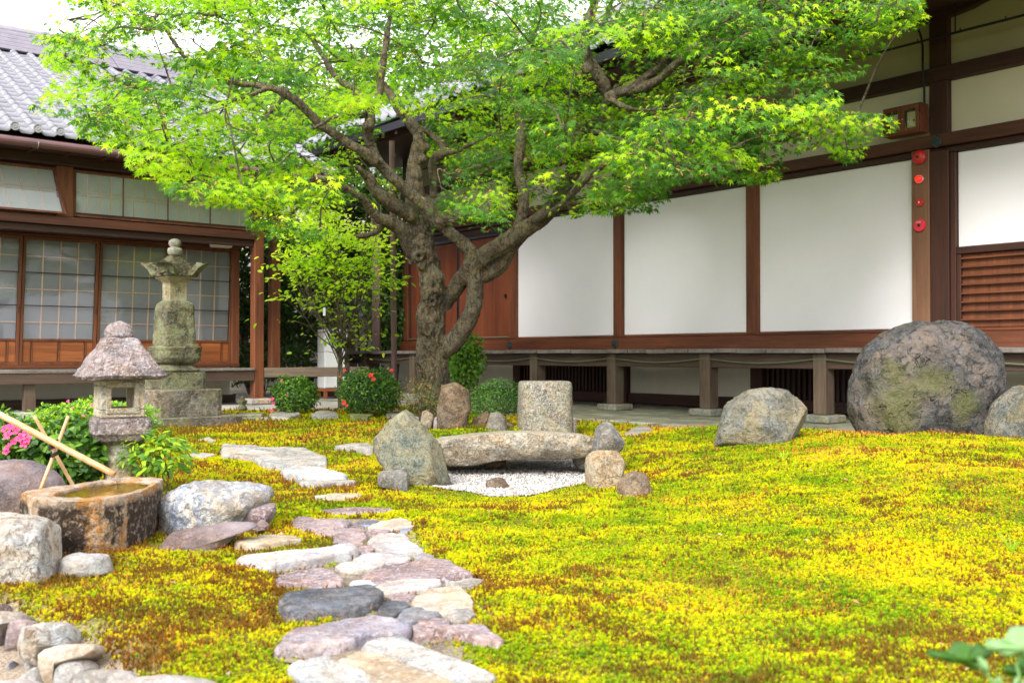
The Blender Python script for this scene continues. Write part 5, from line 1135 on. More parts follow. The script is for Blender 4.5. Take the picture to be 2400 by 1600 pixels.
m.box(-hwb + .001, -ww, -hwb + .001, hwb - .001, zo0 - .003, zo1 + .003, .003).box(ww, hwb - .001, -hwb + .001, hwb - .001, zo0 - .003, zo1 + .003, .003)
m.build('light_box', M['granite'], ln)
m = MB(); fr = .012
for y0, y1 in ((-hwb - .006, -hwb + .02), (hwb - .02, hwb + .006)): m.box(-ww - .02, ww + .02, y0, y1, zo0 - .022, zo0 + .004, .003).box(-ww - .02, ww + .02, y0, y1, zo1 - .004, zo1 + .022, .003).box(-ww - .02, -ww + .004, y0, y1, zo0 + .0045, zo1 - .0045, .003).box(ww - .004, ww + .02, y0, y1, zo0 + .0045, zo1 - .0045, .003)
m.build('window_frame', M['granite'], ln)
R2 = 665 * kk
sqloft('lantern_roof', ln, M['lroof'], [(zl(1217), R2 * .62), (zl(1214), R2 * .97), (zl(1190), R2 * 1.03), (zl(1180), R2), (zl(1100), R2 * .83), (zl(1020), R2 * .63), (zl(950), R2 * .47), (zl(922), R2 * .42), (zl(912), R2 * .34)], p=5.5, noise=.016, seed=13, sub=.012, fr=14, n=96)
m = MB(); m.lathe([(.001, zl(925)), (.064, zl(922)), (.067, zl(890)), (.063, zl(860)), (.052, zl(830)), (.034, zl(808)), (.012, zl(798)), (.001, zl(796))], 30)
v = np.array(m.v); v += (fbm(v * 45, 3, 4) * .006)[:, None] * np.sign(v); obj('jewel', v, m.f, M['lroof'], ln, smooth=True)
# ------------------------------------------------------------------ water basin
BZ = .195
bt = [G(u, v, BZ) for u, v in [(49,1158),(62,1152),(120,1143),(190,1134),(250,1125),(300,1118),(345,1119),(382,1122),(381,1127),(360,1140),(335,1152),(300,1161),(271,1167),(230,1172),(190,1174),(128,1175),(80,1168)]]
el = [G(u, v, BZ) for u, v in [(127,1161),(140,1152),(175,1143),(205,1136),(240,1129),(280,1126),(320,1126),(350,1129),(349,1136),(328,1146),(295,1155),(255,1161),(215,1165),(170,1165)]]
bt, el = np.array(bt), np.array(el); bc = el.mean(0)
def angres(p, c, n):
    d = p - c; a = np.arctan2(d[:, 1], d[:, 0]); r = np.hypot(d[:, 0], d[:, 1]); o = np.argsort(a); a, r = a[o], r[o]
    aa = np.linspace(-math.pi, math.pi, n, endpoint=False)
    q = np.vstack([p, p[:1]]); dd = np.r_[0, np.cumsum(np.linalg.norm(np.diff(q, axis=0), axis=1))]; s = np.linspace(0, dd[-1], 600, endpoint=False); pp = np.stack([np.interp(s, dd, q[:, k]) for k in (0, 1)], 1) - c[:2]; a = np.arctan2(pp[:, 1], pp[:, 0]); r = np.hypot(pp[:, 0], pp[:, 1]); o = np.argsort(a); a, r = a[o], r[o]
    rr = np.interp(aa, np.r_[a[-1] - 2 * math.pi, a, a[0] + 2 * math.pi], np.r_[r[-1], r, r[0]])
    return aa, rr
nb_ = 160; el = catmull(np.vstack([el[-1:], el, el[:2]]), 6)[6:-6]; aa, ro = angres(bt, bc, nb_); _, ri = angres(el, bc, nb_); rings = []
def ring(r, z): return np.stack([bc[0] + r * np.cos(aa), bc[1] + r * np.sin(aa), np.full(nb_, z)], 1)
Vb = []
for t in np.linspace(0, 1, 14): 
    q = ring(ro * (1 - .05 * (1 - t) ** 1.5 + .02 * math.sin(t * 3)), -.08 + (BZ + .08) * t); s = q.copy(); dd = fbm(q * 8, 4, 3) * .012; q[:, :2] += (q[:, :2] - bc[:2]) * dd[:, None] * 4; Vb.append(q)
Vb.append(ring(ro * 1.0, BZ + .0005)); Vb.append(ring(ro * .99, BZ + .004)); Vb.append(ring(ri * .5 + ro * .5, BZ + .003)); Vb.append(ring(ri * 1.02, BZ)); Vb.append(ring(ri * .99, BZ - .012)); Vb.append(ring(ri * .93, BZ - .05)); Vb.append(ring(ri * .75, BZ - .085)); Vb.append(ring(ri * .3, BZ - .095))
Vb = np.array(Vb); Vb[13:18, :, 2] += (fbm(Vb[13:18].reshape(-1, 3) * 30, 3, 8) * .004).reshape(5, nb_); K = len(Vb); Fb = [(j * nb_ + i, j * nb_ + (i + 1) % nb_, (j + 1) * nb_ + (i + 1) % nb_, (j + 1) * nb_ + i) for j in range(K - 1) for i in range(nb_)] + [tuple((K - 1) * nb_ + i for i in range(nb_))]
ws = empty('water_basin', (bc[0], bc[1], 0)); tag(ws, 'stone water basin streaked black and rust, filled to the brim', 'basin')
obj('basin_stone', Vb.reshape(-1, 3), Fb, M['basin'], ws, world=True, smooth=False)
FOOT.append(np.stack([bc[0] + ro * np.cos(aa), bc[1] + ro * np.sin(aa)], 1))
# amber floor of the bowl and the water
m_, nt_, out_ = newmat('basin_water'); N_ = NT(nt_); co_ = N_.n('ShaderNodeTexCoord').outputs['Object']
gl_ = N_.n('ShaderNodeBsdfGlossy', inp={'Roughness': .02}); tr_ = N_.n('ShaderNodeBsdfTransparent', inp={'Color': (.97, .88, .55, 1)}); fr_ = N_.n('ShaderNodeFresnel', inp={'IOR': 1.33})
bmp_ = N_.bump(N_.noise(co_, 26, 2, .5, .4), .10, .01); N_.l(bmp_, gl_.inputs['Normal']); N_.l(bmp_, fr_.inputs['Normal']); ms_ = N_.n('ShaderNodeMixShader'); N_.l(fr_.outputs[0], ms_.inputs[0]); N_.l(tr_.outputs[0], ms_.inputs[1]); N_.l(gl_.outputs[0], ms_.inputs[2]); N_.l(ms_.outputs[0], out_.inputs[0])
wr = ring(ri * 1.0, BZ - .007); obj('water', np.vstack([wr, [[bc[0], bc[1], BZ - .007]]]), [(i, (i + 1) % nb_, nb_) for i in range(nb_)], m_, ws, world=True)
fl = ring(ri * .985, BZ - .016); obj('bowl_lining', np.vstack([fl, ring(ri * .7, BZ - .035), [[bc[0], bc[1], BZ - .045]]]), [(i, (i + 1) % nb_, nb_ + (i + 1) % nb_, nb_ + i) for i in range(nb_)] + [(nb_ + i, nb_ + (i + 1) % nb_, 2 * nb_) for i in range(nb_)], stone_mat('amber_algae', (.80, .46, .03), (.85, .58, .06), scale=12, dark=(.3, .2, .02)), ws, world=True)
# bamboo spout and its crossed props
M['bamboo'] = wood_mat('golden_bamboo', (.36, .17, .06), (.66, .43, .22), 'x', .35, .08)
M['cord'] = plain_mat('black_palm_cord', (.025, .02, .018), .9)
sp = empty('bamboo_spout', tuple(P(268, 1112, 3.95))); tag(sp, 'slanting bamboo pipe pouring water into the stone basin', 'water spout')
pA, pB = P(-60, 940, 4.05), P(269, 1112, 3.95)
def bamboo(mb, a, b, r, nodes, n=16, hollow=False):
    a, b = np.array(a), np.array(b); ts = np.unique(np.r_[np.linspace(0, 1, 24), np.repeat(nodes, 3) + np.tile([-.006, 0, .006], len(nodes))]); pts = a + (b - a) * ts[:, None]
    rad = [r * (1.09 if any(abs(t - q) < .003 for q in nodes) else 1.0) for t in ts]
    return mb.tube(pts, rad, n, cap=not hollow) if False else mb.add(*tube_geo2(pts, rad, n, hollow))
def tube_geo2(pts, rad, n, hollow):
    p = np.array(pts); t = (p[-1] - p[0]) / np.linalg.norm(p[-1] - p[0]); b = np.cross(t, [0, 0, 1.0]); b /= np.linalg.norm(b); c = np.cross(t, b); v = []
    for q, r in zip(p, rad): v += [q + r * (math.cos(6.2832 * j / n) * b + math.sin(6.2832 * j / n) * c) for j in range(n)]
    k = len(p)
    if hollow:
        for q, r in ((p[-1], rad[-1] * .8), (p[-1] - t * .12, rad[-1] * .78)): v += [q + r * (math.cos(6.2832 * j / n) * b + math.sin(6.2832 * j / n) * c) for j in range(n)]
        k += 2
    f = [(j * n + i, j * n + (i + 1) % n, (j + 1) * n + (i + 1) % n, (j + 1) * n + i) for j in range(k - 1) for i in range(n)] + [tuple(range(n))[::-1], tuple((k - 1) * n + i for i in range(n))]
    return v, f
bamboo(MB(), [0, 0, 0], [1, 0, 0], .01, [.5])
m = MB(); bamboo(m, pA, pB, .0125, [.42, .78], hollow=True); m.build('spout_pipe', M['bamboo'], sp, world=True, smooth=True)
wt = MB().tube(catmull([P(269, 1116, 3.95), P(273, 1126, 3.95), P(276, 1137, 3.95), G(277, 1143, BZ - .01)], 5), [.003, .0022, .002, .003], 8); wt.build('water_thread', glass_mat('falling_water', (.95, .95, .95), .25), sp, world=True, smooth=True)
prs = empty('bamboo_props', tuple(P(125, 1140, 4.0))); tag(prs, 'two crossed bamboo canes lashed with black cord under the slanting pipe', 'bamboo props')
c1a, c1b = P(81, 976, 4.02), P(174, 1142, 4.12); c2a, c2b = P(160, 975, 4.10), P(94, 1150, 3.98)
m = MB(); bamboo(m, c1a, c1b, .0072, [.28, .72], 12); m.build('cane', M['bamboo'], prs, world=True, smooth=True)
m = MB(); bamboo(m, c2a, c2b, .0070, [.35, .8], 12); m.build('cane', M['bamboo'], prs, world=True, smooth=True)
for (u, v), r, k in (((126, 1036), .017, 4), ((122, 1046), .013, 3), ((128, 1063), .012, 3)):
    c = P(u, v, 4.02); m = MB()
    for j in range(k): m.tube([c + np.array([r * math.cos(t), .6 * r * math.sin(t), (j - k / 2) * .005 + .006 * math.cos(t)]) for t in np.linspace(0, 6.3, 20)], .0026, 6)
    m.build('lashing', M['cord'], prs, world=True)
# ------------------------------------------------------------------ stone bridge and the granite pillar basin
brp = empty('stone_bridge', tuple(P(1205, 1100, 6.1) * [1, 1, 0])); tag(brp, 'rough slightly arched stone slab bridging the white gravel', 'bridge')
tb = Z7([(285,1104),(420,1092),(500,1083),(650,1072),(800,1067),(950,1067),(1100,1072),(1250,1084),(1310,1098)]); tf_ = Z7([(285,1145),(420,1122),(500,1108),(650,1092),(800,1084),(950,1084),(1100,1090),(1250,1102),(1310,1118)]); bo = Z7([(300,1230),(400,1290),(500,1288),(600,1274),(700,1258),(850,1250),(950,1246),(1050,1244),(1150,1240),(1250,1230),(1310,1215)])
YF, YB = 5.98, 6.85
def prof(pl, Y, n=60):
    q = np.array([P(u, v, Y) for u, v in pl]); xs_ = np.linspace(q[0, 0], q[-1, 0], n); return np.stack([xs_, np.full(n, Y), np.interp(xs_, q[:, 0], q[:, 2])], 1)
nB = 90; TB, TF, BO = prof(tb, YB, nB), prof(tf_, YF, nB), prof(bo, YF + .04, nB)
TB[:, 0] = TF[:, 0]; rows = []
for t in np.linspace(0, 1, 8): rows.append(TB * (1 - t) + TF * t)
for t in np.linspace(0, 1, 16)[1:]: q = TF * (1 - t) + BO * t; q[:, 1] -= .035 * math.sin(math.pi * t); rows.append(q)
bk = BO.copy(); bk[:, 1] = YB; bk[:, 2] += .03
for t in np.linspace(0, 1, 6)[1:]: rows.append(BO * (1 - t) + bk * t)
for t in np.linspace(0, 1, 5)[1:-1]: rows.append(bk * (1 - t) + TB * t)
V = np.array(rows); k = len(rows); fl_ = V.reshape(-1, 3); wgt = np.zeros(k); wgt[8:24] = 1; wgt[24:] = .6; wgt[:8] = .12
dd = (fbm(fl_ * 9, 5, 4, .6) * .04 + (1 - 2 * np.abs(fbm(fl_ * [12, 12, 25], 4, 9)) - .4) * .014).reshape(k, nB) * wgt[:, None]; V[:, :, 1] -= dd; V[:, :, 2] += dd * .4
F = [(((j + 1) % k) * nB + i, ((j + 1) % k) * nB + i + 1, j * nB + i + 1, j * nB + i) for j in range(k) for i in range(nB - 1)] + [tuple(j * nB for j in range(k)), tuple(j * nB + nB - 1 for j in range(k))[::-1]]
obj('bridge_slab', V.reshape(-1, 3), F, M['bridge'], brp, world=True, smooth=True)
o_, _ = rock('bridge_bearing', [P(u, v, 6.3) for u, v in Z7([(560, 1240), (640, 1235), (750, 1245), (745, 1285), (700, 1300), (640, 1290)])], (0, -1, 0), .1, M['brown_rock'], parent=brp)
o_, _ = rock('bridge_bearing', [P(u, v, 6.25) for u, v in Z7([(1140, 1200), (1280, 1190), (1290, 1310), (1190, 1310), (1160, 1270)])], (0, -1, 0), .15, M['grey_rock'], parent=brp)
o_, _ = rock('bridge_bearing', [P(u, v, 6.35) for u, v in Z7([(280, 1150), (420, 1200), (430, 1300), (280, 1330)])], (0, -1, 0), .15, M['grey_rock'], parent=brp)
gp = empty('granite_basin', tuple(P(1277, 1010, 8.6) * [1, 1, 0]), R(6)); tag(gp, 'tall rounded granite block with hollow top behind the stone bridge', 'stone basin')
s8 = 8.6 / FPX; hwp = 61 * s8; zt = CAMZ + (832 - 893) * s8; zbm = -.05
n = 72; lv = [(zbm, 1.04), (zt - .40, 1.03), (zt - .2, 1.01), (zt - .06, 1.0), (zt - .02, .985), (zt - .004, .95), (zt, .9), (zt, .76), (zt - .01, .73), (zt - .08, .70), (zt - .09, .3)]
v = []
L2 = []
for (a, b), (c, d) in zip(lv[:-1], lv[1:]):
    kx = max(1, int(abs(c - a) / .02)); L2 += [(a + (c - a) * i / kx, b + (d - b) * i / kx) for i in range(kx)]
L2.append(lv[-1])
for z, s in L2: v += sq_ring(z, hwp * s, 3.6, n)
v = np.array(v); rr = v * [1, 1, 0]; rr /= np.linalg.norm(rr, axis=1)[:, None] + 1e-6; v += rr * (fbm(v * 14, 4, 6) * .006)[:, None]
obj('granite_block', v, [(j * n + i, j * n + (i + 1) % n, (j + 1) * n + (i + 1) % n, (j + 1) * n + i) for j in range(len(L2) - 1) for i in range(n)] + [tuple((len(L2) - 1) * n + i for i in range(n))], M['granite2'], gp, smooth=True)
MB().box(hwp * .9, hwp + .035, -.12, .14, -.05, zt - .30, .015).build('foot_ledge', M['granite2'], gp)
# ------------------------------------------------------------------ the maple
mt = empty('maple_tree', tuple(P(1012, 965, 11.0) * [1, 1, 0])); tag(mt, 'old gnarled maple with a wide crown of green star-shaped leaves', 'tree')
M['bark'] = stone_mat('grey_brown_bark', (.20, .145, .095), (.36, .285, .20), (.42, .36, .28), 5, .12, 1.0, (.05, .034, .022), .7, moss=(.15, .14, .045), mossamt=.3, fine=50)
nt_ = M['bark'].node_tree; N_ = NT(nt_); pr_ = [n for n in nt_.nodes if n.type == 'BSDF_PRINCIPLED'][0]
cb_ = N_.n('ShaderNodeTexCoord').outputs['Object']; fb_ = N_.noise(N_.mapping(cb_, (28, 28, 4)), 1.2, 6, .7, 1.2)
src_ = pr_.inputs['Base Color'].links[0].from_socket; N_.l(N_.mix(N_.math('MULTIPLY', N_.ramp(fb_, [(.50, g3(0)), (.64, g3(1))]), .65), src_, (.05, .034, .02)), pr_.inputs['Base Color'])
N_.l(N_.bump(fb_, 1.0, .03, pr_.inputs['Normal'].links[0].from_socket), pr_.inputs['Normal'])
S_ = 1.0204
def limb(pts, Y0, Y1=None, disp=True):
    """pts: (u, v, width px) measured on the photograph, distances from Y0 to Y1 along it"""
    k = len(pts); Y1 = Y0 if Y1 is None else Y1; c = []; r = []
    for i, (u, v, w) in enumerate(pts):
        if disp: u, v, w = u * S_, v * S_, w * S_
        Y = Y0 + (Y1 - Y0) * i / (k - 1); c.append(P(u, v, Y)); r.append(w * .5 * Y / FPX)
    cc = catmull(c, 5); rr = np.interp(np.linspace(0, 1, len(cc)), np.linspace(0, 1, k), r); return cc, rr
LIMBS = [
 limb([(1003,975,100),(1002,945,84),(1000,900,76),(996,850,74),(992,800,68),(993,740,66),(996,690,62),(990,640,58),(978,590,52),(965,545,52),(957,500,46),(952,440,44),(952,390,36),(960,345,38),(962,310,32),(942,280,28),(915,250,24),(895,215,20),(870,180,16),(840,130,12)], 11.0, 10.8),
 limb([(1000,815,40),(1035,790,50),(1070,745,44),(1088,700,42),(1090,650,38),(1082,615,42),(1085,590,38),(1068,562,30),(1035,535,30),(1005,510,30),(985,480,28),(955,455,28),(920,425,27),(890,395,27),(868,370,26),(853,335,24),(846,305,26),(850,275,26),(838,240,20),(815,210,17),(775,180,15),(745,135,13),(715,85,11)], 10.95, 10.2),
 limb([(868,375,22),(840,352,24),(800,330,24),(765,305,23),(735,285,22),(712,262,21),(690,240,22),(655,215,22),(615,200,16),(575,195,14),(532,187,16),(487,158,13),(439,146,11),(405,105,9),(375,64,8),(326,43,7),(285,19,6),(259,0,5)], 10.4, 9.3),
 limb([(850,290,18),(858,245,17),(873,210,16),(877,162,17),(888,94,15),(896,37,12),(903,-10,9),(905,-60,7)], 10.3, 10.0),
 limb([(1020,705,34),(1040,670,40),(1070,630,42),(1105,595,44),(1150,565,44),(1200,530,42),(1240,505,40),(1270,475,38),(1295,430,36),(1318,390,36),(1335,350,34),(1342,320,30),(1355,290,24),(1380,270,22),(1395,235,28),(1392,205,30),(1370,165,30),(1345,120,27),(1340,80,22),(1352,40,18),(1365,0,14),(1380,-60,9)], 11.0, 9.6),
 limb([(1090,640,30),(1120,628,40),(1150,605,40),(1175,568,34),(1205,540,20),(1225,520,10)], 10.9, 10.8),
 limb([(1178,560,26),(1192,520,27),(1202,480,27),(1203,445,28),(1192,400,22),(1190,370,24),(1196,330,26),(1198,295,28),(1192,262,22),(1180,230,14),(1150,180,10)], 10.85, 11.2),
 limb([(1205,290,14),(1225,268,12),(1250,260,9),(1290,240,7)], 11.2, 10.6),
 limb([(1395,222,22),(1430,212,24),(1480,200,22),(1515,182,20),(1550,150,18),(1590,110,17),(1640,90,16),(1690,72,13),(1740,50,10),(1790,20,8),(1830,-20,6)], 9.8, 8.3),
 limb([(1440,205,18),(1480,180,18),(1520,150,15),(1545,112,13),(1575,70,11),(1610,35,9),(1640,-10,7)], 9.6, 9.0),
 limb([(1345,130,16),(1350,90,15),(1382,60,14),(1400,20,12),(1412,-30,9)], 9.7, 9.8),
 limb([(1335,175,12),(1318,150,12),(1320,120,14),(1342,75,12),(1365,30,12),(1372,-20,10)], 9.9, 10.2),
 limb([(955,600,36),(940,560,40),(920,525,38),(890,508,30),(868,500,26),(848,475,22),(832,455,18),(800,435,14),(770,425,10),(735,410,7)], 10.95, 10.2),
 limb([(880,512,16),(868,530,15),(845,540,13),(818,543,10)], 10.8, 10.6),
 limb([(975,520,40),(955,500,34),(920,480,34),(890,462,34),(865,440,30),(848,412,26),(832,395,16),(815,380,10)], 10.9, 10.3),
 limb([(995,455,20),(996,410,20),(992,380,20),(1005,360,24),(1025,352,24),(1015,330,20),(990,308,12),(970,290,8)], 11.1, 11.2),
 limb([(1020,352,14),(1050,348,13),(1075,335,9),(1110,318,7),(1150,300,5)], 11.1, 10.5),
 limb([(845,258,10),(800,268,9),(760,272,9),(730,290,7),(705,298,7),(660,295,5),(620,290,4)], 10.3, 9.5),
 limb([(1290,455,10),(1310,478,12),(1322,500,13)], 10.5, 10.3, True), limb([(1300,478,6),(1330,482,7),(1350,470,6),(1365,455,4)], 10.5, 10.1),
 limb([(1230,510,18),(1290,470,16),(1350,410,12),(1420,360,9),(1500,330,7),(1580,320,6),(1660,300,4)], 10.6, 7.9),
 limb([(1345,300,12),(1400,310,10),(1450,330,9),(1520,345,7),(1600,350,5),(1700,330,4)], 10.2, 7.8),
 limb([(1395,225,12),(1450,250,10),(1530,250,9),(1620,230,7),(1720,220,6),(1820,240,4),(1900,265,3)], 9.8, 7.4),
 limb([(620,200,12),(560,225,10),(500,235,9),(440,228,8),(390,215,6),(330,205,4)], 9.9, 8.0),
 limb([(655,220,12),(610,270,9),(560,320,7),(500,360,5),(450,400,4)], 10.0, 8.4),
 limb([(1640,90,10),(1700,100,9),(1780,90,8),(1860,70,6),(1950,60,5),(2030,50,3)], 8.8, 7.2),
]
def tubes_mesh(name, limbs, mat, parent, n=14):
    m = MB()
    for c, r in limbs: m.tube(c, r, n)
    return m.build(name, mat, parent, world=True)
trunk = tubes_mesh('trunk', [(c, r * .93) for c, r in LIMBS if r[0] > .0], M['bark'], mt, 18)
bm = bmesh.new(); bm.from_mesh(trunk.data)
def knob(u, v, Y, rad, w, hole=False):
    c = to_local([P(u, v, Y)], mt)[0]
    q = bmesh.ops.create_icosphere(bm, subdivisions=3, radius=rad)
    for x_ in q['verts']: x_.co = Vector((x_.co.x, x_.co.y * .7, x_.co.z * w)) + Vector(c)
for a in [(981,600,10.86,.07,1.1),(972,574,10.84,.045,1),(1008,602,10.86,.05,1.2),(990,622,10.86,.06,.8),(1024,654,10.86,.075,1.2),(1026,682,10.84,.055,1),(1000,768,10.86,.07,1.3),(1010,705,10.84,.05,1),(985,372,10.85,.065,.8),(978,408,10.85,.055,1.2),(995,345,10.9,.055,.9),(975,440,10.85,.05,1),(985,480,10.9,.07,1),(860,296,10.28,.05,.9),(1040,520,10.62,.045,1),(1200,566,10.66,.04,1.2),(1020,740,10.86,.055,1.4),(1003,690,10.84,.055,1.2),(988,550,10.86,.06,1.5),(1375,160,9.7,.05,1)]: knob(a[0], a[1], a[2] - .035, a[3] * 1.12, a[4])
bm.to_mesh(trunk.data); bm.free()
md = trunk.modifiers.new('r', 'REMESH'); md.mode = 'VOXEL'; md.voxel_size = .0135; md.adaptivity = 0
md2 = trunk.modifiers.new('s', 'SMOOTH'); md2.iterations = 3; md2.factor = .5
dg = bpy.context.evaluated_depsgraph_get(); ev = trunk.evaluated_get(dg); me = bpy.data.meshes.new_from_object(ev); trunk.modifiers.clear(); trunk.data = me
nv = len(me.vertices); co = np.zeros(nv * 3, np.float32); me.vertices.foreach_get('co', co); co = co.reshape(-1, 3).astype(float); no = np.zeros(nv * 3, np.float32); me.vertices.foreach_get('normal', no); no = no.reshape(-1, 3)
gn = sstep(2.6, 1.2, co[:, 2]) * sstep(.25, .05, np.abs(co[:, 0] + .03)) * 1.0 + .25     # the old trunk is gnarled, the limbs smoother
d = gn * (.048 * fbm(co * [9, 9, 4.5], 4, 3) + .032 * (1 - 2 * np.abs(fbm(co * [26, 26, 7], 4, 8)) - .4)) + .009 * fbm(co * [38, 38, 7], 3, 2)
# knot holes
for (u, v, rr_) in ((981,600,.036),(1013,707,.026),(862,290,.024),(1044,519,.02)):
    c = to_local([P(u, v, 10.75)], mt)[0]; dist = np.hypot(co[:, 0] - c[0], (co[:, 2] - c[2])); front = co[:, 1] < .1
    d += front * (-.075 * np.exp(-(dist / (rr_ * .6)) ** 2) + .024 * np.exp(-((dist - rr_) / (rr_ * .4)) ** 2))
co += no * d[:, None]; me.vertices.foreach_set('co', co.astype(np.float32).ravel()); me.polygons.foreach_set('use_smooth', [True] * len(me.polygons)); me.update()
me.materials.clear(); me.materials.append(M['bark']); trunk.data.name = 'trunk'; print('trunk verts', nv)
# crown: sprays of leaves. Each spray sits inside the crown's outline and behind the limbs that show
CR = [(250,60,150,60),(170,130,70,45),(420,60,170,90),(620,70,190,110),(230,215,120,50),(120,240,35,12),(330,270,150,75),(430,340,140,80),(560,250,190,110),(520,410,150,60),(640,400,130,90),(660,500,90,60),(760,130,150,110),(760,290,110,80),(780,420,120,70),(900,110,150,120),(1050,100,150,120),(1050,230,120,100),(1080,330,90,60),(1110,430,110,60),(1120,500,70,45),(1000,490,60,40),
      (1200,110,150,120),(1230,250,110,90),(1290,350,120,80),(1270,450,100,50),(1400,430,120,55),(1480,450,60,35),(1330,130,130,120),(1480,80,160,100),(1480,250,150,90),(1480,350,150,70),(1620,130,170,120),(1620,270,150,90),(1650,350,120,60),(1740,375,60,42),(1780,90,150,100),(1800,230,120,70),(1800,300,100,45),(1920,60,130,75),(1930,140,60,40),(1930,285,125,32),(1945,330,45,38),(2030,35,95,42),(120,240,50,22),(95,75,35,20)]
CR = [(a, b, c * 1.04, d * 1.04) for a, b, c, d in CR]
HOLES = [(60,40,190,38),(400,95,95,30),(1000,120,45,40),(1395,150,35,70)]
WIN = [(1090,590,80,60),(1260,480,55,60),(1340,330,30,70),(620,205,60,22),(770,330,60,45),(880,480,60,50),(845,400,62,150),(905,420,60,90),(960,380,60,120),(1000,560,110,90),(760,330,90,45),(700,250,60,40),(1320,400,40,70),(1200,400,30,110),(1500,170,110,45),(1375,170,45,80),(1240,520,70,30),(885,130,22,110),(740,170,30,60),(560,190,60,18),(1395,235,50,40)]
ES = lambda u, v, L, g=1.0: min(((u - a) / (c * g)) ** 2 + ((v - b) / (d * g)) ** 2 for a, b, c, d in L)
pads = []; tries = 0
while len(pads) < 560 and tries < 60000:
    tries += 1; u, v = random.uniform(60, 2110), random.uniform(-110, 540)
    if ES(u, max(v, 20), CR) > 1.0: continue
    if ES(u, v, HOLES) < 1.0 and random.random() < .93: continue
    Y = random.uniform(7.2, 11.8)
    side_ = abs(u - 1010) / 1000; Y -= 1.5 * side_ * random.random()
    if u > 1250: Y = min(Y, 10.0 - 1.7 * (u - 1250) / 850)
    if u < 700: Y = min(Y, 10.2 - 1.0 * (700 - u) / 600)
    if ES(u, v, WIN) < 1.0:
        if random.random() < .55: continue
        Y = random.uniform(11.5, 12.9)
        if u > 1250: Y = random.uniform(9.9, 10.5)
    pads.append((u * S_, v * S_, Y))
k0 = 0
while k0 < 130:
    u, v = random.uniform(600, 1480), random.uniform(20, 390)
    if ES(u, v, CR, 1.05) > 1 or ES(u, v, HOLES) < 1: continue
    pads.append((u * S_, v * S_, random.uniform(11.4, 12.5) if u < 1230 else random.uniform(9.9, 10.6))); k0 += 1
def maple_leaf(name, mat, droop=.12):
    tips = [(-150, .45), (-98, .72), (-50, .95), (0, 1.1), (50, .95), (98, .72), (150, .45)]; v = [(0, 0, 0)]; pts = []
    for i, (a, r) in enumerate(tips):
        pts.append((a, r))
        if i < 6: b = tips[i + 1]; pts.append(((a + b[0]) / 2, .27 * (r + b[1]) / 2 + .09))
    for a, r in pts: x_, y_ = r * math.sin(R(a)), r * math.cos(R(a)); v.append((x_ * .5, y_ * .5 + .08, -droop * r * r * .5 - .05 * abs(math.sin(R(a * 2))) * r))
    f = [(0, i + 1, i) for i in range(1, len(pts))]
    v += [(0.0, .08, 0), (.008, -.28, .03), (-.008, -.28, .03)]; k = len(v); f.append((k - 3, k - 2, k - 1)); return proto(name, v, f, mat)
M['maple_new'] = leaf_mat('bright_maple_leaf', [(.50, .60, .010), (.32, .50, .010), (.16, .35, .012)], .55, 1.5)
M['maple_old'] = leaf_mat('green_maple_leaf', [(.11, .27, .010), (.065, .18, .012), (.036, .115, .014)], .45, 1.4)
M['seed'] = leaf_mat('pinkish_maple_seed', [(.50, .30, .08), (.48, .22, .10)], .3, 1, tint=(1, 1, .8))
def samara(name): return proto(name, [(0, 0, 0), (.12, .02, -.1), (.4, .06, -.16), (.30, -.08, -.12), (-.12, .02, -.1), (-.4, .06, -.16), (-.30, -.08, -.12), (0, .0, .4), (.012, 0, .4)], [(0, 1, 2, 3), (0, 6, 5, 4), (0, 7, 8)], M['seed'])
lp_ = [maple_leaf('m0', M['maple_new'], .1), maple_leaf('m1', M['maple_new'], .4), maple_leaf('m2', M['maple_old'], .15), maple_leaf('m3', M['maple_old'], .45), samara('m4')]
lcoll = proto_coll('maple_leaves', lp_)
LP, LR_, LS, LK = [], [], [], []; done = []; twigs = MB(); nodes_ = np.vstack([c[4:] for c, r in LIMBS]); 
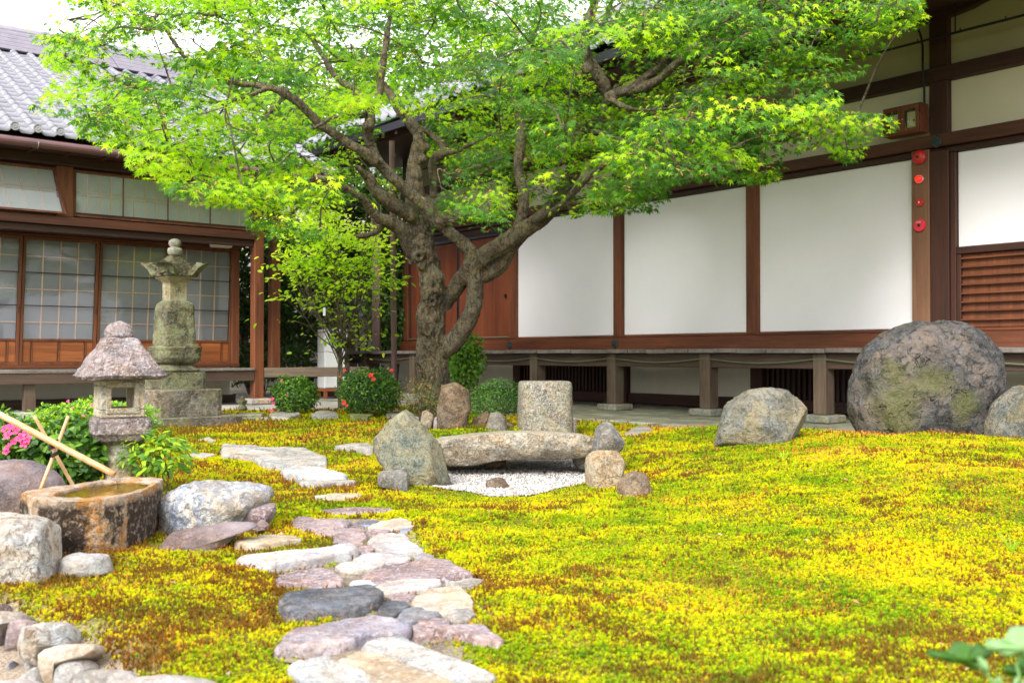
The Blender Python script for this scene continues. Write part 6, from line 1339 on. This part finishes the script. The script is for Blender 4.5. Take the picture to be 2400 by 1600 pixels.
for (u, v, Y) in pads:
    c = P(u, v, Y); rx, ry = random.uniform(.26, .48), random.uniform(.24, .42); yaw = random.uniform(0, 3.14); k = int(random.uniform(80, 150)); tilt = np.array([random.uniform(-.28, .28), random.uniform(-.28, .28)])
    # young bright sprays lie on the outside and the left, the older green ones low and to the right
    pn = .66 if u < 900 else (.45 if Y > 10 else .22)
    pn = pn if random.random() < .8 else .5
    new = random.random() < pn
    r = np.sqrt(rng.random(k)); a = rng.uniform(0, 6.283, k); X = r * np.cos(a) * rx; Yy = r * np.sin(a) * ry
    ca, sa = math.cos(yaw), math.sin(yaw); dx, dy = X * ca - Yy * sa, X * sa + Yy * ca; dz = -.16 * r ** 2 * rx + dx * tilt[0] + dy * tilt[1] + rng.normal(0, .028, k)
    out = np.stack([dx, dy, np.zeros(k)], 1); out /= np.linalg.norm(out, axis=1)[:, None] + 1e-6
    nrm = np.stack([rng.normal(0, .34, k), rng.normal(0, .34, k) - .40, np.full(k, .80)], 1) + out * .35; tip = out * .8 + rng.normal(0, .5, (k, 3)) + [0, 0, -.45]
    LP.append(c + np.stack([dx, dy, dz], 1)); LR_.append(euler_from(nrm, tip)); LS.append(rng.uniform(.055, .098, k))
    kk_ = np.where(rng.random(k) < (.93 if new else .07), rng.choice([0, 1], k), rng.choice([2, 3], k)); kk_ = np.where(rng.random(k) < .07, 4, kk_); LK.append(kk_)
    allc = np.vstack([nodes_] + done); nd = allc[np.argmin(np.linalg.norm((allc - c) * [1, .8, 1.2], axis=1))]; mid = (nd + c) / 2 + [0, 0, .05]; done.append(c[None])
    if np.linalg.norm(nd - c) < 1.15 and ES((1200 + c[0] / c[1] * FPX) / S_, max(20, (832 - (c[2] - CAMZ) / c[1] * FPX) / S_), CR, .90) <= 1: twigs.tube(catmull([nd, mid + rng.normal(0, .04, 3), c], 4), [.009, .006, .003], 5, False)
    for t in range(5):
        j = rng.integers(k)
        if ES((1200 + c[0] / c[1] * FPX) / S_, max(20, (832 - (c[2] - CAMZ) / c[1] * FPX) / S_), CR, .88) > 1: continue
        e_ = c + np.array([dx[j], dy[j], dz[j]])
        if ES((1200 + e_[0] / e_[1] * FPX) / S_, max(20, (832 - (e_[2] - CAMZ) / e_[1] * FPX) / S_), CR, .93) > 1: continue
        twigs.tube([c, (c + e_) / 2 + [0, 0, .02], e_], [.003, .0022, .0012], 4, False)
LP, LR_, LS, LK = np.vstack(LP), np.vstack(LR_), np.concatenate(LS), np.concatenate(LK)
def ESv(u, v, L):
    r = np.full(len(u), 99.0)
    for a, b, c, d in L: r = np.minimum(r, ((u - a) / c) ** 2 + ((v - b) / d) ** 2)
    return r
uu_ = (1200 + LP[:, 0] / LP[:, 1] * FPX) / S_; vv_ = (832 - (LP[:, 2] - CAMZ) / LP[:, 1] * FPX) / S_
rg_ = .22 * fbm(LP * 3.1, 3, 17); kp = ESv(uu_, np.maximum(vv_, 20), CR) < 1.12 + rg_
kp &= ~((ESv(uu_, vv_, HOLES) < 1 + rg_) & (rng.random(len(uu_)) < .85))
kp &= ~((ESv(uu_, vv_, WIN) < 1 + rg_) & (LP[:, 1] < np.where(uu_ > 1250, 9.75, 11.3)) & (rng.random(len(uu_)) < .95))
LP, LR_, LS, LK = LP[kp], LR_[kp], LS[kp], LK[kp]
tw = twigs.build('twigs', M['bark'], mt, world=True); tag(tw, kind='stuff')
inview = (np.abs(LP[:, 0] / LP[:, 1] * FPX) < 1180) & (LP[:, 2] < .686 + .345 * LP[:, 1]) & (LK < 4); idx = np.where(inview)[0]; idx = idx[np.argsort(LP[idx, 1])][:300]; mask = np.ones(len(LP), bool); mask[idx] = False
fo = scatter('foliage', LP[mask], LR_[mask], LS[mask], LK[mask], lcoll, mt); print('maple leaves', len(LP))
for i in idx:
    o = bpy.data.objects.new('leaf', lp_[LK[i]].data); COL.objects.link(o); o.parent = mt; o.location = tuple(to_local(LP[i], mt)); o.rotation_euler = tuple(LR_[i]); o.scale = (LS[i],) * 3
# ------------------------------------------------------------------ shrubs and small plants
def oval_leaf(name, mat, w=.36, fold=.12, bend=.2, lobes=False):
    v = [(0, 0, 0), (0, 0, .0)]; v = []; f = []; k = 5
    for i in range(k + 1):
        t = i / k; ww = w * math.sin(math.pi * min(1, t * .95 + .05)) ** .8 * .5 if 0 < i < k else .0; z = -bend * t * t
        v += [(-ww, t, z + fold * ww), (0, t, z), (ww, t, z + fold * ww)]
    for i in range(k): a = 3 * i; f += [(a, a + 1, a + 4, a + 3), (a + 1, a + 2, a + 5, a + 4)]
    return proto(name, v, f, mat)
def shrub(name, label, cat, c, rad, nleaf, lsize, mats, group=None, shell=.5, stems=9, stemr=.006, seed=1, flowers=None, fmat=None, flat=.0, up=.5, wl=.4, stemmat='bark', nobj=0, lump=.35, base=None, bottom=-.85):
    r_ = np.random.default_rng(seed); g = float(T(c[0], c[1])[0]) if base is None else base; o = empty(name, (c[0], c[1], g)); tag(o, label, cat, group)
    cz = c[2]; n = nleaf; d = r_.normal(0, 1, (n * 3, 3)); d /= np.linalg.norm(d, axis=1)[:, None]; d = d[d[:, 2] > bottom][:n]; n = len(d)
    rr = (shell + (1 - shell) * r_.random(n) ** .5) * (1 + lump * fbm(d * 2.2 + seed * 5, 3, seed)); pts = np.array([c[0], c[1], cz]) + d * rr[:, None] * np.array(rad)
    pts[:, 2] = np.maximum(pts[:, 2], g + .01)
    nrm = d * .5 + r_.normal(0, .5, (n, 3)) + [0, -.1, up]; tip = d + r_.normal(0, .5, (n, 3)) + [0, 0, .15]
    pr = [oval_leaf('s%d' % i, m, wl * (1 + .15 * i)) for i, m in enumerate(mats)]
    kid = r_.integers(0, len(mats), n); rot = euler_from(nrm, tip); sc = r_.uniform(.7, 1.25, n) * lsize
    if nobj:
        near = np.argsort(pts[:, 1])[:nobj]; mk = np.ones(n, bool); mk[near] = False
        for i in near: q = bpy.data.objects.new('leaf', pr[kid[i]].data); COL.objects.link(q); q.parent = o; q.location = tuple(to_local(pts[i], o)); q.rotation_euler = tuple(rot[i]); q.scale = (sc[i],) * 3
    else: mk = np.ones(n, bool)
    scatter('foliage', pts[mk], rot[mk], sc[mk], kid[mk], proto_coll(name, pr), o)
    m = MB(); b = np.array([c[0], c[1], g - .02])
    for s in range(stems):
        e_ = pts[r_.integers(n)]; q = b + np.array([r_.normal(0, .03), r_.normal(0, .03), 0]); mid = q + (e_ - q) * .5 + [r_.normal(0, .04 * rad[0]), 0, .08 * rad[2]]
        m.tube(catmull([q, mid, e_], 4), [stemr, stemr * .6, stemr * .3], 6, False)
        for _ in range(3):
            e2 = pts[r_.integers(n)]; 
            if np.linalg.norm(e2 - mid) < 1.1 * max(rad): m.tube([mid, (mid + e2) / 2 + [0, 0, .02], e2], [stemr * .45, stemr * .3, stemr * .18], 5, False)
    m.build('stems', M[stemmat], o, world=True)
    if flowers:
        pt = MB()
        for i in range(5):
            a = 2 * math.pi * i / 5
            for side2 in (0,): 
                v0 = [(0, 0, 0)]; 
                for t, w_ in ((.35, .16), (.7, .30), (1.0, .16)): 
                    ca, sa = math.cos(a), math.sin(a); rr2 = t * .5; hh = .22 * t * (1.25 - t * .6)
                    v0 += [(rr2 * ca - w_ * sa * .6, rr2 * sa + w_ * ca * .6, hh), (rr2 * ca + w_ * sa * .6, rr2 * sa - w_ * ca * .6, hh)]
                pt.add(v0, [(0, 1, 2), (1, 3, 4, 2), (3, 5, 6, 4)])
        for i in range(4): a = i * 1.7; pt.tube([(0, 0, 0), (.06 * math.cos(a), .06 * math.sin(a), .25), (.14 * math.cos(a), .14 * math.sin(a), .42)], .012, 4, False)
        f0 = None
        for (fx, fy, fz, fs) in flowers:
            if f0 is None: f0 = pt.build('flower', fmat, o)
            q = f0 if f0.get('used') is None else copyo(f0, o)
            f0['used'] = 1; q.location = tuple(to_local([fx, fy, fz], o)); q.scale = (fs,) * 3; q.rotation_euler = (R(random.uniform(35, 80)), random.uniform(-.5, .5), random.uniform(-.4, .4))
        for q in o.children:
            if 'used' in q: del q['used']
    return o
AZ = [leaf_mat('azalea_leaf', [(.09, .20, .025), (.05, .13, .02), (.035, .09, .018)], .25, 1.2), leaf_mat('azalea_young_leaf', [(.20, .36, .03), (.12, .26, .025)], .3, 1.3)]
AZD = [AZ[0], AZ[0], AZ[1]]
YG = [leaf_mat('yellow_green_shrub_leaf', [(.42, .56, .02), (.30, .48, .02), (.20, .36, .02)], .35, 1.3), leaf_mat('green_shrub_leaf', [(.12, .27, .025), (.07, .18, .02)], .3, 1.2)]
FR, FPK, FM = [plain_mat('red_petal', (.72, .03, .02), .5, .1), plain_mat('pink_petal', (.80, .07, .20), .5, .15), plain_mat('magenta_petal', (.78, .04, .18), .5, .15)]
def fl(*l, s=.06): return [(*P(u, v, Y), k * s * .72) for u, v, Y, k in l]
shrub('azalea_bush', 'small clipped round azalea with pink blooms low on its left', 'bush', P(688, 925, 11.3), (.26, .26, .21), 4200, .032, AZD, seed=1, flowers=fl((638,936,11.05,1.3),(641,945,11.1,1),(636,962,11.1,1.1),(660,892,11.1,.8),(672,926,11.02,.7)), fmat=FPK, stems=12)
shrub('azalea_bush', 'larger clipped round azalea with red blooms left of the downpipe', 'bush', P(864, 918, 11.2), (.36, .33, .27), 6200, .032, AZD, seed=2, flowers=fl((808,868,11.0,.9),(869,880,10.9,1.5),(876,888,10.9,1.2),(917,868,11.0,1.0),(796,882,11.0,.6),(806,944,10.9,1.1),(812,950,10.9,.9),(803,938,10.9,.6)), fmat=FR, stems=14)
shrub('azalea_bush', 'low yellow green azalea behind the light box of the lantern', 'bush', P(218, 985, 6.3), (.36, .28, .13), 6000, .028, YG, seed=3, flowers=fl((160,940,6.1,.5),(217,950,6.0,.7),(170,956,6.0,.4),(195,975,5.9,.4)), fmat=FPK, shell=.6)
shrub('leafy_bush', 'dark glossy leafed bush between the bamboo props and lantern', 'bush', P(160, 1060, 4.72), (.20, .16, .15), 2200, .044, AZD, seed=4, shell=.4, wl=.5, nobj=60, bottom=-1)
shrub('azalea_bush', 'azalea full of magenta blooms at the left border', 'bush', P(0, 1035, 4.75), (.16, .16, .14), 2200, .032, AZ[::-1], seed=5, flowers=fl((25,1000,4.55,.9),(40,1010,4.55,1),(20,1020,4.5,1.1),(50,1025,4.5,1),(66,1030,4.5,1.1),(35,1035,4.5,1),(58,1040,4.5,1),(20,1048,4.5,.9),(15,1058,4.5,.8),(30,1002,4.6,.8),(60,1015,4.55,.9),(12,1005,4.6,.9)), fmat=FM)
shrub('leafy_plant', 'small light green plant in the moss right of the lantern', 'plant', P(365, 1060, 4.72), (.16, .13, .11), 560, .040, YG, seed=6, shell=.3, wl=.38, stems=10, stemr=.004, nobj=80, up=.9, bottom=-1)
shrub('small_shrub', 'dense twiggy shrub between the standing slab and granite block', 'bush', P(1165, 938, 9.2), (.27, .2, .19), 4600, .020, [AZ[0]], seed=7, stems=26, stemr=.004, shell=.5, bottom=-.7)
shrub('twiggy_shrub', 'sparse twiggy shrub with tiny leaves before the maple trunk', 'bush', P(985, 930, 9.8), (.26, .2, .20), 1100, .020, [YG[1], plain_mat('reddish_leaf', (.30, .16, .05))], seed=8, stems=22, stemr=.0045, shell=.25)
shrub('sapling', 'leafy green sapling just right of the maple trunk', 'sapling', P(1092, 840, 11.9), (.22, .2, .34), 1300, .06, YG[1:] + AZ[1:], seed=9, stems=5, stemr=.009, shell=.2, wl=.45, bottom=-1)
# the small yellow green tree: stems fanning out, layered leaves
yt = empty('small_tree', tuple(P(800, 955, 11.9) * [1, 1, 0])); tag(yt, 'slender many-stemmed tree with yellow green leaves before the passage', 'tree')
r_ = np.random.default_rng(12); stm = MB(); tips = []
base = [P(797, 957, 11.9), P(816, 950, 12.0)]
for i in range(40):
    b0 = base[i % 2]; s1 = P(797 if i % 2 == 0 else 812, 870 - r_.uniform(0, 60), 11.9); 
    ang_ = r_.uniform(-1, 1); hgt = r_.uniform(.12, 1) ** .8; uu = 785 + ang_ * (35 + 115 * hgt ** .5 * (1.25 - .45 * hgt)); vv = 810 - 320 * hgt; e_ = P(uu, vv, r_.uniform(11.2, 12.6)); mid = (s1 * .5 + e_ * .5) + [ang_ * .04, 0, -.05]
    pp_ = catmull([b0, s1, mid, e_], 5); stm.tube(pp_, [.026 if i < 2 else .012, .016 if i < 2 else .009, .006, .003], 7, False); tips.append(e_)
    for t in range(7): j = r_.integers(7, len(pp_)); e2 = pp_[j] + r_.normal(0, .17, 3) + [0, 0, .10]; stm.tube([pp_[j], (pp_[j] + e2) / 2 + [0, 0, .02], e2], [.005, .003, .0015], 5, False); tips.append(e2)
stm.build('trunk', M['bark'], yt, world=True)
cl = r_.normal(0, 1, (95, 3)); cl /= np.linalg.norm(cl, axis=1)[:, None]; cl = np.array(P(787, 628, 11.9)) + cl * (.45 + .55 * r_.random((95, 1))) * np.array([.70, .5, .66]); tips = [t for t in tips if r_.random() < .35] + [q for q in cl]
for q in cl[::2]: j = np.array(P(787, 760, 11.9)) + r_.normal(0, .12, 3); stm_ = MB() if False else None
tips = np.array(tips); kq = 40; pts = np.repeat(tips, kq, 0) + r_.normal(0, 1, (len(tips) * kq, 3)) * [.135, .12, .026] + np.array([0, 0, 0]); n = len(pts); hh = sstep(1.3, 2.3, pts[:, 2])
pts = pts[(r_.random(n) < .12 + .88 * hh)]; n = len(pts); out = pts - np.array(P(797, 750, 11.9)); nrm = r_.normal(0, .35, (n, 3)) + [0, -.35, .8]; tip = out * .5 + r_.normal(0, .6, (n, 3)) * [1, 1, .3]
YT = [leaf_mat('lime_leaf', [(.72, .80, .03), (.60, .72, .03), (.45, .60, .02)], .5, 1.5), leaf_mat('fresh_green_leaf', [(.40, .56, .02), (.24, .42, .02)], .5, 1.4)]
yp = [oval_leaf('y0', YT[0], .5, bend=.35), oval_leaf('y1', YT[0], .42, bend=.1), oval_leaf('y2', YT[1], .5, bend=.3)]
pk = np.where(r_.random(n) < .25 + .7 * sstep(1.4, 2.3, pts[:, 2]), r_.integers(0, 2, n), 2)
scatter('foliage', pts, euler_from(nrm, tip), r_.uniform(.05, .085, n), pk, proto_coll('small_tree_leaves', yp), yt); print('lime leaves', n)
tg = MB().box(-.014, .014, -.002, .002, -.06, .03, 0).build('paper_tag', M['white'], yt); tg.location = tuple(to_local(P(760, 727, 11.2), yt))
# dark evergreens behind the passage and the wall
EV = [leaf_mat('evergreen_leaf', [(.055, .115, .02), (.035, .085, .015), (.022, .055, .012)], .25, 1.1), leaf_mat('evergreen_leaf_pale', [(.13, .24, .03), (.08, .17, .02)], .35, 1.2)]  # a deep leaf green and a paler, more translucent one
for (u, v, Y, rad, nl, lab, sd_, mm) in [(590, 650, 17.5, (.9, .8, 1.35), 6500, 'dark evergreen crowded behind the corner post of the side building', 31, [EV[0]]), (700, 700, 18.5, (1.0, .7, 1.3), 6500, 'dark evergreen beyond the passage behind the small tree', 32, [EV[0]]), (925, 690, 19.0, (.55, .7, 1.5), 5200, 'evergreen seen between the downpipe and the hall corner', 33, EV), (840, 560, 19.5, (.9, .7, 1.3), 6500, 'evergreen in front of the white neighbour house behind the small tree', 35, EV), (620, 850, 16.8, (.8, .5, .4), 2600, 'low dark bush in the shade behind the weathered rail', 34, [EV[0]])]:
    c = P(u, v, Y); shrub('evergreen_tree' if rad[2] > 1 else 'evergreen_bush', lab, 'tree' if rad[2] > 1 else 'bush', c, rad, nl, .10 if rad[2] > 1 else .07, mm, seed=sd_, stems=6, stemr=.035 if rad[2] > 1 else .01, shell=.45, wl=.45, base=0)
for (X, Y, Z, rad, nl, lab, sd_, ls) in [(-5.2, 20.5, 5.2, (2.8, 1.8, 2.0), 9000, 'broad bright tree rising over the side building roof behind the maple', 41, .17), (-1.2, 24.0, 6.0, (3.0, 2, 2.6), 9000, 'tall green tree beyond the garden wall behind the maple trunk', 42, .18)]:
    shrub('background_tree', lab, 'tree', (X, Y, Z), rad, nl, ls, [EV[1], YG[1]], seed=sd_, stems=7, stemr=.09, shell=.35, wl=.5, base=0, lump=.6)
# behind the camera: the garden's own hedge, seen only mirrored in the panes
shrub('tall_hedge', 'tall green hedge enclosing the garden in front', 'hedge', (1.0, -7.0, 1.6), (9, 1.0, 2.2), 14000, .16, EV, seed=51, stems=12, stemr=.05, shell=.5, wl=.5, base=0, lump=.3)
# broad leaved plant reaching in at the lower right, close to the camera
bp = empty('broad_leaf_plant', tuple(P(2330, 1600, 1.15) * [1, 1, 0] + [0, 0, T1(.55, 1.15)])); tag(bp, 'broad lobed green leaves very near, at the lower right corner', 'plant')
Z16 = ZM(1700, 1000, 2.613)
def bigleaf(px, Y, mat, tilt=.02, mid=None):
    o = resample([P(u, v, Y) for u, v in Z16(px)], 40); c = o.mean(0); V = [c + [0, -.008, 0]]; 
    for s in (.35, .7, 1.0): 
        q = c + (o - c) * s; q[:, 1] += .012 * (s ** 2) + .006 * np.sin(np.arange(40) * .9) * s + (q[:, 0] - c[0]) * tilt * 8; V.extend(q)
    F = [(0, 1 + i, 1 + (i + 1) % 40) for i in range(40)]
    for r2 in range(2): a = 1 + r2 * 40; F += [(a + i, a + 40 + i, a + 40 + (i + 1) % 40, a + (i + 1) % 40) for i in range(40)]
    ob = obj('leaf', V, F, mat, bp, world=True, smooth=True); s = ob.modifiers.new('t', 'SOLIDIFY'); s.thickness = .0012; return ob
BL = leaf_mat('broad_green_leaf', [(.07, .20, .02), (.05, .15, .015)], .4, 1.2, .3, 8); BL2 = leaf_mat('pale_broad_leaf', [(.30, .48, .22), (.22, .42, .14)], .35, 1.1, .3, 8)
bigleaf([(1238,1388),(1330,1385),(1400,1362),(1450,1345),(1480,1333),(1530,1352),(1600,1352),(1650,1380),(1665,1400),(1640,1440),(1605,1470),(1590,1515),(1540,1500),(1450,1460),(1350,1440),(1280,1425)], 1.12, BL, .02)
bigleaf([(1630,1350),(1720,1318),(1760,1275),(1830,1240),(1900,1225),(1960,1290),(1950,1400),(1880,1440),(1810,1400),(1780,1442),(1720,1405),(1640,1408)], 1.10, BL2, -.02)
bigleaf([(1728,1500),(1800,1450),(1880,1400),(1960,1440),(1950,1540),(1850,1545),(1770,1548)], 1.16, BL, .01)
bigleaf([(1590,1425),(1610,1440),(1615,1490),(1600,1520),(1580,1480),(1575,1445)], 1.09, BL2, 0)
for a, b, c_ in (((1590, 1500), (1640, 1570), (1690, 1680)), ((1780, 1440), (1800, 1560), (1760, 1690)), ((1850, 1545), (1850, 1620), (1800, 1690))):
    MB().tube(catmull([P(*Z16([q])[0], 1.12) for q in (a, b, c_)] + [np.array([bp.location[0], bp.location[1], bp.location[2]])], 5), [.0016, .002, .003], 7, False).build('petiole', BL2, bp, world=True, smooth=True)
# tiny seedlings in the moss
for i, (u, v, s, lab) in enumerate([(1838, 1080, .05, 'tiny grass-like seedling in the moss before the craggy boulder'), (2372, 1295, .06, 'thin green seedling near the right border of the moss'), (1552, 1105, .04, 'little seedling beside the brown rock right of the gravel'), (2190, 1012, .06, 'feathery seedling at the foot of the huge boulder')]):
    p_ = GT(u, v); o = empty('seedling', tuple(p_)); tag(o, lab, 'seedling'); m = MB()
    for k in range(9): a = k * .7; L = s * random.uniform(.7, 1.2); m.add([(-.0015, 0, 0), (.0015, 0, 0), (L * .5 * math.cos(a) + .002, L * .5 * math.sin(a), L * .8), (L * math.cos(a), L * math.sin(a), L * 1.0), (L * .5 * math.cos(a) - .002, L * .5 * math.sin(a), L * .8)], [(0, 1, 2, 4), (4, 2, 3)])
    m.build('blades', YG[0], o)
